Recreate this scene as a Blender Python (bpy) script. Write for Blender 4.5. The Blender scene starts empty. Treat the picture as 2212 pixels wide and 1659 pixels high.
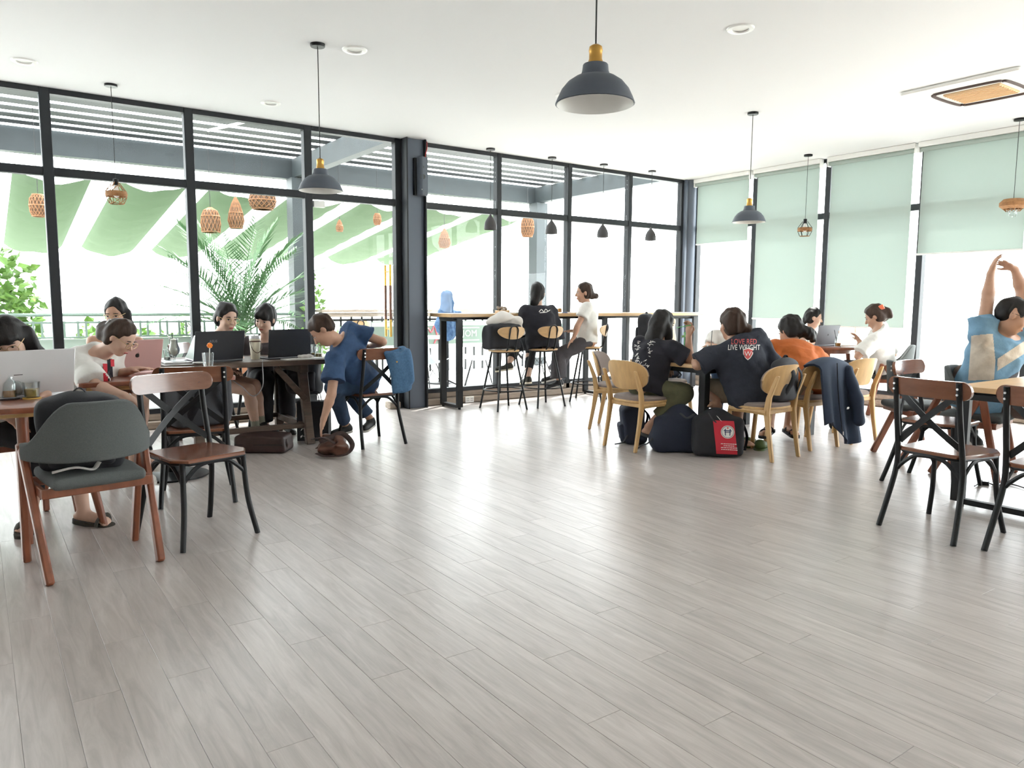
import bpy, bmesh, math, random
import numpy as np
from mathutils import Vector, Matrix
from mathutils.bvhtree import BVHTree

random.seed(7)
SC = bpy.context.scene
COL = SC.collection

# ------------------------------------------------------------------ camera
IMG_W, IMG_H, FPX = 2212, 1659, 1618.0
PITCH, ROLL, YAW = [math.radians(a) for a in (6.217, 0.309, 35.6)]
CAM = np.array([0.0, 0.0, 1.27])
_F = np.array([math.sin(YAW) * math.cos(PITCH), math.cos(YAW) * math.cos(PITCH), -math.sin(PITCH)])
_R0 = np.array([math.cos(YAW), -math.sin(YAW), 0.0])
_U0 = np.cross(_R0, _F)
_R = math.cos(ROLL) * _R0 + math.sin(ROLL) * _U0
_U = -math.sin(ROLL) * _R0 + math.cos(ROLL) * _U0
cd = bpy.data.cameras.new('camera')
cd.sensor_width = 36.0
cd.lens = 36.0 * FPX / IMG_W
cd.clip_start = 0.05
cd.clip_end = 300
cam = bpy.data.objects.new('camera', cd)
COL.objects.link(cam)
cam.matrix_world = Matrix((
    (_R[0], _U[0], -_F[0], CAM[0]), (_R[1], _U[1], -_F[1], CAM[1]),
    (_R[2], _U[2], -_F[2], CAM[2]), (0, 0, 0, 1)))
SC.camera = cam

# ------------------------------------------------------------------ daylight, exposure
world = bpy.data.worlds.new('overcast_sky')
SC.world = world
world.use_nodes = True
_bg = world.node_tree.nodes['Background']
_bg.inputs[0].default_value = (0.95, 0.975, 1.0, 1)
_bg.inputs[1].default_value = 7.0
sun_data = bpy.data.lights.new('sun', 'SUN')
sun_data.energy = 9.0
sun_data.angle = math.radians(3)
sun_data.color = (1.0, 0.97, 0.93)
sun = bpy.data.objects.new('sun', sun_data)
COL.objects.link(sun)
sun.rotation_euler = Vector((-0.62, -0.30, -1.25)).to_track_quat('-Z', 'Y').to_euler()
vs = SC.view_settings
vs.view_transform = 'Standard'
vs.look = 'None'
vs.exposure = 1.12
vs.gamma = 1.0
vs.use_curve_mapping = False
SC.cycles.max_bounces = 10
SC.cycles.diffuse_bounces = 6
SC.cycles.transparent_max_bounces = 24
SC.cycles.caustics_reflective = False
SC.cycles.caustics_refractive = False
SC.cycles.sample_clamp_indirect = 12


def at(px, py, depth):
    """World point seen at photo pixel (px, py) at the given distance along the view axis."""
    return CAM + (_F * FPX + _R * (px - IMG_W / 2) - _U * (py - IMG_H / 2)) * (depth / FPX)


def V3(*a):
    return np.array(a, float)


def nrm(v):
    v = np.asarray(v, float)
    return v / (np.linalg.norm(v) + 1e-12)


# ------------------------------------------------------------------ materials
MATS = {}


def mat(name, col, rough=0.6, metal=0.0, spec=0.5, noise=0.0, nscale=8.0, bump=0.0, bscale=60.0,
        stretch=(1, 1, 1), col2=None, coat=0.0, rand=0.0, wave=0.0):
    """Principled material; noise mixes towards col2, rand varies by object, stretch runs the grain."""
    if name in MATS:
        return MATS[name]
    m = bpy.data.materials.new(name)
    m.use_nodes = True
    nt = m.node_tree
    b = nt.nodes['Principled BSDF']
    b.inputs['Roughness'].default_value = rough
    b.inputs['Metallic'].default_value = metal
    b.inputs['Specular IOR Level'].default_value = spec
    if coat:
        b.inputs['Coat Weight'].default_value = coat
        b.inputs['Coat Roughness'].default_value = 0.15
    c = (*col, 1)
    b.inputs['Base Color'].default_value = c
    if noise or bump or rand:
        tc = nt.nodes.new('ShaderNodeTexCoord')
        mp = nt.nodes.new('ShaderNodeMapping')
        mp.inputs['Scale'].default_value = stretch
        oi = nt.nodes.new('ShaderNodeObjectInfo')
        mul = nt.nodes.new('ShaderNodeVectorMath')
        mul.operation = 'MULTIPLY_ADD'
        comb = nt.nodes.new('ShaderNodeCombineXYZ')
        for i in range(3):
            nt.links.new(oi.outputs['Random'], comb.inputs[i])
        nt.links.new(comb.outputs[0], mul.inputs[0])
        mul.inputs[1].default_value = (13.7, 7.3, 5.1)
        nt.links.new(tc.outputs['Object'], mul.inputs[2])
        nt.links.new(mul.outputs[0], mp.inputs['Vector'])
        src = None
        if noise:
            n = nt.nodes.new('ShaderNodeTexNoise')
            n.inputs['Scale'].default_value = nscale
            n.inputs['Detail'].default_value = 5
            n.inputs['Roughness'].default_value = 0.6
            n.inputs['Distortion'].default_value = wave
            nt.links.new(mp.outputs[0], n.inputs['Vector'])
            r = nt.nodes.new('ShaderNodeMapRange')
            r.inputs[1].default_value = 0.3
            r.inputs[2].default_value = 0.7
            nt.links.new(n.outputs['Fac'], r.inputs[0])
            mx = nt.nodes.new('ShaderNodeMix')
            mx.data_type = 'RGBA'
            mx.inputs[6].default_value = c
            c2 = col2 or tuple(x * (1 - noise) for x in col)
            mx.inputs[7].default_value = (*c2, 1)
            nt.links.new(r.outputs[0], mx.inputs[0])
            src = mx.outputs[2]
        if rand:
            hs = nt.nodes.new('ShaderNodeHueSaturation')
            r2 = nt.nodes.new('ShaderNodeMapRange')
            r2.inputs[3].default_value = 1 - rand
            r2.inputs[4].default_value = 1 + rand
            nt.links.new(oi.outputs['Random'], r2.inputs[0])
            nt.links.new(r2.outputs[0], hs.inputs['Value'])
            hs.inputs['Color'].default_value = c
            if src:
                nt.links.new(src, hs.inputs['Color'])
            src = hs.outputs[0]
        if src:
            nt.links.new(src, b.inputs['Base Color'])
        if bump:
            n2 = nt.nodes.new('ShaderNodeTexNoise')
            n2.inputs['Scale'].default_value = bscale
            n2.inputs['Detail'].default_value = 4
            nt.links.new(mp.outputs[0], n2.inputs['Vector'])
            bp = nt.nodes.new('ShaderNodeBump')
            bp.inputs['Strength'].default_value = bump
            bp.inputs['Distance'].default_value = 0.01
            nt.links.new(n2.outputs['Fac'], bp.inputs['Height'])
            nt.links.new(bp.outputs[0], b.inputs['Normal'])
    MATS[name] = m
    return m


def mat_thin_glass(name, tint=(1, 1, 1), refl=0.06, rough=0.0):
    m = bpy.data.materials.new(name)
    m.use_nodes = True
    nt = m.node_tree
    nt.nodes.clear()
    out = nt.nodes.new('ShaderNodeOutputMaterial')
    tr = nt.nodes.new('ShaderNodeBsdfTransparent')
    tr.inputs[0].default_value = (*tint, 1)
    gl = nt.nodes.new('ShaderNodeBsdfGlossy')
    gl.inputs['Roughness'].default_value = rough
    lw = nt.nodes.new('ShaderNodeLayerWeight')
    lw.inputs['Blend'].default_value = 0.25
    mr = nt.nodes.new('ShaderNodeMapRange')
    mr.inputs[3].default_value = refl * 0.5
    mr.inputs[4].default_value = refl * 6
    nt.links.new(lw.outputs['Fresnel'], mr.inputs[0])
    mx = nt.nodes.new('ShaderNodeMixShader')
    nt.links.new(mr.outputs[0], mx.inputs[0])
    nt.links.new(tr.outputs[0], mx.inputs[1])
    nt.links.new(gl.outputs[0], mx.inputs[2])
    nt.links.new(mx.outputs[0], out.inputs[0])
    MATS[name] = m
    return m


def mat_translucent(name, col, tcol, fac=0.5, noise=0.0, nscale=6.0):
    m = bpy.data.materials.new(name)
    m.use_nodes = True
    nt = m.node_tree
    nt.nodes.clear()
    out = nt.nodes.new('ShaderNodeOutputMaterial')
    d = nt.nodes.new('ShaderNodeBsdfDiffuse')
    d.inputs[0].default_value = (*col, 1)
    t = nt.nodes.new('ShaderNodeBsdfTranslucent')
    t.inputs[0].default_value = (*tcol, 1)
    mx = nt.nodes.new('ShaderNodeMixShader')
    mx.inputs[0].default_value = fac
    if noise:
        tc = nt.nodes.new('ShaderNodeTexCoord')
        n = nt.nodes.new('ShaderNodeTexNoise')
        n.inputs['Scale'].default_value = nscale
        nt.links.new(tc.outputs['Object'], n.inputs['Vector'])
        bp = nt.nodes.new('ShaderNodeBump')
        bp.inputs['Strength'].default_value = noise
        bp.inputs['Distance'].default_value = 0.03
        nt.links.new(n.outputs['Fac'], bp.inputs['Height'])
        nt.links.new(bp.outputs[0], d.inputs['Normal'])
    nt.links.new(d.outputs[0], mx.inputs[1])
    nt.links.new(t.outputs[0], mx.inputs[2])
    nt.links.new(mx.outputs[0], out.inputs[0])
    MATS[name] = m
    return m


mat('ceiling_paint', (0.83, 0.835, 0.85), 0.9)
mat('wall_paint', (0.80, 0.79, 0.76), 0.9)
mat('plank', (0.50, 0.453, 0.43), 0.31, noise=0.30, nscale=3.2, stretch=(9, 0.9, 1), bump=0.05, bscale=10,
    col2=(0.35, 0.312, 0.292), rand=0.06, wave=0.8)
mat('plank_joint', (0.28, 0.25, 0.23), 0.8)
mat('frame_black', (0.018, 0.021, 0.026), 0.5, spec=0.35)
mat('column_grey', (0.10, 0.122, 0.16), 0.5, bump=0.05, bscale=200)
mat('black_metal', (0.008, 0.009, 0.011), 0.42, spec=0.3)
mat('steel_bolt', (0.75, 0.75, 0.75), 0.3, 1.0)
mat('wood_red', (0.27, 0.085, 0.042), 0.34, noise=0.35, nscale=7, stretch=(3, 3, 0.6), coat=0.3)
mat('wood_brown', (0.20, 0.074, 0.038), 0.22, noise=0.3, nscale=6, stretch=(0.7, 4, 4), coat=0.4)
mat('wood_pine', (0.63, 0.40, 0.175), 0.45, noise=0.22, nscale=5, stretch=(4, 4, 0.7))
mat('wood_oak', (0.62, 0.40, 0.20), 0.4, noise=0.2, nscale=5, stretch=(0.8, 5, 5))
mat('wood_rustic', (0.105, 0.066, 0.045), 0.5, noise=0.5, nscale=6, stretch=(0.6, 6, 6), bump=0.2, bscale=14)
mat('wood_sill', (0.36, 0.29, 0.23), 0.55, noise=0.45, nscale=5, stretch=(0.7, 4, 8))
mat('fabric_grey', (0.105, 0.115, 0.115), 0.95, noise=0.25, nscale=220, bump=0.25, bscale=400)
mat('fabric_taupe', (0.27, 0.22, 0.20), 0.95, noise=0.2, nscale=220, bump=0.2, bscale=400)
mat('brass', (0.52, 0.30, 0.08), 0.35, 1.0)
mat('gold', (0.72, 0.42, 0.10), 0.3, 1.0)
mat('dome_grey', (0.075, 0.09, 0.115), 0.5)
mat('dome_small', (0.05, 0.048, 0.052), 0.6)
mat('white_enamel', (0.82, 0.82, 0.80), 0.35)
mat('white_plastic', (0.80, 0.80, 0.78), 0.45)
mat('rattan', (0.42, 0.20, 0.075), 0.7, noise=0.4, nscale=30, bump=0.3, bscale=80)
mat('bamboo', (0.36, 0.17, 0.075), 0.7, noise=0.5, nscale=40)
mat('cable_black', (0.01, 0.01, 0.011), 0.5)
mat('louver_tan', (0.80, 0.56, 0.33), 0.6)
mat('slot_dark', (0.09, 0.06, 0.055), 0.7)
mat_thin_glass('window_glass', (0.97, 0.985, 0.975), 0.018)
mat_thin_glass('clear_glass', (0.93, 0.95, 0.95), 0.12)
mat_translucent('blind_green', (0.60, 0.68, 0.64), (0.335, 0.375, 0.355), 0.5)

# ------------------------------------------------------------------ object helpers


def new_obj(name, me, parent=None, m=None, loc=None, rotz=0.0):
    o = bpy.data.objects.new(name, me)
    COL.objects.link(o)
    if parent is not None:
        o.parent = parent
    if loc is not None:
        o.location = loc
    if rotz:
        o.rotation_euler = (0, 0, rotz)
    if m is not None and me is not None:
        me.materials.append(MATS[m] if isinstance(m, str) else m)
    return o


def tag(o, label=None, cat=None, group=None, kind=None):
    if label:
        o['label'] = label
    if cat:
        o['category'] = cat
    if group:
        o['group'] = group
    if kind:
        o['kind'] = kind
    return o


def thing(name, label, cat, loc=(0, 0, 0), rotz=0.0, group=None):
    o = new_obj(name, None, loc=loc, rotz=rotz)
    o.empty_display_size = 0.1
    return tag(o, label, cat, group)


def copy_tree(o, parent=None):
    c = o.copy()
    COL.objects.link(c)
    c.parent = parent
    for ch in o.children:
        copy_tree(ch, c)
    return c


def heading(dx, dy):
    """rotation about z that turns local +Y to (dx, dy)"""
    return math.atan2(-dx, dy)


class MB:
    """collects closed shapes, builds one mesh"""

    def __init__(self):
        self.v = []
        self.f = []

    def add(self, verts, faces):
        n = len(self.v)
        self.v += [tuple(map(float, p)) for p in verts]
        self.f += [tuple(n + i for i in q) for q in faces]
        return self

    def box(self, c, s, rotz=0.0, ax=None):
        hx, hy, hz = s[0] / 2, s[1] / 2, s[2] / 2
        P = [(x, y, z) for z in (-hz, hz) for x, y in ((-hx, -hy), (hx, -hy), (hx, hy), (-hx, hy))]
        if ax is not None:
            P = [np.asarray(c) + ax[0] * p[0] + ax[1] * p[1] + ax[2] * p[2] for p in P]
        else:
            cs, sn = math.cos(rotz), math.sin(rotz)
            P = [(c[0] + x * cs - y * sn, c[1] + x * sn + y * cs, c[2] + z) for x, y, z in P]
        return self.add(P, [(3, 2, 1, 0), (4, 5, 6, 7), (0, 1, 5, 4), (1, 2, 6, 5), (2, 3, 7, 6), (3, 0, 4, 7)])

    def bar(self, a, b, w, t, up=(0, 0, 1)):
        """rectangular bar from a to b, w across, t along the up side"""
        a, b = np.asarray(a, float), np.asarray(b, float)
        d = nrm(b - a)
        sx = nrm(np.cross(d, up))
        sy = np.cross(sx, d)
        return self.box((a + b) / 2, (w, np.linalg.norm(b - a), t), ax=(sx, d, sy))

    def tube(self, pts, r, n=8, flat=None, cap=True, closed=False):
        pts = [np.asarray(p, float) for p in pts]
        m = len(pts)
        rs = r if hasattr(r, '__len__') else [r] * m
        V, Fc = [], []
        up = None
        for i, p in enumerate(pts):
            if closed:
                t = nrm(pts[(i + 1) % m] - pts[i - 1])
            else:
                t = nrm(pts[min(i + 1, m - 1)] - pts[max(i - 1, 0)])
            if up is None:
                up = np.array([0, 0, 1.0]) if abs(t[2]) < 0.9 else np.array([1.0, 0, 0])
            sx = nrm(np.cross(up, t))
            sy = np.cross(t, sx)
            up = sy if False else (np.cross(t, sx))
            for k in range(n):
                a = 2 * math.pi * k / n
                V.append(p + rs[i] * (math.cos(a) * sx + math.sin(a) * sy * (flat or 1)))
        for i in range(m if closed else m - 1):
            j = (i + 1) % m
            for k in range(n):
                l = (k + 1) % n
                Fc.append((i * n + k, i * n + l, j * n + l, j * n + k))
        if cap and not closed:
            Fc.append(tuple(range(n))[::-1])
            Fc.append(tuple((m - 1) * n + k for k in range(n)))
        return self.add(V, Fc)

    def lathe(self, prof, c=(0, 0, 0), n=24, close=False):
        """prof: [(r, z)...]"""
        V, Fc = [], []
        for r, z in prof:
            for k in range(n):
                a = 2 * math.pi * k / n
                V.append((c[0] + r * math.cos(a), c[1] + r * math.sin(a), c[2] + z))
        m = len(prof)
        for i in range(m if close else m - 1):
            j = (i + 1) % m
            for k in range(n):
                l = (k + 1) % n
                Fc.append((i * n + k, i * n + l, j * n + l, j * n + k))
        return self.add(V, Fc)

    def prism(self, outline, z0, z1, top=None):
        """outline: ccw [(x, y)...] extruded from z0 to z1; top: outline of the upper face"""
        n = len(outline)
        t = top or outline
        V = [(x, y, z0) for x, y in outline] + [(x, y, z1) for x, y in t]
        Fc = [tuple(range(n))[::-1], tuple(range(n, 2 * n))]
        Fc += [(i, (i + 1) % n, n + (i + 1) % n, n + i) for i in range(n)]
        return self.add(V, Fc)

    def sheet(self, P, th, nv=None):
        """P: grid [i][j] of points, thickened by th along the normals"""
        P = np.asarray(P, float)
        a, b = P.shape[:2]
        du = np.gradient(P, axis=0)
        dv = np.gradient(P, axis=1)
        N = np.cross(du, dv)
        N /= np.linalg.norm(N, axis=2, keepdims=True) + 1e-9
        if nv is not None:
            N = np.zeros_like(P) + np.asarray(nv, float)
        top, bot = P + N * th / 2, P - N * th / 2
        V = list(top.reshape(-1, 3)) + list(bot.reshape(-1, 3))
        o = a * b
        Fc = []
        for i in range(a - 1):
            for j in range(b - 1):
                q = (i * b + j, (i + 1) * b + j, (i + 1) * b + j + 1, i * b + j + 1)
                Fc.append(q)
                Fc.append(tuple(o + k for k in q[::-1]))
        rim = [(i, 0) for i in range(a)] + [(a - 1, j) for j in range(1, b)] + \
              [(i, b - 1) for i in range(a - 2, -1, -1)] + [(0, j) for j in range(b - 2, 0, -1)]
        ids = [i * b + j for i, j in rim]
        for k in range(len(ids)):
            p, q = ids[k], ids[(k + 1) % len(ids)]
            Fc.append((q, p, o + p, o + q))
        return self.add(V, Fc)

    def mesh(self, name, smooth=None, bevel=0.0, seg=1):
        me = bpy.data.meshes.new(name)
        me.from_pydata(self.v, [], self.f)
        bm = bmesh.new()
        bm.from_mesh(me)
        bmesh.ops.recalc_face_normals(bm, faces=bm.faces)
        if bevel:
            es = [e for e in bm.edges if len(e.link_faces) == 2 and e.calc_face_angle(0) > 0.6]
            bmesh.ops.bevel(bm, geom=es, offset=bevel, segments=seg, affect='EDGES', profile=0.5)
        if smooth is not None:
            for f in bm.faces:
                f.smooth = True
            for e in bm.edges:
                if len(e.link_faces) == 2 and e.calc_face_angle(0) > smooth:
                    e.smooth = False
        bm.to_mesh(me)
        bm.free()
        return me

    def build(self, name, m, parent=None, smooth=0.7, bevel=0.0, seg=1, loc=None, rotz=0.0):
        return new_obj(name, self.mesh(name, smooth, bevel, seg), parent, m, loc, rotz)


def arc(c, r, a0, a1, n, plane='xz'):
    out = []
    for i in range(n + 1):
        a = math.radians(a0 + (a1 - a0) * i / n)
        u, w = r * math.cos(a), r * math.sin(a)
        out.append((c[0] + u, c[1], c[2] + w) if plane == 'xz' else
                   (c[0], c[1] + u, c[2] + w) if plane == 'yz' else (c[0] + u, c[1] + w, c[2]))
    return out


def rrect(w, h, r, n=4, cx=0.0, cy=0.0):
    """ccw rounded rectangle outline"""
    P = []
    for sx, sy, a0 in ((1, -1, -90), (1, 1, 0), (-1, 1, 90), (-1, -1, 180)):
        for i in range(n + 1):
            a = math.radians(a0 + 90 * i / n)
            P.append((cx + sx * (w / 2 - r) + r * math.cos(a), cy + sy * (h / 2 - r) + r * math.sin(a)))
    return P


def spline(pts, n=6):
    """Catmull-Rom through pts"""
    P = [np.asarray(p, float) for p in pts]
    P = [2 * P[0] - P[1]] + P + [2 * P[-1] - P[-2]]
    out = []
    for i in range(1, len(P) - 2):
        for k in range(n):
            t = k / n
            a, b, c, d = P[i - 1], P[i], P[i + 1], P[i + 2]
            out.append(0.5 * (2 * b + (c - a) * t + (2 * a - 5 * b + 4 * c - d) * t * t + (3 * b - a - 3 * c + d) * t ** 3))
    out.append(P[-2])
    return out


# ------------------------------------------------------------------ implicit surfaces (people, bags, cloth)


class Sdf:
    def __init__(self, h=0.008):
        self.h = h
        self.ops = []

    def cone(self, a, b, ra, rb, k=0.02, sub=False):
        self.ops.append(('cone', np.asarray(a, float), np.asarray(b, float), ra, rb, k, sub))
        return self

    def chain(self, pts, rs, k=0.02):
        for i in range(len(pts) - 1):
            self.cone(pts[i], pts[i + 1], rs[i], rs[i + 1], k)
        return self

    def ccone(self, a, b, ra, rb, k=0.02, fl=1.0, side=None, sub=False):
        """flat-ended cone; fl squeezes it across 'side'"""
        self.ops.append(('ccone', np.asarray(a, float), np.asarray(b, float), ra, rb, k, sub, fl, side))
        return self

    def ell(self, c, rad, ax=None, k=0.02, sub=False):
        self.ops.append(('ell', np.asarray(c, float), np.asarray(rad, float), np.eye(3) if ax is None else np.asarray(ax, float), k, sub))
        return self

    def box(self, c, half, r=0.02, ax=None, k=0.01, sub=False):
        self.ops.append(('box', np.asarray(c, float), np.asarray(half, float), r, np.eye(3) if ax is None else np.asarray(ax, float), k, sub))
        return self

    def cut(self, p, n):
        """keeps the side the normal n points away from"""
        self.ops.append(('cut', np.asarray(p, float), nrm(n)))
        return self

    def fold(self, amp, freq, seed=0, d=None):
        self.ops.append(('fold', amp, freq, seed, d))
        return self

    def _bb(self, op):
        if op[0] in ('cone', 'ccone'):
            r = max(op[3], op[4])
            return np.minimum(op[1], op[2]) - r, np.maximum(op[1], op[2]) + r
        if op[0] == 'ell':
            e = np.abs(op[3].T) @ op[2]
            return op[1] - e, op[1] + e
        e = np.abs(op[4].T) @ (op[2] + op[3])
        return op[1] - e, op[1] + e

    def polygonise(self):
        solid = [o for o in self.ops if o[0] in ('cone', 'ccone', 'ell', 'box')]
        add = [o for o in solid if not o[6 if o[0] in ('cone', 'ccone', 'box') else 5]]
        los, his = zip(*[self._bb(o) for o in add])
        h = self.h
        lo = np.min(los, axis=0) - 3 * h - 0.01
        hi = np.max(his, axis=0) + 3 * h + 0.01
        n = np.ceil((hi - lo) / h).astype(int) + 1
        X = [(lo[i] + h * np.arange(n[i])).astype(np.float32) for i in range(3)]
        f = np.full(n, 0.2, np.float32)
        for op in self.ops:
            if op[0] == 'cut':
                p, nn = op[1], op[2]
                d = ((X[0] - p[0]) * nn[0])[:, None, None] + ((X[1] - p[1]) * nn[1])[None, :, None] + ((X[2] - p[2]) * nn[2])[None, None, :]
                f = np.maximum(f, d)
                continue
            if op[0] == 'fold':
                amp, fr, seed, dr = op[1:]
                rs = np.random.RandomState(seed)
                acc = 0
                for _ in range(4):
                    w = rs.normal(size=3)
                    if dr is not None:
                        w = w - np.dot(w, dr) * np.asarray(dr) * 0.85
                    w = nrm(w) * fr * rs.uniform(0.6, 1.6)
                    w2 = nrm(rs.normal(size=3)) * fr * 0.5
                    a = ((X[0] * w[0])[:, None, None] + (X[1] * w[1])[None, :, None] + (X[2] * w[2])[None, None, :])
                    b = ((X[0] * w2[0])[:, None, None] + (X[1] * w2[1])[None, :, None] + (X[2] * w2[2])[None, None, :])
                    acc = acc + np.sin(a + 1.3 * np.sin(b + rs.uniform(0, 6)) + rs.uniform(0, 6))
                f = f + np.float32(amp / 2) * acc
                continue
            sub = op[6 if op[0] in ('cone', 'ccone', 'box') else 5]
            k = op[5] if op[0] in ('cone', 'ccone', 'box') else op[4]
            l, u = self._bb(op)
            m = k + 3 * h + 0.01
            i0 = np.clip(np.floor((l - m - lo) / h).astype(int), 0, n - 1)
            i1 = np.clip(np.ceil((u + m - lo) / h).astype(int) + 1, 1, n)
            if np.any(i1 <= i0):
                continue
            sl = tuple(slice(a, b) for a, b in zip(i0, i1))
            x, y, z = X[0][sl[0]][:, None, None], X[1][sl[1]][None, :, None], X[2][sl[2]][None, None, :]
            if op[0] in ('cone', 'ccone'):
                a, b, ra, rb = op[1:5]
                ab = b - a
                L2 = float(ab @ ab) + 1e-12
                t = ((x - a[0]) * ab[0] + (y - a[1]) * ab[1] + (z - a[2]) * ab[2]) / L2
                tc = np.clip(t, 0, 1)
                dx, dy, dz = x - a[0] - tc * ab[0], y - a[1] - tc * ab[1], z - a[2] - tc * ab[2]
                if op[0] == 'cone':
                    d = np.sqrt(dx * dx + dy * dy + dz * dz) - (ra + (rb - ra) * tc)
                else:
                    px, py, pz = x - a[0] - t * ab[0], y - a[1] - t * ab[1], z - a[2] - t * ab[2]
                    q = px * px + py * py + pz * pz
                    if op[8] is not None:
                        s = op[8]
                        w = px * s[0] + py * s[1] + pz * s[2]
                        q = q + w * w * (1 / op[7] ** 2 - 1)
                    d = np.maximum(np.sqrt(q) - (ra + (rb - ra) * tc), (np.abs(t - 0.5) - 0.5) * math.sqrt(L2))
            else:
                ax = op[3] if op[0] == 'ell' else op[4]
                c = op[1]
                qx, qy, qz = [(x - c[0]) * a[0] + (y - c[1]) * a[1] + (z - c[2]) * a[2] for a in ax]
                if op[0] == 'ell':
                    r = op[2]
                    k0 = np.sqrt((qx / r[0]) ** 2 + (qy / r[1]) ** 2 + (qz / r[2]) ** 2)
                    k1 = np.sqrt((qx / r[0] ** 2) ** 2 + (qy / r[1] ** 2) ** 2 + (qz / r[2] ** 2) ** 2) + 1e-6
                    d = k0 * (k0 - 1) / k1
                else:
                    hs, r = op[2], op[3]
                    ex, ey, ez = np.abs(qx) - hs[0], np.abs(qy) - hs[1], np.abs(qz) - hs[2]
                    d = np.sqrt(np.maximum(ex, 0) ** 2 + np.maximum(ey, 0) ** 2 + np.maximum(ez, 0) ** 2) + \
                        np.minimum(np.maximum(ex, np.maximum(ey, ez)), 0) - r
            g = f[sl]
            d = np.broadcast_to(d, g.shape)
            if sub:
                d = -d
                hh = np.maximum(k - np.abs(g - d), 0) / max(k, 1e-6)
                f[sl] = np.maximum(g, d) + hh * hh * k * 0.25
            else:
                hh = np.maximum(k - np.abs(g - d), 0) / max(k, 1e-6)
                f[sl] = np.minimum(g, d) - hh * hh * k * 0.25
        return self._nets(f, lo, h)

    @staticmethod
    def _nets(f, lo, h):
        s = f < 0
        cnt = np.zeros(tuple(k - 1 for k in f.shape), np.int8)
        for a in (0, 1):
            for b in (0, 1):
                for c in (0, 1):
                    cnt += s[a:s.shape[0] - 1 + a, b:s.shape[1] - 1 + b, c:s.shape[2] - 1 + c]
        act = (cnt > 0) & (cnt < 8)
        I, J, K = np.nonzero(act)
        idx = np.full(act.shape, -1, np.int32)
        idx[I, J, K] = np.arange(len(I))
        acc = np.zeros((len(I), 3))
        num = np.zeros(len(I))
        cs = [(a, b, c) for a in (0, 1) for b in (0, 1) for c in (0, 1)]
        vals = {c: f[I + c[0], J + c[1], K + c[2]] for c in cs}
        for c in cs:
            for ax in range(3):
                if c[ax] == 0:
                    e = list(c)
                    e[ax] = 1
                    fa, fb = vals[c], vals[tuple(e)]
                    x = (fa < 0) != (fb < 0)
                    t = np.where(x, fa / np.where(x, fa - fb, 1), 0)
                    p = np.zeros((len(I), 3)) + np.array(c)
                    p[:, ax] += t
                    acc += p * x[:, None]
                    num += x
        V = (acc / num[:, None] + np.stack([I, J, K], 1)) * h + lo
        quads = []
        for ax in range(3):
            o = [0, 0, 0]
            o[ax] = 1
            A = s[:s.shape[0] - o[0], :s.shape[1] - o[1], :s.shape[2] - o[2]]
            B = s[o[0]:, o[1]:, o[2]:]
            p = np.argwhere(A != B)
            u, w = (ax + 1) % 3, (ax + 2) % 3
            p = p[(p[:, u] > 0) & (p[:, w] > 0) & (p[:, u] < f.shape[u] - 1) & (p[:, w] < f.shape[w] - 1)]
            du, dw = np.zeros(3, int), np.zeros(3, int)
            du[u], dw[w] = 1, 1
            q = [p - du - dw, p - dw, p, p - du]
            q = np.stack([idx[a[:, 0], a[:, 1], a[:, 2]] for a in q], 1)
            flip = ~A[p[:, 0], p[:, 1], p[:, 2]]
            q[flip] = q[flip][:, ::-1]
            quads.append(q)
        return V, np.concatenate(quads)

    def build(self, name, m, parent=None, origin=None):
        V, Q = self.polygonise()
        # light smoothing along the quads
        for _ in range(2):
            acc = np.zeros_like(V)
            num = np.zeros(len(V))
            for a, b in ((0, 1), (1, 2), (2, 3), (3, 0)):
                np.add.at(acc, Q[:, a], V[Q[:, b]])
                np.add.at(num, Q[:, a], 1)
            V = V * 0.5 + 0.5 * acc / np.maximum(num, 1)[:, None]
        o = np.zeros(3) if origin is None else np.asarray(origin, float)
        me = bpy.data.meshes.new(name)
        me.vertices.add(len(V))
        me.vertices.foreach_set('co', (V - o).astype(np.float32).ravel())
        me.loops.add(4 * len(Q))
        me.loops.foreach_set('vertex_index', Q.astype(np.int32).ravel())
        me.polygons.add(len(Q))
        me.polygons.foreach_set('loop_start', np.arange(0, 4 * len(Q), 4, dtype=np.int32))
        me.polygons.foreach_set('use_smooth', np.ones(len(Q), bool))
        me.update(calc_edges=True)
        me.validate()
        ob = new_obj(name, me, parent, m)
        if parent is None and origin is not None:
            ob.location = o
        return ob


def project_decal(target, verts, n, off=0.0025):
    """drops flat points along -n on to a mesh object (world coordinates, identity transforms)"""
    me = target.data
    org = np.array(target.location)
    if target.parent is not None:
        org = org + np.array(target.parent.location)
    bv = BVHTree.FromPolygons([v.co[:] for v in me.vertices], [p.vertices[:] for p in me.polygons])
    out = []
    n = nrm(n)
    for p in verts:
        s = np.asarray(p) + n * 0.4 - org
        hit = bv.ray_cast(Vector(s), Vector(-n), 1.3)
        out.append(np.array(hit[0]) + n * off + org if hit[0] is not None else None)
    return out


def text_mesh(body, size):
    """2-D triangles of a line of text, centred on the origin"""
    cu = bpy.data.curves.new('lettering', 'FONT')
    cu.body = body
    cu.size = size
    cu.align_x = 'CENTER'
    cu.align_y = 'CENTER'
    cu.resolution_u = 3
    o = bpy.data.objects.new('lettering', cu)
    COL.objects.link(o)
    dg = bpy.context.evaluated_depsgraph_get()
    me = o.evaluated_get(dg).to_mesh()
    v = [tuple(p.co) for p in me.vertices]
    f = [tuple(p.vertices) for p in me.polygons]
    bpy.data.objects.remove(o)
    bpy.data.curves.remove(cu)
    return v, f


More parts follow.
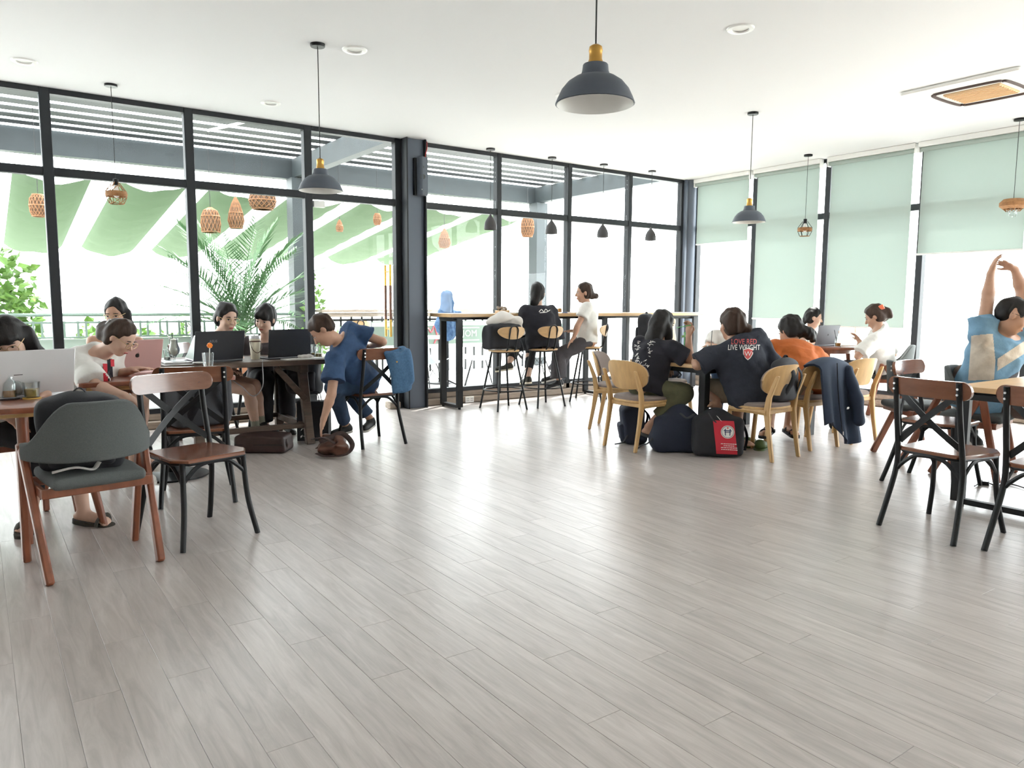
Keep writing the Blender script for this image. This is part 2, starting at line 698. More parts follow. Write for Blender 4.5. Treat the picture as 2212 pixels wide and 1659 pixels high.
def decal(name, verts2, faces, m, parent, c, right, up, target=None, n=None, off=0.0025):
    """a flat print: 2-D points laid on a plane at c, dropped on to the target's surface"""
    c, right, up = np.asarray(c, float), nrm(right), nrm(up)
    P = [c + right * p[0] + up * p[1] for p in verts2]
    if target is not None:
        Q = project_decal(target, P, n, off)
        faces = [f for f in faces if all(Q[i] is not None for i in f)]
        P = [p if q is None else q for p, q in zip(P, Q)]
    base = np.zeros(3) if parent is None else np.array(parent.location)
    me = bpy.data.meshes.new(name)
    me.from_pydata([tuple(p - base) for p in P], [], faces)
    return new_obj(name, me, parent, m)

# ================================================================== THE ROOM
X0, X1, Y0, Y1, ZC = -3.6, 9.2, -3.6, 8.08, 3.15


def struct(o):
    o['kind'] = 'structure'
    return o


# floor: joint-coloured screed with single planks on it
fl = struct(MB().box(((X0 + X1) / 2, (Y0 + Y1) / 2, -0.056), (X1 - X0, Y1 - Y0, 0.10)).build('floor', 'plank_joint'))
PW, PL = 0.14, 1.22


def plank_mesh(L):
    w, l, t, c = (PW - 0.001) / 2, (L - 0.001) / 2, 0.006, 0.0006
    b = MB()
    b.prism([(-w, -l), (w, -l), (w, l), (-w, l)], 0, t - c)
    b.f = b.f[:1] + b.f[2:]
    n = len(b.v)
    b.v += [(-w + c, -l + c, t), (w - c, -l + c, t), (w - c, l - c, t), (-w + c, l - c, t)]
    b.f += [(n, n + 1, n + 2, n + 3)] + [(4 + i, 4 + (i + 1) % 4, n + (i + 1) % 4, n + i) for i in range(4)]
    me = b.mesh('plank')
    me.materials.append(MATS['plank'])
    return me


rows = []
rng = random.Random(3)
nx = int((X1 - X0) / PW) + 1
off = 0.0
for i in range(nx):
    x = X0 + PW * (i + 0.5)
    off = (off + rng.choice((0.30, 0.41, 0.61, 0.82))) % PL
    y = Y0 - off
    while y < Y1:
        a, b_ = max(y, Y0), min(y + PL, Y1)
        if b_ - a > 0.03:
            rows.append((x, (a + b_) / 2, b_ - a))
        y += PL


def cam_xy(p):
    d = np.asarray(p, float) - CAM
    w = d @ _F
    return (IMG_W / 2 + FPX * (d @ _R) / max(w, 0.01), IMG_H / 2 - FPX * (d @ _U) / max(w, 0.01), w)


def shows(r):
    best = 1e9
    for k in (-1, 0, 1):
        px, py, w = cam_xy((r[0], r[1] + k * r[2] / 2, 0))
        if w > 0.3 and -80 < px < IMG_W + 80 and py < IMG_H + 60:
            best = min(best, w)
    return best


rows.sort(key=shows)
cache = {}
for x, y, L in rows[:300]:
    k = round(L, 2)
    if k not in cache:
        cache[k] = plank_mesh(k)
    new_obj('plank', cache[k], fl, loc=(x, y, -0.006))
fb = MB()
for x, y, L in rows[300:]:
    w, l = (PW - 0.001) / 2, (L - 0.001) / 2
    fb.prism([(x - w, y - l), (x + w, y - l), (x + w, y + l), (x - w, y + l)], -0.006, 0)
mat('plank_far', (0.50, 0.453, 0.43), 0.31, noise=0.3, nscale=3.2, stretch=(9, 0.9, 1), bump=0.05, bscale=10,
    col2=(0.35, 0.312, 0.292), wave=0.8)
ff = fb.build('plank_field', 'plank_far', fl, smooth=None)
ff['kind'] = 'stuff'

struct(MB().box(((X0 + X1) / 2, (Y0 + Y1) / 2, ZC + 0.1), (X1 - X0 + 0.5, Y1 - Y0 + 0.5, 0.2)).build('ceiling', 'ceiling_paint'))
struct(MB().box((X0 - 0.1, (Y0 + Y1) / 2, ZC / 2), (0.2, Y1 - Y0, ZC)).build('wall_left', 'wall_paint'))
struct(MB().box(((X0 + X1) / 2, Y0 - 0.1, ZC / 2), (X1 - X0 + 0.4, 0.2, ZC)).build('wall_rear', 'wall_paint'))

# glazed back wall: posts, rails
YG = 8.08
wb = struct(new_obj('wall_back', None, loc=(0, YG, 0)))
posts = [-3.56, -2.98, -1.78, -0.58, 0.62, 1.825, 3.03, 4.105, 4.44, 5.54, 6.71, 7.855, 8.97]
for x in posts:
    w = 0.085 if x < 4 else 0.07
    MB().box((x, 0, ZC / 2), (w, 0.10, ZC)).build('post', 'frame_black', wb, bevel=0.006)
for a, b_ in zip(posts[:-1], posts[1:]):
    if 4.1 < a < 4.4:
        continue
    L, c = b_ - a - 0.075, (a + b_) / 2
    MB().box((c, 0, 3.125), (L, 0.09, 0.05)).build('top_rail', 'frame_black', wb)
    MB().box((c, 0, 2.42), (L, 0.085, 0.078)).build('transom', 'frame_black', wb, bevel=0.005)
    if not 3.0 < a < 4.0:
        MB().box((c, 0, 0.178), (L, 0.09, 0.05)).build('sill_rail', 'frame_black', wb)

wn = 0
for a, b_ in zip(posts[:-1], posts[1:]):
    if 4.1 < a < 4.4:
        continue
    L, c = b_ - a - 0.07, (a + b_) / 2
    door = 3.0 < a < 4.0
    wn += 1
    w = struct(new_obj('door_1' if door else 'window_%d' % wn, None, loc=(c, YG, 0)))
    for z0, z1 in ((2.46, 3.10), (0.015 if door else 0.20, 2.38)):
        MB().box((0, 0, (z0 + z1) / 2), (L, 0.008, z1 - z0)).build('pane', 'window_glass', w)
    if door:
        for k, y in enumerate((-0.06, 0.07)):
            hx = 0.415
            h_ = MB().tube([(hx, y, 0.86), (hx, y, 1.70)], 0.015, 10).build('handle_bar', 'gold', w)
            MB().tube([(hx, y, 1.06), (hx, y, 1.46)], 0.0175, 10).build('grip', 'wood_brown', h_)
        for z in (0.95, 1.62):
            MB().tube([(0.415, -0.06, z), (0.415, 0.07, z)], 0.008, 8).build('handle_bolt', 'gold', w)
        MB().box((-0.42, -0.02, 2.33), (0.13, 0.05, 0.07)).build('top_hinge', 'white_plastic', w, bevel=0.004)

# main column between door and bar window
cb = struct(new_obj('column_steel', None, loc=(4.275, 8.02, 0)))
MB().box((0, 0, ZC / 2), (0.25, 0.16, ZC)).build('web', 'column_grey', cb)
for sx in (-1, 1):
    MB().box((sx * 0.122, -0.02, ZC / 2), (0.02, 0.22, ZC)).build('flange', 'frame_black', cb, bevel=0.004)
# corner column
cc = struct(new_obj('column_corner', None, loc=(9.12, 8.02, 0)))
MB().lathe([(0.0, 0), (0.105, 0), (0.105, ZC), (0, ZC)], n=20).build('pipe', 'column_grey', cc)
MB().box((-0.12, 0.03, ZC / 2), (0.05, 0.14, ZC)).build('flange', 'column_grey', cc, bevel=0.004)

# timber kerbs under the glass
for nm, segs in (('baseboard_back', ((X0, 2.98), (4.40, 9.0))), ):
    kb = struct(new_obj(nm, None, loc=(0, YG, 0)))
    for a, b_ in segs:
        c, L = (a + b_) / 2, b_ - a
        MB().box((c, -0.015, 0.042), (L, 0.15, 0.084)).build('lower_board', 'wood_sill', kb, bevel=0.012)
        MB().box((c, 0.005, 0.118), (L, 0.11, 0.07)).build('upper_board', 'wood_sill', kb, bevel=0.006)
    MB().box((4.02, -0.015, 0.042), (0.14, 0.15, 0.084)).build('lower_board', 'wood_sill', kb, bevel=0.01)
kb = struct(new_obj('baseboard_right', None, loc=(X1, 0, 0)))
MB().box((-0.015, (Y0 + 7.9) / 2, 0.042), (0.15, 7.9 - Y0, 0.084)).build('lower_board', 'wood_sill', kb, bevel=0.012)
MB().box((0.005, (Y0 + 7.9) / 2, 0.118), (0.11, 7.9 - Y0, 0.07)).build('upper_board', 'wood_sill', kb, bevel=0.006)

# glazed right wall
wr = struct(new_obj('wall_right', None, loc=(X1, 0, 0)))
ry = [7.93, 6.86, 5.735, 4.51, 3.33, 2.15, 0.97, -0.21, -1.39, -2.57, -3.56]
for y in ry:
    MB().box((0, y, ZC / 2), (0.10, 0.075, ZC)).build('post', 'frame_black', wr, bevel=0.006)
for a, b_ in zip(ry[1:], ry[:-1]):
    L, c = b_ - a - 0.07, (a + b_) / 2
    MB().box((0, c, 3.125), (0.09, L, 0.05)).build('top_rail', 'frame_black', wr)
    MB().box((0, c, 2.42), (0.085, L, 0.078)).build('transom', 'frame_black', wr)
    MB().box((0, c, 0.178), (0.09, L, 0.05)).build('sill_rail', 'frame_black', wr)
    wn += 1
    w = struct(new_obj('window_%d' % wn, None, loc=(X1, c, 0)))
    for z0, z1 in ((2.46, 3.10), (0.20, 2.38)):
        MB().box((0, 0, (z0 + z1) / 2), (0.008, L, z1 - z0)).build('pane', 'window_glass', w)

# roller blinds on the right wall
XB = 9.09
for i, (a, b_, zb, lab) in enumerate((
        (6.93, 7.87, 2.17, 'pale green roller blind beside the corner column, half lowered'),
        (5.83, 6.79, 1.06, 'pale green roller blind lowered far down behind the grey laptop'),
        (4.62, 5.66, 0.98, 'widest fully lowered pale green roller blind behind the woman with the orange hair clip'),
        (3.41, 4.51, 1.86, 'half lowered pale green roller blind above the stretching man'),
        (2.20, 3.28, 1.86, 'pale green roller blind at the right edge of the picture'))):
    t = thing('roller_blind', lab, 'blind', (XB, (a + b_) / 2, zb), group='roller blinds on the right windows')
    L = b_ - a
    MB().box((0.0, 0, 3.118 - zb), (0.10, L + 0.07, 0.06)).build('valance', 'white_plastic', t, bevel=0.006)
    MB().tube([(0, -L / 2 - 0.02, 3.063 - zb), (0, L / 2 + 0.02, 3.063 - zb)], 0.026, 14).build('roller', 'blind_green', t)
    MB().box((0.02, 0, (3.063 - zb) / 2), (0.002, L, 3.063 - zb)).build('fabric', 'blind_green', t)
    MB().tube([(0.02, -L / 2 - 0.005, 0), (0.02, L / 2 + 0.005, 0)], 0.012, 8).build('bottom_bar', 'white_plastic', t)
    for s in (-1, 1):
        MB().box((0.0, s * (L / 2 + 0.032), 3.085 - zb), (0.07, 0.012, 0.11)).build('bracket', 'white_plastic', t)

# ceiling fittings
for x, y, lab in ((0.44, 7.27, 'round recessed downlight at the far left of the ceiling'),
                  (2.44, 5.46, 'round recessed downlight beside the grey dome lamp canopy'),
                  (4.40, 3.47, 'round recessed downlight nearest the air conditioner'),
                  (2.42, 7.36, 'round recessed downlight above the brown table'),
                  (4.50, 5.47, 'round recessed downlight half hidden by the nearest dome lamp')):
    t = thing('downlight', lab, 'light', (x, y, ZC), group='recessed downlights in the ceiling')
    MB().lathe([(0.055, -0.004), (0.062, -0.012), (0.088, -0.010), (0.094, 0.0), (0.055, 0.0)], n=32).build('ring', 'white_enamel', t)
    MB().lathe([(0.0, -0.002), (0.055, -0.002), (0.055, 0.0), (0.0, 0.0)], n=24).build('diffuser', 'white_plastic', t)

t = thing('air_conditioner', 'white square ceiling cassette air conditioner with tan centre grille', 'air conditioner', (7.30, 3.15, ZC - 0.001))
MB().prism(rrect(0.95, 0.95, 0.03), -0.03, 0.0).build('panel', 'white_plastic', t, bevel=0.008)
MB().prism(rrect(0.40, 0.46, 0.01), -0.042, -0.03).build('grille', 'louver_tan', t)
for k in range(9):
    MB().box((-0.18 + 0.045 * k, 0, -0.045), (0.012, 0.44, 0.010)).build('slat', 'louver_tan', t)
for ang in range(4):
    c, s = math.cos(ang * math.pi / 2), math.sin(ang * math.pi / 2)
    P = spline([(-0.268, -0.262, -0.033), (-0.295, -0.235, -0.034), (-0.305, 0, -0.034), (-0.295, 0.235, -0.034), (-0.268, 0.262, -0.033)], 5)
    P = [(p[0] * c - p[1] * s, p[0] * s + p[1] * c, p[2]) for p in P]
    MB().tube(P, 0.014, 8).build('louver_slot', 'slot_dark', t)

t = thing('wall_socket', 'white double wall socket on the timber kerb under the bar', 'socket', (5.05, 7.985, 0.043))
MB().box((0, -0.008, 0), (0.125, 0.016, 0.075)).build('plate', 'white_plastic', t, bevel=0.003)
for sx in (-1, 1):
    for dx, dz in ((-0.011, 0.012), (0.011, 0.012), (-0.011, -0.012), (0.011, -0.012)):
        MB().box((sx * 0.03 + dx, -0.017, dz), (0.006, 0.004, 0.009)).build('slot', 'cable_black', t)

# column loudspeaker
t = thing('wall_speaker', 'narrow black column loudspeaker mounted high on the steel column', 'speaker', (4.30, 7.90, 2.52))
MB().box((-0.035, 0.03, 0.2), (0.03, 0.06, 0.42)).build('bracket', 'black_metal', t)
MB().box((0.035, -0.03, 0.2), (0.10, 0.09, 0.44), rotz=0.35).build('cabinet', 'dome_grey', t, bevel=0.006)
for z, r in ((0.30, 0.016), (0.19, 0.032)):
    MB().tube([(0.018, -0.072, z), (0.0145, -0.084, z)], [r, r * 0.9], 16).build('driver', 'fabric_grey', t)
MB().box((0.016, -0.077, 0.045), (0.035, 0.006, 0.01), rotz=0.35).build('badge', 'white_plastic', t)
mat('red_wire', (0.5, 0.03, 0.03), 0.5)
tag(MB().tube(spline([(4.415, 7.90, 3.13), (4.41, 7.89, 3.05), (4.39, 7.89, 2.98), (4.385, 7.89, 2.88), (4.37, 7.89, 2.85)], 5), 0.005, 6).build('wire', 'red_wire'),
    'thin red wire running down beside the column loudspeaker', 'wire')

# ------------------------------------------------------------------ pendant lamps


def dome_lamp(label, x, y, zr):
    t = thing('dome_pendant_lamp', label, 'lamp', (x, y, ZC), group='grey dome pendant lamps')
    z = zr - ZC
    R = 0.165
    pr = [(0.052, 0.155), (0.055, 0.13), (0.062, 0.112), (0.085, 0.105), (0.115, 0.085), (0.14, 0.055), (0.157, 0.02), (R, 0.0)]
    MB().lathe([(r, z + h) for r, h in pr] + [(r - 0.004, z + h - 0.002) for r, h in pr[::-1]], n=40, close=True).build('shade', 'dome_grey', t)
    q = [(r - 0.0055, z + h - 0.003) for r, h in pr]
    MB().lathe(q + [(0.0, z + 0.15)][:0], n=40).build('shade_lining', 'white_enamel', t)
    MB().lathe([(0.0, z + 0.158), (0.05, z + 0.158), (0.05, z + 0.15), (0.0, z + 0.15)], n=24).build('collar', 'dome_grey', t)
    MB().lathe([(0.0, z + 0.157), (0.030, z + 0.157), (0.030, z + 0.172), (0.027, z + 0.178), (0.027, z + 0.205), (0.029, z + 0.212),
                (0.026, z + 0.228), (0.014, z + 0.236), (0.0, z + 0.238)], n=24).build('lamp_socket', 'brass', t)
    MB().lathe([(0.0, z + 0.035), (0.02, z + 0.045), (0.03, z + 0.07), (0.024, z + 0.10), (0.014, z + 0.15), (0, z + 0.15)], n=20).build('bulb', 'white_enamel', t)
    MB().tube([(0, 0, z + 0.235), (0, 0, -0.015)], 0.0035, 6).build('cord', 'cable_black', t)
    MB().lathe([(0.0, -0.022), (0.05, -0.022), (0.053, -0.018), (0.053, 0.0), (0, 0)], n=28).build('canopy', 'black_metal', t)


dome_lamp('large grey dome pendant lamp nearest the camera, hanging at the top centre', 2.147, 2.419, 2.09)
dome_lamp('grey dome pendant lamp hanging in front of the glass door', 2.170, 5.508, 2.095)
dome_lamp('grey dome pendant lamp hanging before the half lowered corner blind', 6.384, 4.847, 2.085)


def small_dome(label, x, y, zr):
    t = thing('bar_pendant_lamp', label, 'lamp', (x, y, ZC), group='small dark pendants above the window bar')
    z = zr - ZC
    pr = [(0.008, 0.185), (0.018, 0.165), (0.045, 0.13), (0.068, 0.09), (0.078, 0.045), (0.078, 0.0)]
    MB().lathe([(r, z + h) for r, h in pr] + [(r - 0.004, z + h - 0.002) for r, h in pr[::-1]], n=28, close=True).build('shade', 'dome_small', t)
    MB().lathe([(0.0, z + 0.01), (0.022, z + 0.02), (0.028, z + 0.05), (0.012, z + 0.10), (0, z + 0.10)], n=16).build('bulb', 'white_enamel', t)
    MB().tube([(0, 0, z + 0.18), (0, 0, -0.01)], 0.0035, 6).build('cord', 'cable_black', t)
    MB().lathe([(0.0, -0.022), (0.055, -0.022), (0.055, 0.0), (0, 0)], n=24).build('canopy', 'dome_small', t)


for x, y, l in ((5.284, 7.86, 'small dark dome pendant above the bar stool with the bag, first from the column'),
                (6.236, 7.84, 'small dark dome pendant above the two women at the bar, second from the column'),
                (7.105, 7.80, 'small dark dome pendant over the bar, third from the column'),
                (7.997, 7.76, 'small dark dome pendant over the bar, nearest the corner column')):
    small_dome(l, x, y, 2.17)


def cage_lamp(label, x, y, zb, kind):
    t = thing('rattan_pendant_lamp', label, 'lamp', (x, y, ZC), group='rattan cage pendant lamps')
    z = zb - ZC
    MB().lathe([(0.0, -0.02), (0.052, -0.02), (0.052, 0.0), (0, 0)], n=24).build('canopy', 'black_metal', t)
    if kind == 'bowl':
        MB().lathe([(0.04, z + 0.19), (0.09, z + 0.185), (0.125, z + 0.15), (0.125, z + 0.115), (0.09, z + 0.085), (0.082, z + 0.09),
                    (0.115, z + 0.118), (0.115, z + 0.148), (0.085, z + 0.175), (0.04, z + 0.18)], n=28, close=True).build('shade', 'rattan', t)
        for k in range(14):
            a = k * 0.449
            MB().tube([(0.09 * math.cos(a), 0.09 * math.sin(a), z + 0.09), (0.06 * math.cos(a + 0.3), 0.06 * math.sin(a + 0.3), z + 0.06)], 0.003, 5).build('cane', 'rattan', t)
        MB().lathe([(0.0, z), (0.03, z + 0.01), (0.042, z + 0.04), (0.025, z + 0.09), (0.018, z + 0.12), (0, z + 0.12)], n=18).build('bulb', 'clear_glass', t)
        top = z + 0.19
    else:
        zs = [(0.028, 0.185), (0.085, 0.105), (0.085, 0.062), (0.058, 0.0)]
        MB().lathe([(r, z + h) for r, h in ((0.080, 0.108), (0.092, 0.085), (0.085, 0.060), (0.078, 0.062), (0.085, 0.085), (0.074, 0.104))], n=20, close=True).build('band', 'rattan', t)
        for k in range(6):
            a = k * math.pi / 3
            MB().tube([(r * math.cos(a), r * math.sin(a), z + h) for r, h in zs], 0.0035, 5).build('rib', 'rattan' if kind == 'cage' else 'black_metal', t)
            if kind == 'cage':
                MB().tube([(0.085 * math.cos(a), 0.085 * math.sin(a), z + 0.062), (0.058 * math.cos(a + 1.05), 0.058 * math.sin(a + 1.05), z)], 0.003, 5).build('rib', 'rattan', t)
                MB().tube([(0.085 * math.cos(a), 0.085 * math.sin(a), z + 0.105), (0.040 * math.cos(a + 1.05), 0.040 * math.sin(a + 1.05), z + 0.170)], 0.003, 5).build('rib', 'rattan', t)
        MB().tube([(0.058 * math.cos(k * 0.5236), 0.058 * math.sin(k * 0.5236), z) for k in range(12)], 0.004, 6, closed=True).build('ring', 'rattan', t)
        MB().lathe([(0.0, z + 0.16), (0.022, z + 0.16), (0.022, z + 0.215), (0.0, z + 0.22)], n=16).build('lamp_socket', 'black_metal', t)
        MB().lathe([(0.0, z + 0.05), (0.02, z + 0.06), (0.03, z + 0.09), (0.012, z + 0.16), (0, z + 0.16)], n=16).build('bulb', 'white_enamel', t)
        top = z + 0.215
    MB().tube([(0, 0, top), (0, 0, -0.01)], 0.003, 6).build('cord', 'cable_black', t)


cage_lamp('woven rattan cage pendant lamp at the left window', 1.092, 7.588, 2.125, 'cage')
cage_lamp('small wire and wood pendant lamp before the second blind', 8.71, 5.748, 2.134, 'wire')
cage_lamp('bowl shaped rattan pendant with bare bulb at the right edge', 8.736, 3.387, 2.165, 'bowl')

# ================================================================== OUTSIDE: covered deck
mat('deck_tile', (0.48, 0.48, 0.46), 0.6, noise=0.12, nscale=4)
mat('outside_ground', (0.46, 0.47, 0.44), 0.9, noise=0.2, nscale=0.5)
mat('beam_grey', (0.032, 0.042, 0.047), 0.6, noise=0.25, nscale=3)
mat('slat_grey', (0.012, 0.015, 0.019), 0.6)
mat('rail_green', (0.12, 0.17, 0.14), 0.6)
mat('parapet', (0.25, 0.30, 0.26), 0.85, noise=0.15, nscale=3)
mat('banner_grey', (0.13, 0.17, 0.14), 0.8)
mat('banner_pale', (0.52, 0.60, 0.52), 0.8)
mat('neon_red', (0.65, 0.08, 0.10), 0.5)
mat('leaf_green', (0.12, 0.26, 0.06), 0.55, rand=0.3, noise=0.4, nscale=9, col2=(0.22, 0.38, 0.07))
mat('leaf_dark', (0.05, 0.13, 0.05), 0.5, noise=0.5, nscale=7, col2=(0.10, 0.21, 0.08))
mat('bark', (0.13, 0.09, 0.06), 0.9, noise=0.4, nscale=20)
mat('terracotta', (0.35, 0.15, 0.08), 0.8)
mat_translucent('swag_green', (0.24, 0.30, 0.22), (0.095, 0.15, 0.085), 0.5, 0.9, 4.0)
mat('bamboo_dark', (0.17, 0.10, 0.06), 0.8, noise=0.5, nscale=50)
mat('denim_blue', (0.03, 0.075, 0.17), 0.9, noise=0.5, nscale=30, col2=(0.09, 0.16, 0.27))
mat('plastic_pale', (0.55, 0.60, 0.66), 0.4)

struct(MB().box((2.6, 10.4, -0.08), (14.4, 4.55, 0.12)).build('deck_slab', 'deck_tile'))
struct(MB().box((0, 20, -0.75), (160, 160, 0.5)).build('ground_outside', 'outside_ground'))

pg = struct(new_obj('pergola', None, loc=(0, 12.5, 0)))
MB().box((2.6, 0.0, 3.44), (14.2, 0.18, 0.33)).build('beam', 'beam_grey', pg)
for x in (-1.6, 4.47, 9.5):
    MB().box((x, -2.05, 3.44), (0.15, 3.9, 0.30)).build('beam', 'beam_grey', pg)
    MB().box((x, -0.12, 1.64), (0.27, 0.27, 3.28)).build('column', 'beam_grey', pg)
y = -4.0
while y < -0.05:
    MB().box((2.6, y, 3.63), (14.2, 0.245, 0.008)).build('roof_slat', 'slat_grey', pg)
    y += 0.415
MB().tube(spline([(2.72, -1.6, 3.56), (2.95, -2.3, 3.56), (3.05, -2.45, 3.6)], 4), 0.02, 8).build('conduit', 'white_plastic', pg)

# parapet with baluster railing left of the column
rl = tag(new_obj('railing', None, loc=(0, 12.35, 0)), 'green grey metal railing with pairs of balusters outside the left windows', 'railing')
MB().tube([(-4.2, 0, 1.06), (4.33, 0, 1.06)], 0.024, 8).build('top_rail', 'rail_green', rl)
MB().tube([(-4.2, 0, 0.95), (4.33, 0, 0.95)], 0.014, 8).build('mid_rail', 'rail_green', rl)
MB().tube([(-4.2, 0, 0.74), (4.33, 0, 0.74)], 0.014, 8).build('bottom_rail', 'rail_green', rl)
bm_ = MB().box((0, 0, 0.85), (0.028, 0.028, 0.24)).mesh('baluster')
bm_.materials.append(MATS['rail_green'])
x = -1.4
k = 0
while x < 4.25:
    new_obj('baluster', bm_, rl, loc=(x, 0, 0))
    x += 0.10 if k % 2 else 0.17
    k += 1
struct(MB().box((0.1, 12.5, 0.34), (8.6, 0.14, 0.74)).build('wall_parapet', 'parapet'))

oc = thing('outdoor_counter', 'long brown timber counter on black bars outside the glass door', 'counter', (7.0, 12.15, 0))
MB().box((0, 0, 1.11), (4.6, 0.34, 0.045)).build('counter_top', 'wood_sill', oc)
MB().box((0, -0.10, 1.045), (4.6, 0.05, 0.07)).build('edge_board', 'wood_sill', oc)
bm_ = MB().box((0, 0, 0.5), (0.03, 0.03, 1.04)).mesh('counter_bar')
bm_.materials.append(MATS['black_metal'])
for k in range(24):
    new_obj('counter_bar', bm_, oc, loc=(-2.25 + 0.195 * k, 0.12, 0))
MB().box((0, 0.12, 0.95), (4.6, 0.03, 0.04)).build('bar_rail', 'black_metal', oc)

# mirrored banner behind the bar window
bn = thing('banner', 'grey green fabric banner with mirrored pale lettering behind the bar window', 'banner', (7.6, 11.80, 0.45))
MB().box((0, 0, 0.24), (4.2, 0.012, 0.48)).build('cloth', 'banner_grey', bn)
for z in (0.43, 0.03):
    MB().box((0, -0.008, z), (4.2, 0.006, 0.07)).build('pale_border', 'banner_pale', bn)
for x in (-1.42, -0.15, 0.95):
    v, f = text_mesh('MOL', 0.17)
    v = [(-a[0], a[1]) for a in v]
    decal('lettering', v, [q[::-1] for q in f], 'banner_pale', bn, (7.6 + x, 11.785, 0.69), (1, 0, 0), (0, 0, 1))
    for z in (0.57, 0.80):
        MB().box((x, -0.009, z - 0.45), (0.46, 0.005, 0.018)).build('pale_stripe', 'banner_pale', bn)
for x in (-0.85, 0.45):
    P = spline([(-0.16, 0, 0.36), (-0.10, 0, 0.28), (-0.03, 0, 0.40), (0.0, 0, 0.30), (0.05, 0, 0.18), (0.15, 0, 0.36), (0.22, 0, 0.24), (0.12, 0, 0.10), (0.02, 0, 0.16), (-0.04, 0, 0.08)], 5)
    MB().tube([(p[0] + x, -0.014, p[2]) for p in P], 0.012, 6).build('red_scrawl', 'neon_red', bn)
    MB().tube([(x - 0.12, -0.014, 0.31), (x - 0.19, -0.014, 0.37), (x - 0.20, -0.014, 0.30)], 0.010, 6).build('arrow_head', 'banner_pale', bn)
for x in (-2.0, 2.0):
    MB().box((x, 0.03, 0.0), (0.04, 0.04, 0.96 - 0.45 + 0.43)).build('stand', 'black_metal', bn)

# shade cloth strips sloping away from the pergola
SWAG = ('leftmost', 'second', 'third', 'fourth', 'fifth', 'sixth', 'seventh', 'eighth', 'ninth')
for i in range(9):
    xc = -1.6 + 1.32 * i
    G = []
    for a in range(25):
        u = a / 24
        row = []
        for b_ in range(13):
            w = b_ / 12 - 0.5
            x = xc + w * 0.98
            z = 3.08 - 0.16 * (1 - (2 * w) ** 2) ** 0.7 - 0.72 * u + 0.022 * math.sin(48 * u + 2.1 * i + 2.5 * math.sin(5 * w)) * (1 - (2 * w) ** 4)
            row.append((x, 12.62 + 5.2 * u, z))
        G.append(row)
    s = MB().sheet(G, 0.004).build('shade_cloth', 'swag_green', smooth=1.2)
    for sx in (-0.46, 0.46):
        MB().tube([(xc + sx, 12.63, 3.07), (xc + sx, 12.57, 3.33)], 0.006, 6).build('tie_cord', 'white_plastic', s)
    tag(s, 'pale green shade cloth strip sagging from the terrace beam, %s from the left' % SWAG[i], 'shade cloth', 'shade cloth strips over the terrace')


def bamboo_lamp(label, x, y, zc, w, h, kind):
    t = thing('bamboo_lamp', label, 'lamp', (x, y, zc), group='woven bamboo lamps hanging outside')
    if kind == 'bell':
        pr = [(0.10, 0.5), (0.35, 0.38), (0.46, 0.15), (0.5, -0.15), (0.46, -0.5)]
    elif kind == 'drop':
        pr = [(0.06, 0.5), (0.25, 0.30), (0.42, 0.0), (0.5, -0.25), (0.38, -0.5)]
    else:
        pr = [(0.30, 0.5), (0.46, 0.3), (0.5, 0.0), (0.46, -0.3), (0.36, -0.5)]
    n = 16
    b = MB()
    for k in range(n):
        a0 = 2 * math.pi * k / n
        for tw in (0.35, -0.35):
            b.tube([(r * w * math.cos(a0 + tw * j), r * w * math.sin(a0 + tw * j), z * h) for j, (r, z) in enumerate(pr)], 0.006, 4)
    o = b.build('weave', 'bamboo', t)
    o['kind'] = 'stuff'
    MB().lathe([(r * w * 0.95, z * h) for r, z in pr], n=20).build('liner', 'bamboo_dark', t)
    for r, z in (pr[0], pr[2], pr[-1]):
        MB().tube([(r * w * math.cos(2 * math.pi * k / 20), r * w * math.sin(2 * math.pi * k / 20), z * h) for k in range(20)], 0.008, 6, closed=True).build('hoop', 'bamboo', t)
    MB().tube([(0, 0, h / 2), (0, 0, 3.60 - zc)], 0.004, 5).build('cord', 'cable_black', t)
    MB().lathe([(0, h * 0.5), (pr[0][0] * w, h * 0.5), (pr[0][0] * w, h * 0.46), (0, h * 0.46)], n=14).build('cap', 'bamboo', t)
    MB().lathe([(0, -0.05), (0.03, -0.03), (0.04, 0.01), (0.02, 0.06), (0, 0.08)], n=14).build('bulb', 'white_enamel', t)


for a in ((2.736, 11.0, 2.38, 0.26, 0.33, 'bell', 'bell shaped woven bamboo lamp left of the palm'),
          (3.08, 11.0, 2.50, 0.22, 0.42, 'drop', 'drop shaped woven bamboo lamp just above the palm'),
          (3.46, 11.0, 2.70, 0.38, 0.24, 'round', 'wide round woven bamboo lamp above the palm'),
          (4.62, 11.0, 2.42, 0.11, 0.17, 'drop', 'smaller brown drop lamp seen through the glass door, left one'),
          (5.25, 11.0, 2.56, 0.12, 0.17, 'round', 'smaller brown barrel lamp seen through the glass door, right one'),
          (6.47, 11.0, 2.33, 0.20, 0.31, 'drop', 'bamboo lamp seen through the first bar window'),
          (8.20, 11.0, 2.62, 0.24, 0.34, 'round', 'bamboo lamp seen through the second bar window'),
          (0.72, 11.0, 2.42, 0.20, 0.26, 'round', 'bamboo lamp half hidden behind the leftmost window post')):
    bamboo_lamp(a[6], *a[:6])

# palm in a pot
pl = thing('potted_palm', 'tall feathery green palm growing outside behind the two laptops', 'plant', (3.15, 11.2, -0.02))
MB().lathe([(0, 0), (0.22, 0), (0.30, 0.42), (0.33, 0.44), (0.33, 0.48), (0.27, 0.48), (0.26, 0.43), (0, 0.43)], n=24).build('pot', 'terracotta', pl)
MB().tube([(0, 0, 0.4), (0.02, 0, 0.7), (0.0, 0.02, 0.95)], [0.07, 0.06, 0.045], 10).build('trunk', 'bark', pl)


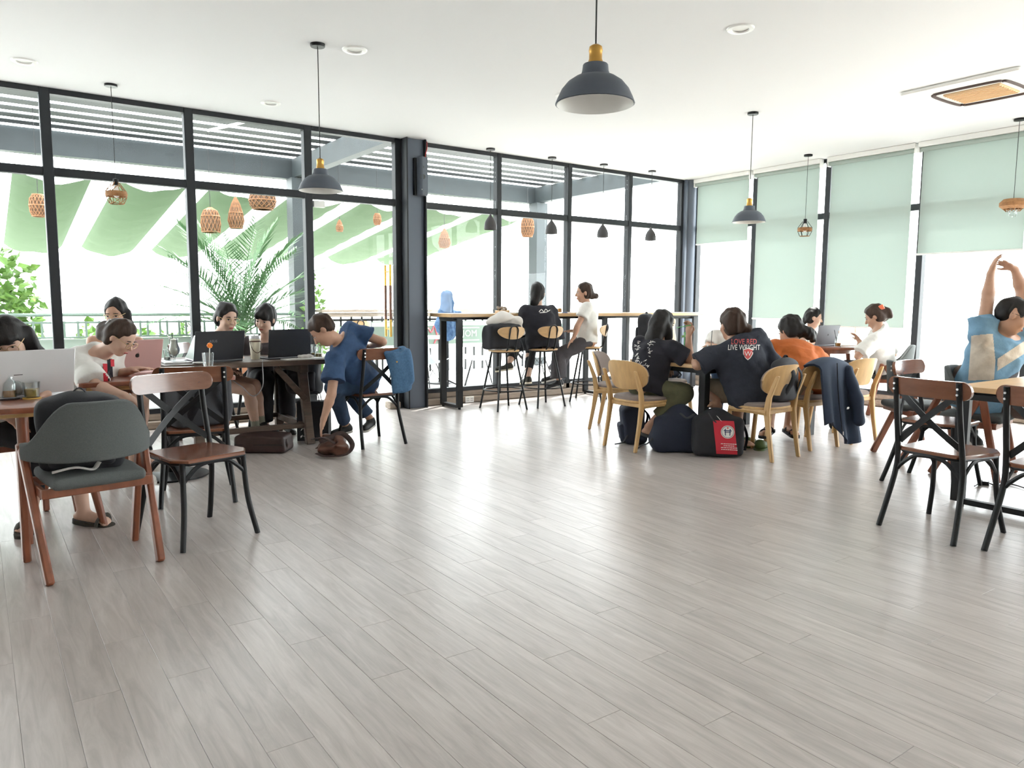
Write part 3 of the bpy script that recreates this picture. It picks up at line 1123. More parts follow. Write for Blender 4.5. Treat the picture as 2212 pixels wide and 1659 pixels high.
def frond(length, lean, az, base, seed):
    rg = random.Random(seed)
    ca, sa = math.cos(az), math.sin(az)
    pts = []
    x = z = 0.0
    ang = lean
    n = 16
    for i in range(n + 1):
        pts.append(np.array([base[0] + x * ca, base[1] + x * sa, base[2] + z]))
        st = length / n
        x += st * math.sin(ang)
        z += st * math.cos(ang)
        ang += (0.55 + 0.55 * lean) / n
    b = MB()
    b.tube(pts, [0.012 * (1 - 0.8 * i / n) for i in range(n + 1)], 5)
    side = np.array([-sa, ca, 0])
    for i in range(2, n + 1):
        for half in (0.0, 0.5):
            if i == n and half:
                continue
            p = pts[i] * (1 - half) + pts[min(i + 1, n)] * half
            t = nrm(pts[min(i + 1, n)] - pts[i - 1])
            u = (i + half) / n
            ll = length * (0.10 + 0.20 * math.sin(math.pi * min(1, 0.12 + u * 0.92)))
            for s in (-1, 1):
                d = nrm(side * s * 0.95 + t * (0.65 + 0.5 * u) + np.array([0, 0, 0.12 - 0.4 * rg.random()]))
                w = nrm(np.cross(d, np.array([0, 0, 1.0]))) * 0.013
                e = p + d * ll
                m = p + d * ll * 0.4
                b.add([p - w * 0.4, m - w, e, m + w, p + w * 0.4], [(0, 1, 2, 3, 4)])
    return b


for k in range(30):
    az = k * 2.399963
    lean = 0.04 + 0.036 * k
    L = 1.75 - 0.012 * k
    frond(L, lean, az, (0.03 * math.cos(az), 0.03 * math.sin(az), 0.80 + 0.01 * (k % 5)), k).build('frond', 'leaf_dark', pl, smooth=None)


def leaf_cloud(n, c, r, size, seed, drop=0.4):
    rg = np.random.RandomState(seed)
    b = MB()
    for _ in range(n):
        d = nrm(rg.normal(size=3))
        p = np.asarray(c) + d * np.asarray(r) * rg.uniform(0.35, 1.0)
        u = nrm(d + rg.normal(size=3) * 0.7 + np.array([0, 0, -drop]))
        w = nrm(np.cross(u, rg.normal(size=3)))
        nn = np.cross(u, w)
        s = size * rg.uniform(0.6, 1.25)
        b.add([p, p + u * s * 0.35 + w * s * 0.38 + nn * s * 0.08, p + u * s * 1.05, p + u * s * 0.35 - w * s * 0.38 + nn * s * 0.08],
              [(0, 1, 2), (0, 2, 3)])
    return b


def shrub(name, label, loc, r, n, size, seed, group=None, m='leaf_green', cat='plant'):
    t = thing(name, label, cat, loc, group=group)
    o = leaf_cloud(n, (0, 0, r[2]), r, size, seed).build('foliage', m, t, smooth=None)
    o['kind'] = 'stuff'
    for k in range(3):
        MB().tube([(0.05 * (k - 1), 0, 0), (r[0] * 0.4 * (k - 1), 0.02, r[2] * 1.2)], [0.014, 0.006], 6).build('stem', 'bark', t)


shrub('climbing_vine', 'bright green climbing vine with big leaves outside the leftmost window', (0.22, 13.6, -0.3), (0.72, 0.35, 1.22), 900, 0.17, 5)
shrub('shrub', 'light green shrub behind the railing below the climbing vine', (1.72, 13.3, -0.3), (0.62, 0.4, 0.66), 360, 0.14, 6, 'shrubs beyond the railing')
shrub('shrub', 'light green shrub behind the railing beside the seated woman in front', (2.95, 13.6, -0.3), (0.7, 0.4, 0.60), 380, 0.14, 7, 'shrubs beyond the railing')
shrub('shrub', 'light green shrub beyond the outdoor counter', (5.3, 13.6, -0.3), (0.9, 0.4, 0.64), 380, 0.12, 9, 'shrubs beyond the railing')
shrub('column_vine', 'thin green creeper climbing the outdoor steel column', (4.66, 12.2, 0.0), (0.20, 0.14, 0.92), 170, 0.11, 8)

# blue cloth over a stand outside
jd = thing('draped_jacket', 'mottled blue jacket draped over a post outside the first bar window', 'jacket', (5.75, 9.7, -0.02))
MB().tube([(0, 0, 0), (0, 0, 1.2)], 0.02, 8).build('stand_pole', 'black_metal', jd)
MB().tube([(-0.18, -0.15, 0.01), (0, 0, 0.12), (0.18, -0.15, 0.01)], 0.012, 6).build('stand_foot', 'black_metal', jd)
s = Sdf(0.012)
s.cone((5.76, 9.7, 0.85), (5.74, 9.7, 1.36), 0.15, 0.085, 0.06)
s.cone((5.64, 9.7, 0.92), (5.72, 9.7, 1.15), 0.09, 0.07, 0.06)
s.cone((5.86, 9.7, 1.11), (5.95, 9.68, 1.09), 0.035, 0.03, 0.04)
s.fold(0.012, 38, 3)
s.build('cloth', 'denim_blue', jd, origin=(5.75, 9.7, -0.02))

# ================================================================== FURNITURE
# ---- bistro chair: black tube frame, wooden seat, curved wooden top rail, crossed flat bars (faces +Y)


def cross_back_chair():
    t = thing('cross_back_chair', 'x', 'chair')
    out = [(-0.155, -0.195), (0.155, -0.195), (0.185, -0.17), (0.215, 0.12), (0.16, 0.205), (-0.16, 0.205), (-0.215, 0.12), (-0.185, -0.17)]
    ins = [(x * 0.97, y * 0.97) for x, y in out]
    b = MB()
    b.prism(out, 0.447, 0.460)
    b.prism(out, 0.460, 0.466, ins)
    s = b.build('seat', 'wood_brown', t, smooth=0.5)
    ring = [(x * 0.93, y * 0.93, 0.440) for x, y in out]
    MB().tube(ring, 0.010, 8, closed=True).build('seat_ring', 'black_metal', t)
    for sx in (-1, 1):
        P = spline([(sx * 0.175, -0.255, 0.862), (sx * 0.178, -0.225, 0.66), (sx * 0.182, -0.188, 0.46), (sx * 0.188, -0.185, 0.33), (sx * 0.205, -0.235, 0.13), (sx * 0.215, -0.275, 0.0)], 5)
        MB().tube(P, 0.0155, 10).build('rear_leg', 'black_metal', t)
        P = spline([(sx * 0.172, 0.165, 0.445), (sx * 0.175, 0.17, 0.33), (sx * 0.185, 0.185, 0.18), (sx * 0.215, 0.215, 0.0)], 5)
        MB().tube(P, 0.0145, 10).build('front_leg', 'black_metal', t)
        # bentwood-like braces under the seat
        P = spline([(sx * 0.186, -0.182, 0.335), (sx * 0.186, -0.165, 0.355), (sx * 0.185, -0.09, 0.42), (sx * 0.184, 0.0, 0.432), (sx * 0.182, 0.08, 0.42), (sx * 0.178, 0.15, 0.355), (sx * 0.178, 0.165, 0.335)], 4)
        MB().tube(P, 0.008, 6, flat=1.5).build('brace', 'black_metal', t)
    for y in (-0.186, 0.172):
        P = spline([(-0.178, y, 0.335), (-0.155, y, 0.365), (-0.085, y, 0.422), (0, y, 0.433), (0.085, y, 0.422), (0.155, y, 0.365), (0.178, y, 0.335)], 4)
        MB().tube(P, 0.008, 6, flat=1.5).build('brace', 'black_metal', t)
    # crossed bars
    for sx in (-1, 1):
        a = np.array([sx * 0.17, -0.235 - 0.003 * sx, 0.80])
        b_ = np.array([-sx * 0.17, -0.186 - 0.003 * sx, 0.50])
        G = []
        for i in range(9):
            u = i / 8
            p = a * (1 - u) + b_ * u
            p[1] -= 0.03 * math.sin(math.pi * u)
            d = nrm(np.array([b_[2] - a[2], 0, a[0] - b_[0]])) * 0.017
            G.append([p - d, p + d])
        MB().sheet(G, 0.005).build('cross_bar', 'black_metal', t)
    # top rail
    G = []
    for i in range(41):
        u = math.sin((i / 40 - 0.5) * math.pi)
        x = 0.232 * u
        y = -0.245 - 0.034 * (1 - u * u) + 0.018
        hh = 0.0495 * math.sqrt(max(0.0, 1 - max(0, (abs(u) - 0.80) / 0.20) ** 2)) + 0.0005
        G.append([(x, y + 0.012 * hh / 0.05, 0.818 - hh), (x, y + 0.004, 0.818), (x, y - 0.004 * hh / 0.05, 0.818 + hh)])
    r = MB().sheet(G, 0.020, (0, 1, 0)).build('top_rail', 'wood_brown', t, smooth=0.9)
    for sx in (-1, 1):
        for dz in (0.012, -0.018):
            MB().tube([(sx * 0.176, -0.266, 0.818 + dz), (sx * 0.176, -0.272, 0.818 + dz)], 0.006, 8).build('bolt', 'steel_bolt', r)
    return t


def place(proto, state, loc, face, label, group, tilt=None):
    o = proto if not state else copy_tree(proto)
    state.append(1)
    o.location = loc
    o.rotation_euler = (0, 0, heading(*face))
    tag(o, label, None, group)
    return o


XB_CH, xs = cross_back_chair(), []
for x, y, fx, fy, lab in (
        (0.935, 4.225, 0.283, -0.959, 'empty cross back chair in the left foreground, its glossy seat turned to the camera'),
        (1.13, 5.11, 0.22, 0.975, 'cross back chair with a dark backpack on it, right behind the empty one'),
        (2.86, 6.21, -0.06, 1.0, 'cross back chair under the person in denim, jacket over its rail'),
        (0.95, 7.15, 0.0, -1.0, 'cross back chair under the woman in the white camisole'),
        (1.76, 7.48, 0.82, -0.57, 'cross back chair under the woman in the green top'),
        (2.33, 7.53, -0.05, -1.0, 'cross back chair under the woman in the charcoal top'),
        (4.44, 1.955, 0.99, -0.10, 'nearest empty cross back chair with its back to the camera at the right table'),
        (4.46, 1.41, 0.995, -0.06, 'cross back chair cut off by the right edge of the picture'),
        (5.50, 2.50, 0.04, -1.0, 'cross back chair at the far corner of the right table, side on')):
    place(XB_CH, xs, (x, y, 0), (fx, fy), lab, 'cross back chairs')

# ---- grey shell chair with reddish wooden legs (faces +Y)


def shell_chair():
    t = thing('shell_armchair', 'x', 'chair')
    # padded seat
    s = Sdf(0.010)
    s.box((0, 0.0, 0.442), (0.178, 0.185, 0.006), 0.022, k=0.0)
    s.ell((0, 0, 0.450), (0.19, 0.195, 0.032), k=0.03)
    s.build('seat', 'fabric_grey', t)
    # wrap-round back, thick padded sheet
    G = []
    for i in range(31):
        u = i / 30 * 2 - 1
        a = u * 1.42
        r = 0.262
        x = r * math.sin(a) * 1.02
        y = 0.035 - (r - 0.005) * math.cos(a) * 0.98 + 0.02
        au = abs(u)
        top = 0.620 + 0.190 * (0.5 + 0.5 * math.cos(math.pi * min(1, max(0, (au - 0.28) / 0.62))))
        bot = 0.532 + 0.008 * au ** 2
        row = []
        for j in range(9):
            v = j / 8
            z = bot + (top - bot) * v
            lean = 0.10 * (z - 0.54)
            rr = 1 + lean * 1.2
            row.append((x * (1 + lean * 0.5), (y - 0.05) * rr + 0.05 - lean * 0.5, z))
        G.append(row)
    me = MB().sheet(G, 0.034)
    o = me.build('backrest', 'fabric_grey', t, smooth=1.4)
    md = o.modifiers.new('round', 'BEVEL')
    md.width = 0.014
    md.segments = 3
    md.limit_method = 'ANGLE'
    md.angle_limit = 1.0
    # legs: an inverted V each side
    for sx in (-1, 1):
        MB().bar((sx * 0.262, 0.09, 0.60), (sx * 0.245, 0.215, 0.0), 0.034, 0.050, up=(0, 1, 0)).build('front_leg', 'wood_red', t, bevel=0.008)
        MB().bar((sx * 0.262, 0.06, 0.585), (sx * 0.235, -0.225, 0.0), 0.034, 0.050, up=(0, 1, 0)).build('rear_leg', 'wood_red', t, bevel=0.008)
        MB().bar((sx * 0.225, -0.14, 0.40), (sx * 0.225, 0.165, 0.40), 0.022, 0.045).build('side_rail', 'wood_red', t, bevel=0.004)
    for y in (-0.15, 0.17):
        MB().bar((-0.235, y, 0.40), (0.235, y, 0.40), 0.022, 0.045).build('cross_rail', 'wood_red', t, bevel=0.004)
    return t


SH, ss = shell_chair(), []
for x, y, fx, fy, lab in (
        (0.41, 4.075, -0.13, 0.99, 'grey shell armchair with reddish legs in the left foreground, a dark bag on its seat'),
        (0.02, 5.42, 0.10, -1.0, 'grey shell armchair at the left edge under the woman behind the silver laptop'),
        (0.60, 5.97, 0.93, -0.35, 'shell armchair under the woman bent over in the white shirt'),
        (8.62, 4.48, -0.45, 0.89, 'grey shell armchair by the window under the woman with the orange hair clip'),
        (6.30, 3.05, 0.80, -0.60, 'empty grey shell armchair turned sideways beyond the right table'),
        (6.10, 2.50, 0.15, -1.0, 'grey shell armchair under the stretching man')):
    place(SH, ss, (x, y, 0), (fx, fy), lab, 'grey shell armchairs')

# ---- pine chair: padded seat, rounded plywood back on two posts (faces +Y)


def pine_chair():
    t = thing('pine_chair', 'x', 'chair')
    out = []
    for k in range(32):
        a = 2 * math.pi * k / 32
        c, s_ = math.cos(a), math.sin(a)
        out.append((0.225 * abs(c) ** 0.7 * (1 if c > 0 else -1), 0.21 * abs(s_) ** 0.7 * (1 if s_ > 0 else -1)))
    MB().prism(out, 0.415, 0.435).build('seat_board', 'wood_pine', t, bevel=0.004)
    pad = MB()
    for z0, z1, k0, k1 in ((0.435, 0.452, 0.975, 0.985), (0.452, 0.465, 0.985, 0.93), (0.465, 0.470, 0.93, 0.70)):
        pad.prism([(x * k0, y * k0) for x, y in out], z0, z1, [(x * k1, y * k1) for x, y in out])
    pad.build('seat_pad', 'fabric_taupe', t, smooth=1.0)
    # legs with the rear pair running up as back posts
    for sx in (-1, 1):
        MB().bar((sx * 0.19, 0.165, 0.42), (sx * 0.215, 0.215, 0.0), 0.034, 0.034, up=(0, 1, 0)).build('front_leg', 'wood_pine', t, bevel=0.008)
        G = []
        for (y, z, w) in ((-0.245, 0.0, 0.030), (-0.20, 0.25, 0.040), (-0.178, 0.40, 0.052), (-0.195, 0.52, 0.044), (-0.235, 0.62, 0.036), (-0.268, 0.70, 0.026)):
            G.append([(sx * 0.192, y - w / 2, z), (sx * 0.192, y + w / 2, z)])
        MB().sheet(G[::sx], 0.030).build('rear_leg', 'wood_pine', t, bevel=0.006)
        P = [(sx * 0.205, -0.18, 0.395), (sx * 0.203, -0.06, 0.400), (sx * 0.203, 0.06, 0.400), (sx * 0.202, 0.17, 0.395)]
        MB().tube(P, 0.016, 6, flat=1.5).build('side_rail', 'wood_pine', t)
        for z in (0.60, 0.665):
            pass
    for y in (-0.17, 0.17):
        MB().bar((-0.195, y, 0.397), (0.195, y, 0.397), 0.024, 0.038).build('cross_rail', 'wood_pine', t, bevel=0.004)
    # plywood back with a pad on the front
    outl = []
    for k in range(33):
        outl.append(k)
    for nm, m, th, dy, sc in (('backrest', 'wood_pine', 0.014, 0.0, 1.0), ('back_pad', 'fabric_taupe', 0.018, 0.015, 0.97)):
        G = []
        for i in range(29):
            u = math.sin((i / 28 - 0.5) * math.pi)
            au = min(1.0, abs(u))
            env = (1 - au ** 3.2) ** (1 / 2.6)
            zc = 0.655
            row = []
            for j in range(9):
                v = j / 8 * 2 - 1
                z = zc + sc * (0.125 * v * env + 0.002 * v + (0.0 if v > 0 else 0.0))
                x = 0.235 * u * sc * (1.0 - 0.05 * max(0, -v))
                y = -0.232 + 0.075 * u * u - 0.26 * (z - zc) + dy
                row.append((x, y, z))
            G.append(row)
        MB().sheet(G, th, (0, 1, 0)).build(nm, m, t, smooth=0.9)
    return t


PC, ps = pine_chair(), []
for x, y, fx, fy, lab in (
        (4.76, 4.69, 0.99, 0.0, 'pine chair with rounded plywood back under the woman in olive trousers'),
        (5.33, 3.85, -0.05, 1.0, 'pine chair under the person in the dark lettered shirt'),
        (6.04, 3.93, 0.06, 1.0, 'pine chair with a navy jacket hung over its back'),
        (6.63, 3.90, 0.06, 1.0, 'empty pine chair to the right of the navy jacket'),
        (5.28, 5.52, 0.55, -0.83, 'pine chair turned to the camera behind the woman in olive trousers'),
        (5.95, 5.52, 0.0, -1.0, 'pine chair on the far side of the table with a blue bag on its seat'),
        (6.84, 5.42, -0.75, -0.66, 'pine chair at the far right corner of the table, hidden behind the lettered shirt'),
        (8.62, 6.02, -0.25, -1.0, 'pine chair behind the round red table by the blinds')):
    place(PC, ps, (x, y, 0), (fx, fy), lab, 'pine chairs')

# ---- bar stool (faces +Y)


def bar_stool():
    t = thing('bar_stool', 'x', 'stool')
    MB().prism(rrect(0.34, 0.32, 0.11, 6), 0.690, 0.712).build('seat', 'wood_oak', t, bevel=0.006, seg=2)
    MB().tube([(0.13 * math.cos(k * math.pi / 10), 0.13 * math.sin(k * math.pi / 10), 0.682) for k in range(20)], 0.009, 6, closed=True).build('seat_ring', 'black_metal', t)
    for sx in (-1, 1):
        for sy in (-1, 1):
            MB().tube([(sx * 0.10, sy * 0.10, 0.688), (sx * 0.205, sy * 0.205, 0.0)], 0.012, 8).build('leg', 'black_metal', t)
    r = 0.232
    MB().tube([(r * math.cos(k * math.pi / 16), r * math.sin(k * math.pi / 16), 0.235) for k in range(32)], 0.008, 6, closed=True).build('foot_ring', 'black_metal', t)
    P = [(-0.055, -0.05, 0.685), (-0.055, -0.13, 0.688), (-0.055, -0.175, 0.72)] + \
        [(0.055 * math.cos(math.radians(180 - a)), -0.185 - 0.0 * a - 0.05, 0.945 + 0.055 * math.sin(math.radians(a))) for a in range(0, 181, 20)] + \
        [(0.055, -0.175, 0.72), (0.055, -0.13, 0.688), (0.055, -0.05, 0.685)]
    MB().tube(P, 0.009, 8).build('back_tube', 'black_metal', t)
    G = []
    for i in range(21):
        u = math.sin((i / 20 - 0.5) * math.pi) * 0.9999
        e_t = 0.052 * (1 - abs(u) ** 4) ** 0.5
        e_b = 0.092 * (1 - abs(u) ** 2.2) ** 0.6
        row = []
        for j in range(7):
            v = j / 6
            z = 0.935 - e_b - 0.001 + (e_b + e_t + 0.002) * v
            row.append((0.185 * u, -0.222 + 0.055 * u * u - 0.1 * (z - 0.93), z))
        G.append(row)
    MB().sheet(G, 0.012, (0, 1, 0)).build('backrest', 'wood_oak', t, smooth=0.8)
    return t


BS, bs = bar_stool(), []
for x, y, fx, fy, lab in (
        (5.10, 7.30, 0.05, 1.0, 'bar stool loaded with a black bag and a pale cloth'),
        (5.67, 7.28, 0.05, 1.0, 'bar stool under the person in the black shirt'),
        (6.46, 7.31, -0.62, 0.78, 'bar stool under the woman in the white T-shirt at the bar'),
        (7.62, 7.25, 0.10, 1.0, 'bar stool with a dark rucksack and cream cloth hung on it'),
        (4.95, 11.2, 0.1, 1.0, 'bar stool standing outside seen through the glass door, left one'),
        (5.85, 11.2, -0.2, 1.0, 'bar stool standing outside seen through the glass door, right one')):
    place(BS, bs, (x, y, 0 if y < 8 else -0.02), (fx, fy), lab, 'bar stools')

# ---- bar counter at the window
t = thing('window_bar', 'long narrow oak bar counter on black steel frames at the window', 'bar table', (6.7, 7.72, 0))
MB().box((0, 0, 1.115), (4.44, 0.50, 0.042)).build('counter_top', 'wood_oak', t, bevel=0.003)
MB().box((0, 0, 1.078), (4.30, 0.30, 0.03)).build('under_rail', 'black_metal', t)
for x in (-2.065, 0.24, 2.05):
    f = MB()
    for y in (-0.175, 0.20):
        f.box((x, y, 0.55), (0.075, 0.038, 1.05))
    f.box((x, 0.0125, 0.035), (0.075, 0.34, 0.035))
    f.box((x, 0.0125, 1.06), (0.075, 0.34, 0.035))
    fr = f.build('leg_frame', 'black_metal', t)
    for y in (-0.175, 0.20):
        MB().lathe([(0, 0), (0.018, 0), (0.018, 0.022), (0, 0.022)], (x, y, 0), n=10).build('foot', 'black_metal', fr)

# ---- left tables
t = thing('rounded_table', 'reddish wooden table with rounded end at the left edge, holding the silver laptop', 'table', (0, 4.80, 0))
P = rrect(1.50, 0.76, 0.30, 8, -0.18, 0.0)
MB().prism(P, 0.705, 0.735).build('table_top', 'wood_red', t, bevel=0.006, seg=2)
MB().box((-0.18, -0.24, 0.688), (1.06, 0.025, 0.035)).build('apron', 'wood_pine', t)
MB().box((-0.18, 0.24, 0.688), (1.06, 0.025, 0.035)).build('apron', 'wood_pine', t)
for (a, b_) in (((0.17, -0.22), (0.165, -0.24)), ((0.40, -0.10), (0.53, -0.115)), ((0.36, 0.20), (0.44, 0.26)), ((-0.72, 0.05), (-0.80, 0.05))):
    MB().tube([(a[0], a[1], 0.70), (b_[0], b_[1], 0.0)], [0.030, 0.019], 12).build('leg', 'wood_red', t)

t = thing('pedestal_table', 'reddish wooden table on a black pedestal, holding the pink laptop', 'table', (1.0, 5.80, 0))
MB().prism(rrect(0.98, 0.72, 0.03), 0.712, 0.742).build('table_top', 'wood_red', t, bevel=0.004)
MB().box((0, -0.30, 0.697), (0.88, 0.03, 0.03)).build('batten', 'wood_pine', t)
MB().box((0, 0.30, 0.697), (0.88, 0.03, 0.03)).build('batten', 'wood_pine', t)
MB().tube([(0.12, 0, 0.03), (0.12, 0, 0.70)], 0.045, 16).build('pedestal', 'black_metal', t)
MB().lathe([(0, 0), (0.24, 0), (0.24, 0.012), (0.06, 0.035), (0, 0.035)], (0.12, 0, 0), n=28).build('base', 'black_metal', t)

t = thing('trestle_table', 'dark rustic timber table with trestle legs before the glass door', 'table', (1.915, 6.85, 0))
for k in range(5):
    MB().box((0, -0.36 + 0.18 * k, 0.735), (1.43, 0.176, 0.045)).build('top_plank', 'wood_rustic', t, bevel=0.003)
for sx in (-1, 1):
    x = 0.44 * sx
    for sy in (-1, 1):
        MB().bar((x - 0.0 * sx, sy * 0.33, 0.69), (x + 0.03 * sx, sy * 0.415, 0.0), 0.075, 0.06, up=(0, 1, 0)).build('leg', 'wood_rustic', t, bevel=0.004)
    MB().box((x, 0, 0.675), (0.07, 0.80, 0.07)).build('head_beam', 'wood_rustic', t, bevel=0.003)
    MB().box((x + 0.02 * sx, 0, 0.155), (0.05, 0.78, 0.06)).build('stretcher', 'wood_rustic', t, bevel=0.003)
    MB().bar((x + 0.01 * sx, -0.38, 0.40), (x - 0.22 * sx, -0.30, 0.69), 0.05, 0.05).build('brace', 'wood_rustic', t)
for y in (-0.375, 0.375):
    MB().bar((-0.47, y, 0.17), (0.47, y, 0.17), 0.05, 0.045).build('stretcher', 'wood_rustic', t, bevel=0.003)

# ---- right tables
t = thing('square_leg_table', 'light oak table on black square legs between the pine chairs', 'table', (5.80, 4.57, 0))
MB().box((0, 0, 0.737), (1.72, 0.90, 0.032)).build('table_top', 'wood_oak', t, bevel=0.003)
MB().box((0, 0, 0.70), (1.64, 0.82, 0.042)).build('frame', 'black_metal', t)
for sx in (-1, 1):
    for sy in (-1, 1):
        MB().box((sx * 0.785, sy * 0.375, 0.35), (0.065, 0.065, 0.70)).build('leg', 'black_metal', t)

t = thing('round_red_table', 'small round reddish table by the blinds with a grey laptop and drinks', 'table', (8.42, 5.22, 0))
MB().lathe([(0, 0.735), (0.42, 0.735), (0.43, 0.745), (0.43, 0.757), (0.42, 0.765), (0, 0.765)], n=48).build('table_top', 'wood_red', t)
MB().lathe([(0.30, 0.685), (0.315, 0.685), (0.315, 0.735), (0.30, 0.735)], n=32, close=True).build('apron', 'wood_red', t)
for k in range(4):
    a = k * math.pi / 2 + 0.35
    MB().tube([(0.27 * math.cos(a), 0.27 * math.sin(a), 0.72), (0.36 * math.cos(a), 0.36 * math.sin(a), 0.0)], [0.026, 0.017], 10).build('leg', 'wood_red', t)

t = thing('loop_leg_table', 'oak table with black floor loop legs at the right edge', 'table', (6.02, 1.72, 0))
MB().box((0, 0, 0.748), (2.04, 0.96, 0.034)).build('table_top', 'wood_oak', t, bevel=0.003)
MB().box((0, 0, 0.715), (1.9, 0.8, 0.03)).build('frame', 'black_metal', t)
for sx in (-1, 1):
    lp = MB()
    for sy in (-1, 1):
        lp.box((sx * 0.99, sy * 0.42, 0.37), (0.04, 0.075, 0.68))
    lp.box((sx * 0.99, 0, 0.035), (0.04, 0.80, 0.035))
    lp.box((sx * 0.99, 0, 0.70), (0.04, 0.80, 0.035))
    lo = lp.build('leg_loop', 'black_metal', t)
    for sy in (-1, 1):
        MB().lathe([(0, 0), (0.018, 0), (0.018, 0.02), (0, 0.02)], (sx * 0.99, sy * 0.40, 0), n=10).build('foot', 'black_metal', lo)

# ---- outdoor chairs behind the bar window


def wire_chair():
    t = thing('wire_leg_chair', 'x', 'chair')
    G = []
    for i in range(13):
        u = i / 12
        row = []
        for j in range(11):
            v = j / 10 * 2 - 1
            y = 0.22 - 0.42 * min(1, u / 0.55) - 0.06 * max(0, (u - 0.55) / 0.45)
            z = 0.45 - 0.03 * math.sin(math.pi * min(1, u / 0.55)) + 0.38 * max(0, (u - 0.45) / 0.55) ** 1.2 + 0.05 * v * v
            row.append((0.23 * v * (1 - 0.15 * u), y, z))
        G.append(row)
    MB().sheet(G, 0.012).build('shell', 'plastic_pale', t, smooth=1.0)
    for sx in (-1, 1):
        for sy in (-1, 1):
            MB().tube([(sx * 0.08, sy * 0.1, 0.43), (sx * 0.22, sy * 0.22, 0)], 0.008, 6).build('leg', 'black_metal', t)
        MB().tube([(sx * 0.20, 0.20, 0.05), (-sx * 0.08, 0.1, 0.42)], 0.004, 5).build('wire', 'black_metal', t)
        MB().tube([(sx * 0.20, -0.20, 0.05), (-sx * 0.08, -0.1, 0.42)], 0.004, 5).build('wire', 'black_metal', t)
    return t


WC, ws = wire_chair(), []
for x, y, fx, fy, lab in ((5.15, 9.25, 0.9, 0.4, 'pale plastic wire leg chair outside next to the steel column'),
                          (6.15, 9.45, -0.8, 0.5, 'pale plastic wire leg chair outside behind the loaded bar stool'),
                          (7.3, 9.5, 0.3, 0.9, 'pale plastic wire leg chair outside behind the woman at the bar')):
    place(WC, ws, (x, y, -0.02), (fx, fy), lab, 'plastic chairs on the deck')
t = thing('deck_table', 'white round cafe table outside behind the bar window', 'table', (6.0, 10.35, -0.02))
MB().lathe([(0, 0.72), (0.36, 0.72), (0.37, 0.735), (0.36, 0.75), (0, 0.75)], n=36).build('table_top', 'white_plastic', t)
MB().tube([(0, 0, 0.02), (0, 0, 0.72)], 0.03, 10).build('pedestal', 'black_metal', t)
MB().lathe([(0, 0), (0.22, 0), (0.2, 0.02), (0, 0.03)], n=24).build('base', 'black_metal', t)

# ================================================================== THINGS ON TABLES AND FLOOR
mat('silver', (0.60, 0.60, 0.61), 0.4, 0.6)
mat('pink_metal', (0.56, 0.36, 0.34), 0.45, 0.35)
mat('laptop_black', (0.018, 0.02, 0.026), 0.4)
mat('laptop_grey', (0.15, 0.15, 0.17), 0.4, 0.4)
mat('logo_dark', (0.02, 0.02, 0.02), 0.3)
mat('logo_grey', (0.28, 0.28, 0.30), 0.3, 0.5)
mat('screen_dark', (0.02, 0.02, 0.03), 0.12)
mat('coffee', (0.48, 0.25, 0.10), 0.4)
mat('tea', (0.55, 0.42, 0.13), 0.25)
mat('milk', (0.80, 0.78, 0.68), 0.4)
mat('orange_juice', (0.80, 0.32, 0.03), 0.3)
mat('cola', (0.07, 0.025, 0.02), 0.2)
mat('straw_black', (0.015, 0.015, 0.018), 0.4)
mat('straw_white', (0.78, 0.78, 0.76), 0.4)
mat('straw_green', (0.10, 0.45, 0.12), 0.4)
mat('straw_orange', (0.75, 0.28, 0.06), 0.4)
mat('flower_orange', (0.85, 0.24, 0.02), 0.5)
mat('cream', (0.74, 0.68, 0.54), 0.5)
mat('leather_dark', (0.045, 0.022, 0.02), 0.5, noise=0.3, nscale=12, bump=0.15, bscale=90)
mat('leather_brown', (0.125, 0.052, 0.033), 0.45, noise=0.35, nscale=9, bump=0.15, bscale=90)
mat('bag_black', (0.014, 0.015, 0.02), 0.85, bump=0.3, bscale=350)
mat('bag_navy', (0.018, 0.024, 0.045), 0.85, bump=0.3, bscale=350)
mat('bag_charcoal', (0.045, 0.047, 0.055), 0.85, bump=0.3, bscale=350)
mat('patch_red', (0.55, 0.025, 0.045), 0.7)
mat('print_white', (0.78, 0.77, 0.74), 0.7)
mat('print_red', (0.62, 0.10, 0.10), 0.7)
mat('print_navy', (0.03, 0.035, 0.12), 0.7)
mat('cloth_white', (0.66, 0.63, 0.60), 0.95, bump=0.2, bscale=300)
mat('cloth_cream', (0.64, 0.57, 0.47), 0.95, bump=0.2, bscale=300)
mat('jacket_navy', (0.026, 0.040, 0.070), 0.9, bump=0.2, bscale=300)
mat('denim', (0.075, 0.17, 0.31), 0.9, noise=0.3, nscale=60, bump=0.25, bscale=300)
mat('paper', (0.78, 0.78, 0.76), 0.8)
mat('notebook_yellow', (0.70, 0.46, 0.12), 0.6)
mat('phone_blue', (0.05, 0.10, 0.30), 0.3)
mat('clog_green', (0.06, 0.10, 0.025), 0.6)


def on(px, py, z):
    d = _F * FPX + _R * (px - IMG_W / 2) - _U * (py - IMG_H / 2)
    return CAM + d * (z - CAM[2]) / d[2]


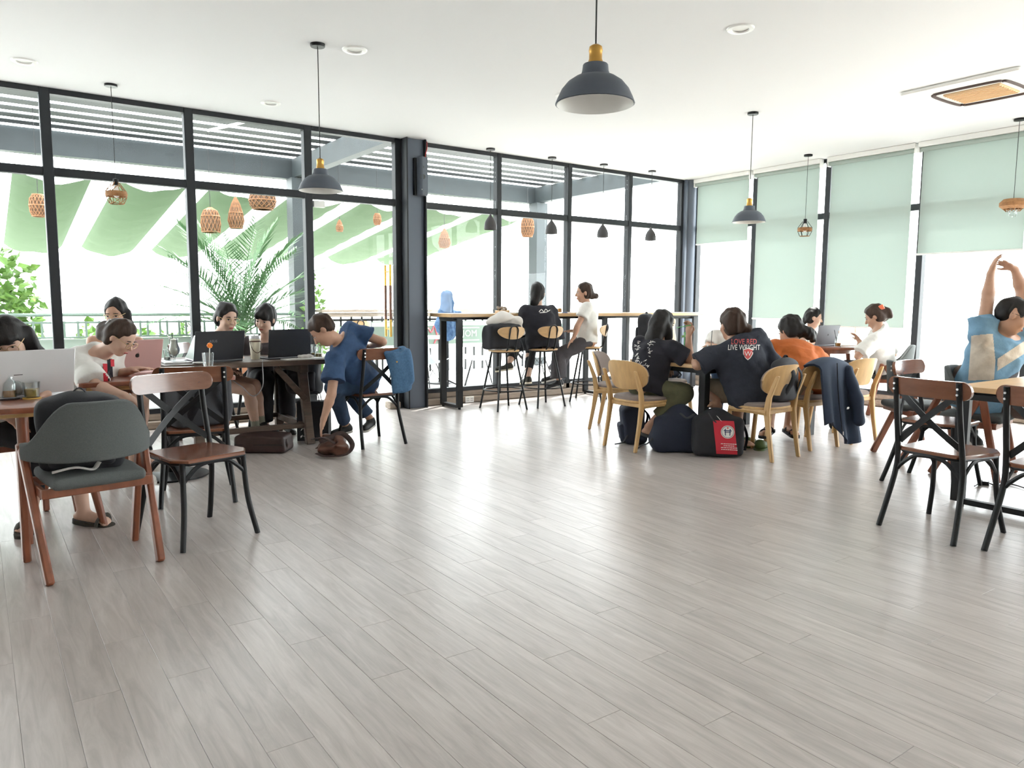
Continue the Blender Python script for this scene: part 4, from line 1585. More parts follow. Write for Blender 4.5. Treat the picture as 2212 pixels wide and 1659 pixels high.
def laptop(label, loc, face, w, d, tilt, m, logo=None, group='open laptops', screen='screen_dark'):
    """face = direction of the user; lid leans back by tilt degrees"""
    t = thing('laptop', label, 'laptop', tuple(loc), heading(*face), group)
    MB().prism(rrect(w, d, 0.012, 3), 0.0, 0.014).build('base', m, t, bevel=0.003)
    kb_ = MB().box((0, -0.01, 0.0145), (w * 0.88, d * 0.48, 0.003)).build('keyboard', 'laptop_black', t)
    a = math.radians(tilt)
    up = np.array([0, -math.sin(a), math.cos(a)])
    nb = np.array([0, -math.cos(a), -math.sin(a)])       # outward (back of the lid)
    hh = d * 0.97
    c0 = np.array([0, -d / 2 + 0.004, 0.016])
    ax = (np.array([1.0, 0, 0]), -nb, up)
    lid = MB().box(c0 + up * hh / 2, (w, 0.007, hh), ax=ax).build('lid', m, t, bevel=0.003)
    MB().box(c0 + up * hh / 2 - nb * 0.0042, (w * 0.95, 0.001, hh * 0.90), ax=ax).build('screen', screen, lid)
    if logo:
        v, f, lm, sz, dx, dz = logo
        c = c0 + up * (hh * dz) + nb * 0.0045 + np.array([dx, 0, 0])
        P = [tuple(c + np.array([1.0, 0, 0]) * p[0] * sz + up * p[1] * sz) for p in v]
        me = bpy.data.meshes.new('logo')
        me.from_pydata(P, [], f)
        new_obj('logo', me, lid, lm)
    return t


def apple_outline():
    P = []
    for k in range(40):
        a = 2 * math.pi * k / 40
        r = 0.5 * (1 - 0.10 * math.exp(-((a - math.pi / 2) / 0.28) ** 2) - 0.06 * math.exp(-((a - 3 * math.pi / 2) / 0.25) ** 2))
        x, y = r * math.cos(a) * 0.95, r * math.sin(a)
        dx, dy = x - 0.62, y - 0.10
        dd = math.hypot(dx, dy)
        if dd < 0.27:
            x, y = 0.62 + dx / dd * -0.0 + (dx / dd) * 0.27, 0.10 + (dy / dd) * 0.27
        P.append((x, y))
    leaf = [(0.0, 0.52), (0.04, 0.66), (0.20, 0.78), (0.17, 0.62)]
    n = len(P)
    return P + leaf, [tuple(range(n)), tuple(range(n, n + 4))]


av, af = apple_outline()
tv, tf = text_mesh('ASUS', 1.0)
tv = [(p[0], p[1]) for p in tv]
dot = ([(0.5 * math.cos(k * 0.5236), 0.5 * math.sin(k * 0.5236)) for k in range(12)], [tuple(range(12))])
bar_logo = ([(-1, -0.09), (1, -0.09), (1, 0.09), (-1, 0.09)], [(0, 1, 2, 3)])
mat('screen_blue', (0.035, 0.09, 0.20), 0.15, noise=0.6, nscale=5, col2=(0.10, 0.07, 0.07))

laptop('silver laptop seen from behind on the left rounded table', (0.19, 4.99, 0.735), (-0.33, 0.94), 0.44, 0.26, 11, 'silver', (bar_logo[0], bar_logo[1], 'logo_dark', 0.022, -0.07, 0.47))
laptop('pink laptop with a dark fruit emblem on its lid', (0.89, 6.07, 0.742), (-0.28, 0.96), 0.36, 0.25, 16, 'pink_metal', (av, af, 'logo_dark', 0.032, 0.0, 0.52))
laptop('silver laptop standing side on with its dark screen turned to the left', (1.345, 6.70, 0.757), (-0.95, 0.02), 0.31, 0.22, 22, 'silver', screen='screen_blue')
laptop('black laptop with grey lettering on its lid before the woman in the green top', (1.63, 6.68, 0.757), (-0.2, 0.98), 0.43, 0.26, 12, 'laptop_black', (tv, tf, 'logo_grey', 0.030, -0.06, 0.66))
laptop('plain black laptop before the woman in the charcoal top', (2.26, 6.72, 0.757), (-0.1, 0.99), 0.40, 0.26, 8, 'laptop_black')
laptop('grey laptop on the round red table by the blinds', (8.35, 5.27, 0.765), (0.12, 0.99), 0.38, 0.25, 12, 'laptop_grey', (dot[0], dot[1], 'logo_dark', 0.024, 0.0, 0.52))


def tumbler(name, label, loc, r0, r1, h, liquid=None, fill=0.5, straws=(), cat='drink', foot=None, group='glasses and drinks'):
    """thin glass with liquid, straws: (material, dx, dy, lean_x, lean_y, length)"""
    t = thing(name, label, cat, tuple(loc), group=group)
    w = 0.0022
    MB().lathe([(0, 0), (r0, 0), (r1, h), (r1 - w, h), (r0 - w, 0.006), (0, 0.006)], n=28).build('glass', 'clear_glass', t)
    if liquid:
        hf = h * fill
        rf = r0 + (r1 - r0) * fill - w - 0.001
        MB().lathe([(0, 0.007), (r0 - w - 0.001, 0.007), (rf, hf), (0, hf)], n=24).build('liquid', liquid, t)
    for m, dx, dy, lx, ly, L in straws:
        MB().tube([(dx, dy, 0.012), (dx + lx, dy + ly, L)], 0.0035, 7).build('straw', m, t)
    return t


def jar_mug(label, loc, liquid, fill, straws, group='mason jar drinks'):
    t = thing('jar_mug', label, 'drink', tuple(loc), group=group)
    pr = [(0, 0), (0.034, 0), (0.037, 0.006), (0.038, 0.085), (0.030, 0.10), (0.030, 0.125), (0.028, 0.125), (0.028, 0.10), (0.0355, 0.084), (0.0345, 0.008), (0, 0.008)]
    MB().lathe(pr, n=28).build('jar', 'clear_glass', t)
    MB().lathe([(0, 0.009), (0.034, 0.009), (0.035, 0.085 * fill), (0, 0.085 * fill)], n=24).build('liquid', liquid, t)
    MB().tube(spline([(0.036, 0, 0.09), (0.062, 0, 0.085), (0.07, 0, 0.055), (0.06, 0, 0.025), (0.037, 0, 0.02)], 4), 0.006, 8).build('handle', 'clear_glass', t)
    for m, dx, dy, lx, ly, L in straws:
        MB().tube([(dx, dy, 0.015), (dx + lx, dy + ly, L)], 0.0035, 7).build('straw', m, t)
    return t


# left rounded table
p = on(20, 860, 0.742)
tag(MB().lathe([(0, 0), (0.048, 0), (0.05, 0.003), (0.048, 0.006), (0, 0.006)], n=24).build('coaster', 'leather_dark', loc=(p[0], p[1], 0.735)), 'dark round coaster under the iced coffee jar', 'coaster')
j = jar_mug('glass jar mug of iced coffee with two straws at the left edge', (p[0], p[1], 0.741), 'coffee', 0.5,
            (('straw_black', 0.0, 0.01, 0.02, 0.0, 0.21), ('logo_grey', 0.01, -0.01, -0.05, 0.01, 0.18)))
j.rotation_euler[2] = -0.6
p = on(69, 858, 0.742)
tag(MB().lathe([(0, 0), (0.044, 0), (0.045, 0.003), (0.044, 0.006), (0, 0.006)], n=24).build('coaster', 'notebook_yellow', loc=(p[0], p[1], 0.735)), 'light wooden coaster under the glass of tea', 'coaster')
tumbler('tea_glass', 'short glass half full of yellow tea before the silver laptop', (p[0], p[1], 0.741), 0.036, 0.043, 0.085, 'tea', 0.55)
p = on(132, 861, 0.742)
t = thing('smartphone', 'black phone lying before the silver laptop', 'phone', (p[0], p[1], 0.735), heading(-0.5, 0.9))
MB().prism(rrect(0.165, 0.078, 0.012), 0, 0.012).build('case', 'laptop_black', t, bevel=0.003)
MB().prism(rrect(0.15, 0.068, 0.008), 0.012, 0.0135).build('screen', 'white_enamel', t)

# pedestal table
p = on(290, 805, 0.742)
t = thing('notebook', 'yellow notebook under the writing hand on the pedestal table', 'notebook', (p[0], p[1] + 0.02, 0.742), 0.4)
MB().box((0, 0, 0.006), (0.20, 0.14, 0.012)).build('cover', 'notebook_yellow', t, bevel=0.002)
MB().box((0.004, 0, 0.008), (0.197, 0.136, 0.007)).build('pages', 'paper', t)
p = on(312, 788, 0.742)
t = thing('adapter_box', 'small black box with a yellow top stripe before the pink laptop', 'box', (p[0], p[1], 0.742), 0.35)
MB().box((0, 0, 0.022), (0.058, 0.035, 0.044)).build('box_body', 'laptop_black', t, bevel=0.002)
MB().box((0, 0, 0.048), (0.056, 0.033, 0.010)).build('stripe', 'notebook_yellow', t)
p = on(334, 793, 0.742)
s = Sdf(0.006)
s.ell((p[0], p[1], 0.757), (0.05, 0.035, 0.018))
tag(s.build('tissue_pack', 'cloth_white', origin=(p[0], p[1], 0.742)), 'crumpled pale tissue pack beside the small black box', 'tissue')
p = on(377, 784, 0.757)
t = thing('milkshake_glass', 'curvy footed glass of white milkshake with straws', 'drink', (p[0], p[1], 0.757), group='glasses and drinks')
pr = [(0, 0), (0.034, 0), (0.034, 0.004), (0.010, 0.012), (0.008, 0.04), (0.02, 0.052), (0.042, 0.085), (0.045, 0.115), (0.034, 0.15), (0.030, 0.175), (0.036, 0.20)]
MB().lathe(pr + [(0.034, 0.20), (0.028, 0.175), (0.032, 0.15), (0.043, 0.115), (0.040, 0.086), (0.018, 0.056), (0, 0.054)], n=28).build('glass', 'clear_glass', t)
MB().lathe([(0, 0.057), (0.017, 0.058), (0.038, 0.087), (0.041, 0.114), (0.030, 0.149), (0.027, 0.172), (0.030, 0.192), (0, 0.205)], n=24).build('milkshake', 'milk', t)
MB().tube([(0.0, 0, 0.12), (-0.012, 0.0, 0.255)], 0.0035, 7).build('straw', 'straw_black', t)
MB().tube([(0.0, 0, 0.12), (-0.045, 0.0, 0.235)], 0.0035, 7).build('straw', 'straw_white', t)
p = on(362, 781, 0.757)
tumbler('water_glass', 'slim half full glass standing behind the milkshake', (p[0], p[1], 0.757), 0.024, 0.030, 0.10, 'milk', 0.4)
p = on(430, 786, 0.757)
tag(MB().lathe([(0, 0), (0.03, 0), (0.052, 0.010), (0.05, 0.013), (0.03, 0.005), (0, 0.005)], n=28).build('saucer', 'white_enamel', loc=(p[0], p[1], 0.757)), 'small white saucer beside the side on silver laptop', 'saucer')
p = on(459, 800, 0.742)
g = tumbler('tall_glass', 'tall empty glass with an orange flower stirrer', (p[0] - 0.03, p[1], 0.742), 0.032, 0.043, 0.135, None, 0.5, (('straw_white', 0.005, 0, 0.012, 0.0, 0.185),))
b = MB()
for k in range(6):
    a = k * math.pi / 3
    b.tube([(0.017, 0, 0.19), (0.017 + 0.020 * math.cos(a), 0, 0.19 + 0.020 * math.sin(a))], [0.008, 0.009], 6)
b.build('stirrer_flower', 'flower_orange', g)
p = on(468, 804, 0.742)
tag(MB().prism(rrect(0.045, 0.03, 0.006), 0, 0.012).build('orange_slice', 'flower_orange', loc=(p[0], p[1] - 0.06, 0.742)), 'orange garnish piece at the foot of the tall glass', 'garnish')

# trestle table
p = on(552, 776, 0.757)
t = thing('travel_tumbler', 'cream travel tumbler with steel lid and brown carry loop', 'tumbler', (p[0], p[1], 0.757))
MB().lathe([(0, 0), (0.036, 0), (0.038, 0.004), (0.048, 0.18), (0.046, 0.183), (0, 0.183)], n=28).build('cup', 'cream', t)
MB().lathe([(0, 0.183), (0.049, 0.183), (0.049, 0.205), (0.046, 0.209), (0, 0.209)], n=28).build('lid', 'silver', t)
MB().lathe([(0.0465, 0.155), (0.0495, 0.155), (0.0505, 0.166), (0.0475, 0.166)], n=28, close=True).build('band', 'leather_brown', t)
MB().tube(spline([(-0.049, -0.01, 0.16), (-0.038, -0.052, 0.09), (0, -0.062, 0.06), (0.038, -0.052, 0.09), (0.049, -0.01, 0.16)], 5), 0.003, 6).build('carry_loop', 'leather_brown', t)
MB().tube(spline([(0, 0, 0.20), (-0.01, 0, 0.225), (-0.05, 0, 0.25)], 4), 0.004, 7).build('straw', 'straw_white', t)
t = thing('notebook', 'open notebook with white pages before the plain black laptop', 'notebook', (2.36, 6.50, 0.757), 0.1)
MB().box((-0.0, 0, 0.004), (0.36, 0.13, 0.008)).build('pages', 'paper', t)
s = Sdf(0.006)
s.ell((2.40, 6.53, 0.778), (0.075, 0.03, 0.016))
s.fold(0.005, 70, 4)
tag(s.build('napkin', 'cloth_white', origin=(2.40, 6.53, 0.765)), 'crumpled white napkin on the open notebook', 'napkin')
tumbler('tea_glass', 'glass of pale tea at the right end of the trestle table', (2.58, 6.78, 0.757), 0.032, 0.037, 0.11, 'tea', 0.3, (('straw_black', 0, 0, 0.0, 0.0, 0.14),))
tumbler('tea_glass', 'second glass of tea nearest the table corner of the trestle table', (2.57, 6.66, 0.757), 0.034, 0.039, 0.10, 'tea', 0.35)
tag(MB().tube(spline([(2.02, 6.50, 0.765), (1.98, 6.43, 0.762), (1.97, 6.40, 0.735), (1.96, 6.38, 0.55), (1.88, 6.38, 0.47), (1.80, 6.42, 0.55), (1.74, 6.60, 0.62)], 6), 0.004, 6).build('charging_cable', 'logo_grey'),
    'grey charging cable looping below the trestle table edge', 'cable')

# bar counter
p = on(1068, 668, 1.136)
bx_, by_ = 5.24, 7.66
t = thing('napkin_box', 'small wooden box heaped with dried flowers on the bar', 'box', (5.33, 7.66, 1.136))
MB().box((0, 0, 0.018), (0.16, 0.09, 0.036)).build('tray', 'wood_oak', t, bevel=0.003)
rg = random.Random(2)
for k in range(12):
    x, y, z = rg.uniform(-0.065, 0.065), rg.uniform(-0.03, 0.03), 0.045 + rg.uniform(0, 0.035)
    MB().lathe([(0, -0.018), (0.014, -0.008), (0.018, 0.004), (0.010, 0.016), (0, 0.018)], (x, y, z), n=8).build('dried_flower', 'wood_sill' if k % 3 else 'cloth_white', t)
t = thing('notebook', 'open notebook lying on the bar beside the person in black', 'notebook', (5.55, 7.62, 1.136), 0.15)
MB().box((0, 0, 0.005), (0.30, 0.20, 0.010)).build('pages', 'paper', t)
tumbler('juice_cup', 'amber iced drink with green straw on the bar', (6.28, 7.70, 1.136), 0.030, 0.038, 0.10, 'orange_juice', 0.6, (('straw_green', 0, 0, 0.01, 0, 0.15),))
t = thing('smartphone', 'blue phone lying on the bar before the woman in the white T-shirt', 'phone', (6.25, 7.56, 1.136), 0.9)
MB().prism(rrect(0.15, 0.075, 0.01), 0, 0.009).build('case', 'phone_blue', t)
t = thing('notebook', 'white notepad on the bar in front of the woman in the white T-shirt', 'notebook', (6.48, 7.57, 1.136), 0.1)
MB().box((0, 0, 0.006), (0.24, 0.17, 0.012)).build('pages', 'paper', t)

# light oak table
for lab, x, y, liq, st in (('glass of lemon water with green straw on the oak table', 5.22, 4.62, 'tea', 'straw_green'),
                           ('tall glass with a dark straw near the middle of the oak table', 5.75, 4.75, 'milk', 'straw_black')):
    tumbler('tall_glass', lab, (x, y, 0.753), 0.030, 0.036, 0.12, liq, 0.35, ((st, 0, 0, 0.015, 0, 0.26),))
t = thing('sauce_bottle', 'slim black bottle with a green garnish on the oak table', 'bottle', (5.42, 4.78, 0.753))
MB().lathe([(0, 0), (0.026, 0), (0.027, 0.01), (0.022, 0.06), (0.012, 0.13), (0.011, 0.20), (0.013, 0.205), (0, 0.207)], n=20).build('bottle_body', 'laptop_black', t)
leaf_cloud(16, (0, 0, 0.225), (0.025, 0.025, 0.02), 0.03, 3).build('garnish', 'leaf_green', t, smooth=None)['kind'] = 'stuff'

# round red table
tumbler('water_glass', 'short glass of water beside the grey laptop', (8.02, 5.22, 0.765), 0.036, 0.042, 0.085, 'tea', 0.25)
jar_mug('glass jar of orange drink with straws on the round red table', (8.36, 5.00, 0.765), 'orange_juice', 0.55,
        (('straw_black', 0.0, 0.01, -0.045, 0.02, 0.20), ('straw_orange', 0.01, 0, -0.005, 0.0, 0.19)))
t = thing('sauce_bottle', 'small bottle with a red cap behind the person in orange', 'bottle', (7.96, 5.40, 0.765))
MB().lathe([(0, 0), (0.024, 0), (0.024, 0.09), (0.012, 0.13), (0.012, 0.15), (0, 0.15)], n=18).build('bottle_body', 'white_enamel', t)
MB().lathe([(0, 0.15), (0.015, 0.15), (0.013, 0.185), (0, 0.187)], n=16).build('cap', 'patch_red', t)
tumbler('cola_glass', 'glass of cola left of the grey laptop', (8.03, 5.38, 0.765), 0.030, 0.036, 0.12, 'cola', 0.6)
t = thing('notebook', 'open book with white pages under the pencil of the woman by the blinds', 'notebook', (8.62, 5.06, 0.765), -0.4)
MB().box((0, 0, 0.009), (0.26, 0.19, 0.018)).build('pages', 'paper', t, bevel=0.004)

# ------------------------------------------------------------------ bags


def bag_thing(name, label, cat, loc, group=None):
    return thing(name, label, cat, tuple(loc), group=group)


def rot(yaw, pitch=0.0, roll=0.0):
    m = Matrix.Rotation(yaw, 3, 'Z') @ Matrix.Rotation(pitch, 3, 'X') @ Matrix.Rotation(roll, 3, 'Y')
    return np.array(m).T        # rows = axes


def strap(t, pts, w, m, name='strap'):
    L = np.array(t.location)
    MB().tube([np.asarray(p) - L for p in spline(pts, 5)], w, 6, flat=0.3).build(name, m, t)


def backpack(label, base, yaw, size, pitch, m, m2=None, group='rucksacks', pocket=True, seed=1, name='backpack', h=0.010):
    """size = width, depth, height; yaw turns its front (+Y) """
    base = np.asarray(base, float)
    t = bag_thing(name, label, 'bag', base, group)
    ax = rot(yaw, pitch)
    X, Y, Z = ax
    w, d, hh = size
    s = Sdf(h)
    s.box(base + Z * hh * 0.47, (w / 2 - 0.04, d / 2 - 0.04, hh / 2 - 0.05), 0.04, ax, 0.0)
    s.ell(base + Z * hh * 0.80, (w * 0.44, d * 0.42, hh * 0.2), ax, 0.06)
    s.ell(base + Z * hh * 0.25, (w * 0.52, d * 0.52, hh * 0.26), ax, 0.06)
    s.fold(0.006, 26, seed)
    s.cut((0, 0, base[2]), (0, 0, -1))
    body = s.build('bag_body', m, t, origin=base)
    if pocket:
        s = Sdf(h)
        s.box(base + Z * hh * 0.32 + Y * d * 0.5, (w * 0.32, 0.012, hh * 0.17), 0.025, ax, 0.0)
        s.fold(0.005, 30, seed + 1)
        s.cut((0, 0, base[2]), (0, 0, -1))
        s.build('pocket', m2 or m, t, origin=base)
    strap(t, [base + Z * hh * 0.93 - X * 0.05, base + Z * (hh * 0.93 + 0.05), base + Z * hh * 0.93 + X * 0.05], 0.012, m2 or m, 'grab_handle')
    for sx in (-1, 1):
        strap(t, [base + Z * hh * 0.88 - Y * d * 0.45 + X * sx * w * 0.18, base + Z * hh * 0.6 - Y * (d * 0.5 + 0.05) + X * sx * w * 0.24,
                  base + Z * hh * 0.16 - Y * d * 0.46 + X * sx * w * 0.34], 0.024, m2 or m, 'shoulder_strap')
    return t, body, ax


# dark bag on the foreground armchair, its strap and a jacket
t, _, _ = backpack('dark rucksack stuffed behind the back of the foreground grey armchair', (0.385, 4.07, 0.478), 3.0, (0.35, 0.21, 0.355), -0.05, 'bag_black', seed=3)
b = np.array(t.location)
strap(t, [b + V3(-0.14, -0.16, 0.015), b + V3(-0.05, -0.17, 0.03), b + V3(0.02, -0.165, 0.012), b + V3(0.05, -0.15, 0.04)], 0.018, 'cloth_white', 'webbing')
backpack('charcoal backpack lying on the cross back chair of the pedestal table', (1.15, 5.14, 0.47), 0.25, (0.36, 0.24, 0.34), 0.1, 'bag_charcoal', 'bag_black', seed=5)

# floor around the trestle table
p = on(580, 975, 0.0)
t = bag_thing('briefcase', 'flat dark brown leather briefcase lying on the floor under the trestle table', 'bag', (p[0] - 0.02, p[1] + 0.05, 0))
L = np.array(t.location)
ax = rot(-0.62)
s = Sdf(0.009)
s.box(L + V3(0, 0, 0.075), (0.185, 0.105, 0.045), 0.028, ax, 0)
s.fold(0.006, 18, 2)
s.cut((0, 0, 0), (0, 0, -1))
s.build('case', 'leather_dark', t, origin=L)
strap(t, [L + ax[0] * 0.205 - ax[1] * 0.06 + V3(0, 0, 0.03), L + ax[0] * 0.218 - ax[1] * 0.07 + V3(0, 0, 0.07), L + ax[0] * 0.205 - ax[1] * 0.05 + V3(0, 0, 0.11)], 0.012, 'leather_dark', 'tab')
MB().tube([ax[0] * (-0.2 + 0.1 * k) - ax[1] * 0.134 + V3(0, 0, 0.075) for k in range(5)], 0.004, 5).build('zip', 'black_metal', t)

p = on(722, 985, 0.0)
t = bag_thing('sling_bag', 'crumpled brown leather sling bag on the floor below the reaching hand', 'bag', (p[0], p[1] + 0.03, 0))
L = np.array(t.location)
ax = rot(-0.5)
s = Sdf(0.008)
s.ell(L + V3(0, 0, 0.06), (0.13, 0.075, 0.065), ax)
s.box(L + V3(0.03, 0.04, 0.10), (0.07, 0.02, 0.045), 0.015, ax, 0.02)
s.fold(0.016, 48, 6)
s.cut((0, 0, 0), (0, 0, -1))
s.build('bag_body', 'leather_brown', t, origin=L)
X, Y = ax[0], ax[1]
strap(t, [L - X * 0.12 - Y * 0.06 + V3(0, 0, 0.03), L - X * 0.03 - Y * 0.15 + V3(0, 0, 0.022), L + X * 0.12 - Y * 0.12 + V3(0, 0, 0.03), L + X * 0.16 + V3(0, 0, 0.09),
          L + X * 0.08 + Y * 0.03 + V3(0, 0, 0.175), L - X * 0.02 + V3(0, 0, 0.15), L - X * 0.10 - Y * 0.05 + V3(0, 0, 0.13)], 0.022, 'leather_dark')
strap(t, [L - X * 0.16 + V3(0, 0, 0.14), L - X * 0.06 - Y * 0.07 + V3(0, 0, 0.16), L + X * 0.03 - Y * 0.09 + V3(0, 0, 0.12)], 0.024, 'leather_dark')

p = on(680, 955, 0.0)
t = bag_thing('tote_box', 'black paper carrier bag with a white plant print under the trestle table', 'bag', (2.50, 6.63, 0))
MB().prism([(-0.14, -0.085), (0.14, -0.085), (0.14, 0.085), (-0.14, 0.085)], 0, 0.36, [(-0.145, -0.06), (0.145, -0.06), (0.145, 0.06), (-0.145, 0.06)]).build('bag_body', 'bag_black', t, rotz=-0.55)
rg = random.Random(4)
pv, pf = [], []
for k in range(16):
    x, z, a = rg.uniform(-0.12, -0.02), rg.uniform(0.03, 0.17), rg.uniform(0, 3.1)
    c_, s_ = math.cos(a) * 0.016, math.sin(a) * 0.016
    q = len(pv)
    pv += [(x - c_, z - s_), (x - s_ * 0.3, z + c_ * 0.3), (x + c_, z + s_), (x + s_ * 0.3, z - c_ * 0.3)]
    pf.append((q, q + 1, q + 2, q + 3))
dv = rot(-0.55)
decal('leaf_print', pv, pf, 'print_white', t, np.array(t.location) - dv[1] * 0.0875, dv[0], (0, 0, 1))
for dy in (-0.055, 0.055):
    P = [dv[0] * -0.06 + dv[1] * dy + V3(0, 0, 0.36), dv[0] * -0.04 + dv[1] * dy + V3(0, 0, 0.43), dv[0] * 0.04 + dv[1] * dy + V3(0, 0, 0.43), dv[0] * 0.06 + dv[1] * dy + V3(0, 0, 0.36)]
    MB().tube(spline(P, 4), 0.004, 6).build('handle', 'bag_black', t)
t, body, ax = backpack('black and grey backpack hanging behind the trestle table leg', (2.50, 6.86, 0.40), 2.55, (0.30, 0.17, 0.40), 0.0, 'bag_charcoal', 'bag_black', seed=9)
strap(t, [V3(2.50, 6.86, 0.72), V3(2.46, 6.80, 0.75), V3(2.40, 6.76, 0.70)], 0.02, 'bag_black', 'hanging_strap')
bv_, bf_ = [(-0.5, 0.4), (-0.25, -0.3), (0, 0.2), (0.25, -0.3), (0.5, 0.4), (0.25, 0.05), (0, 0.5), (-0.25, 0.05)], [(0, 1, 7), (1, 2, 7), (7, 2, 6), (6, 2, 5), (2, 3, 5), (5, 3, 4)]
decal('emblem', [(x * 0.045, y * 0.045) for x, y in bv_], bf_, 'print_white', t, np.array(t.location) + ax[2] * 0.25 + ax[1] * 0.13, -ax[0], (0, 0, 1), body, ax[1])

# bar stool loads
L = V3(5.10, 7.33, 0.712)
t = bag_thing('duffel_bag', 'black duffel bag standing on the bar stool nearest the column', 'bag', L)
s = Sdf(0.010)
s.box(L + V3(0.0, 0, 0.155), (0.19, 0.055, 0.10), 0.05, rot(0.05), 0)
s.fold(0.008, 22, 4)
s.cut((0, 0, 0.713), (0, 0, -1))
s.build('bag_body', 'bag_black', t, origin=L)
strap(t, [L + V3(0.20, -0.02, 0.2), L + V3(0.26, -0.06, 0.05), L + V3(0.235, -0.10, -0.10), L + V3(0.14, -0.14, -0.05), L + V3(0.10, -0.12, 0.05)], 0.016, 'bag_charcoal')
t = bag_thing('draped_cloth', 'off white hooded cloth bundled on top of the black duffel bag', 'cloth', L + V3(0.02, 0.0, 0.29))
s = Sdf(0.010)
s.cone(L + V3(-0.20, 0, 0.32), L + V3(0.0, 0.0, 0.37), 0.035, 0.06, 0.05)
s.cone(L + V3(0.0, 0, 0.37), L + V3(0.21, -0.02, 0.33), 0.06, 0.045, 0.05)
s.cone(L + V3(0.21, -0.03, 0.33), L + V3(0.255, -0.05, 0.20), 0.045, 0.03, 0.05)
s.fold(0.014, 34, 8)
s.build('cloth', 'cloth_white', t, origin=L + V3(0.02, 0.0, 0.29))

t, _, _ = backpack('black rucksack with brown piping hung at the far bar stool', (7.40, 7.22, 0.73), 0.4, (0.26, 0.16, 0.40), 0.0, 'bag_black', seed=12)
strap(t, [V3(7.33, 7.15, 1.08), V3(7.33, 7.11, 0.95), V3(7.36, 7.12, 0.78)], 0.006, 'leather_brown', 'piping')
L = V3(7.66, 7.12, 0.74)
t = bag_thing('draped_cloth', 'cream jacket hung over the back of the far bar stool', 'cloth', L)
s = Sdf(0.011)
s.ccone(L + V3(0, -0.05, -0.13), L + V3(0, -0.04, 0.29), 0.17, 0.12, 0.03, 0.3, (0, 1, 0))
s.ell(L + V3(0, -0.03, 0.29), (0.14, 0.06, 0.04), None, 0.04)
s.fold(0.012, 30, 3, (0, 0, 1))
s.build('cloth', 'cloth_cream', t, origin=L)

# right side floor bags
t, b1, ax1 = backpack('dark navy backpack leaning under the chair of the woman in olive trousers', (4.88, 4.86, 0), 0.9, (0.30, 0.20, 0.36), -0.16, 'bag_navy', seed=14)
strap(t, [V3(4.72, 4.80, 0.09), V3(4.66, 4.80, 0.03), V3(4.60, 4.84, 0.012)], 0.010, 'bag_black', 'strap_end')

c1 = on(1482, 975, 0)
t1 = bag_thing('large_backpack', 'big plain black backpack with a grab loop on the floor, left one of the pair', 'bag', (c1[0], c1[1] + 0.08, 0), 'pair of large backpacks')
L = np.array(t1.location)
ax = rot(-0.70, -0.06)
X, Y, Z = ax
s = Sdf(0.009)
s.box(L + V3(0, 0, 0.15), (0.17, 0.09, 0.10), 0.055, ax, 0)
s.ell(L + V3(0, 0, 0.26), (0.15, 0.10, 0.135), ax, 0.08)
s.ell(L + V3(0, 0, 0.09) - X * 0.10, (0.16, 0.14, 0.10), ax, 0.06)
s.fold(0.008, 17, 21)
s.cut((0, 0, 0), (0, 0, -1))
bb = s.build('bag_body', 'bag_navy', t1, origin=L)
strap(t1, [L - Y * 0.15 + X * -0.02 + V3(0, 0, 0.335), L - Y * 0.20 + X * 0.03 + V3(0, 0, 0.30), L - Y * 0.15 + X * 0.10 + V3(0, 0, 0.33)], 0.016, 'bag_charcoal', 'grab_handle')
strap(t1, [L - X * 0.22 - Y * 0.10 + V3(0, 0, 0.14), L - X * 0.28 - Y * 0.12 + V3(0, 0, 0.07), L - X * 0.33 - Y * 0.12 + V3(0, 0, 0.05), L - X * 0.38 - Y * 0.13 + V3(0, 0, 0.015)], 0.013, 'bag_black', 'strap_end')

c2 = on(1566, 985, 0)
t2 = bag_thing('large_backpack', 'big black backpack with a red panel and round white emblem on the floor', 'bag', (c2[0] - 0.02, c2[1] + 0.07, 0), 'pair of large backpacks')
L = np.array(t2.location)
ax = rot(-0.78, -0.10)
X, Y, Z = ax
s = Sdf(0.009)
s.box(L + V3(0, 0, 0.16), (0.16, 0.085, 0.11), 0.05, ax, 0)
s.ell(L + V3(0, 0, 0.25) - X * 0.02, (0.15, 0.11, 0.155), ax, 0.08)
s.ell(L + V3(0, 0, 0.10), (0.20, 0.14, 0.11), ax, 0.06)
s.fold(0.006, 17, 31)
s.cut((0, 0, 0), (0, 0, -1))
bb = s.build('bag_body', 'bag_black', t2, origin=L)
fr = -Y + V3(0, 0, 0.15)
pc_ = L - Y * 0.16 + X * 0.065 + V3(0, 0, 0.165)
g = [(-0.085 + 0.17 * i / 8 + (-0.035 * j / 10), -0.14 + 0.28 * j / 10) for j in range(11) for i in range(9)]
gf = [(j * 9 + i, j * 9 + i + 1, (j + 1) * 9 + i + 1, (j + 1) * 9 + i) for j in range(10) for i in range(8)]
decal('red_panel', g, gf, 'patch_red', t2, pc_, X, (0, 0, 1), bb, fr, 0.003)
ec = pc_ + V3(0, 0, 0.045)
cv = [(0, 0)] + [(0.055 * math.cos(k * math.pi / 12), 0.055 * math.sin(k * math.pi / 12)) for k in range(24)]
decal('emblem_disc', cv, [(0, k + 1, (k + 1) % 24 + 1) for k in range(24)], 'print_white', t2, ec, X, (0, 0, 1), bb, fr, 0.005)
ring = [(r * math.cos(k * math.pi / 12), r * math.sin(k * math.pi / 12)) for r in (0.050, 0.046) for k in range(24)]
decal('emblem_ring', ring, [(k, (k + 1) % 24, 24 + (k + 1) % 24, 24 + k) for k in range(24)], 'laptop_grey', t2, ec, X, (0, 0, 1), bb, fr, 0.0065)
bars = []
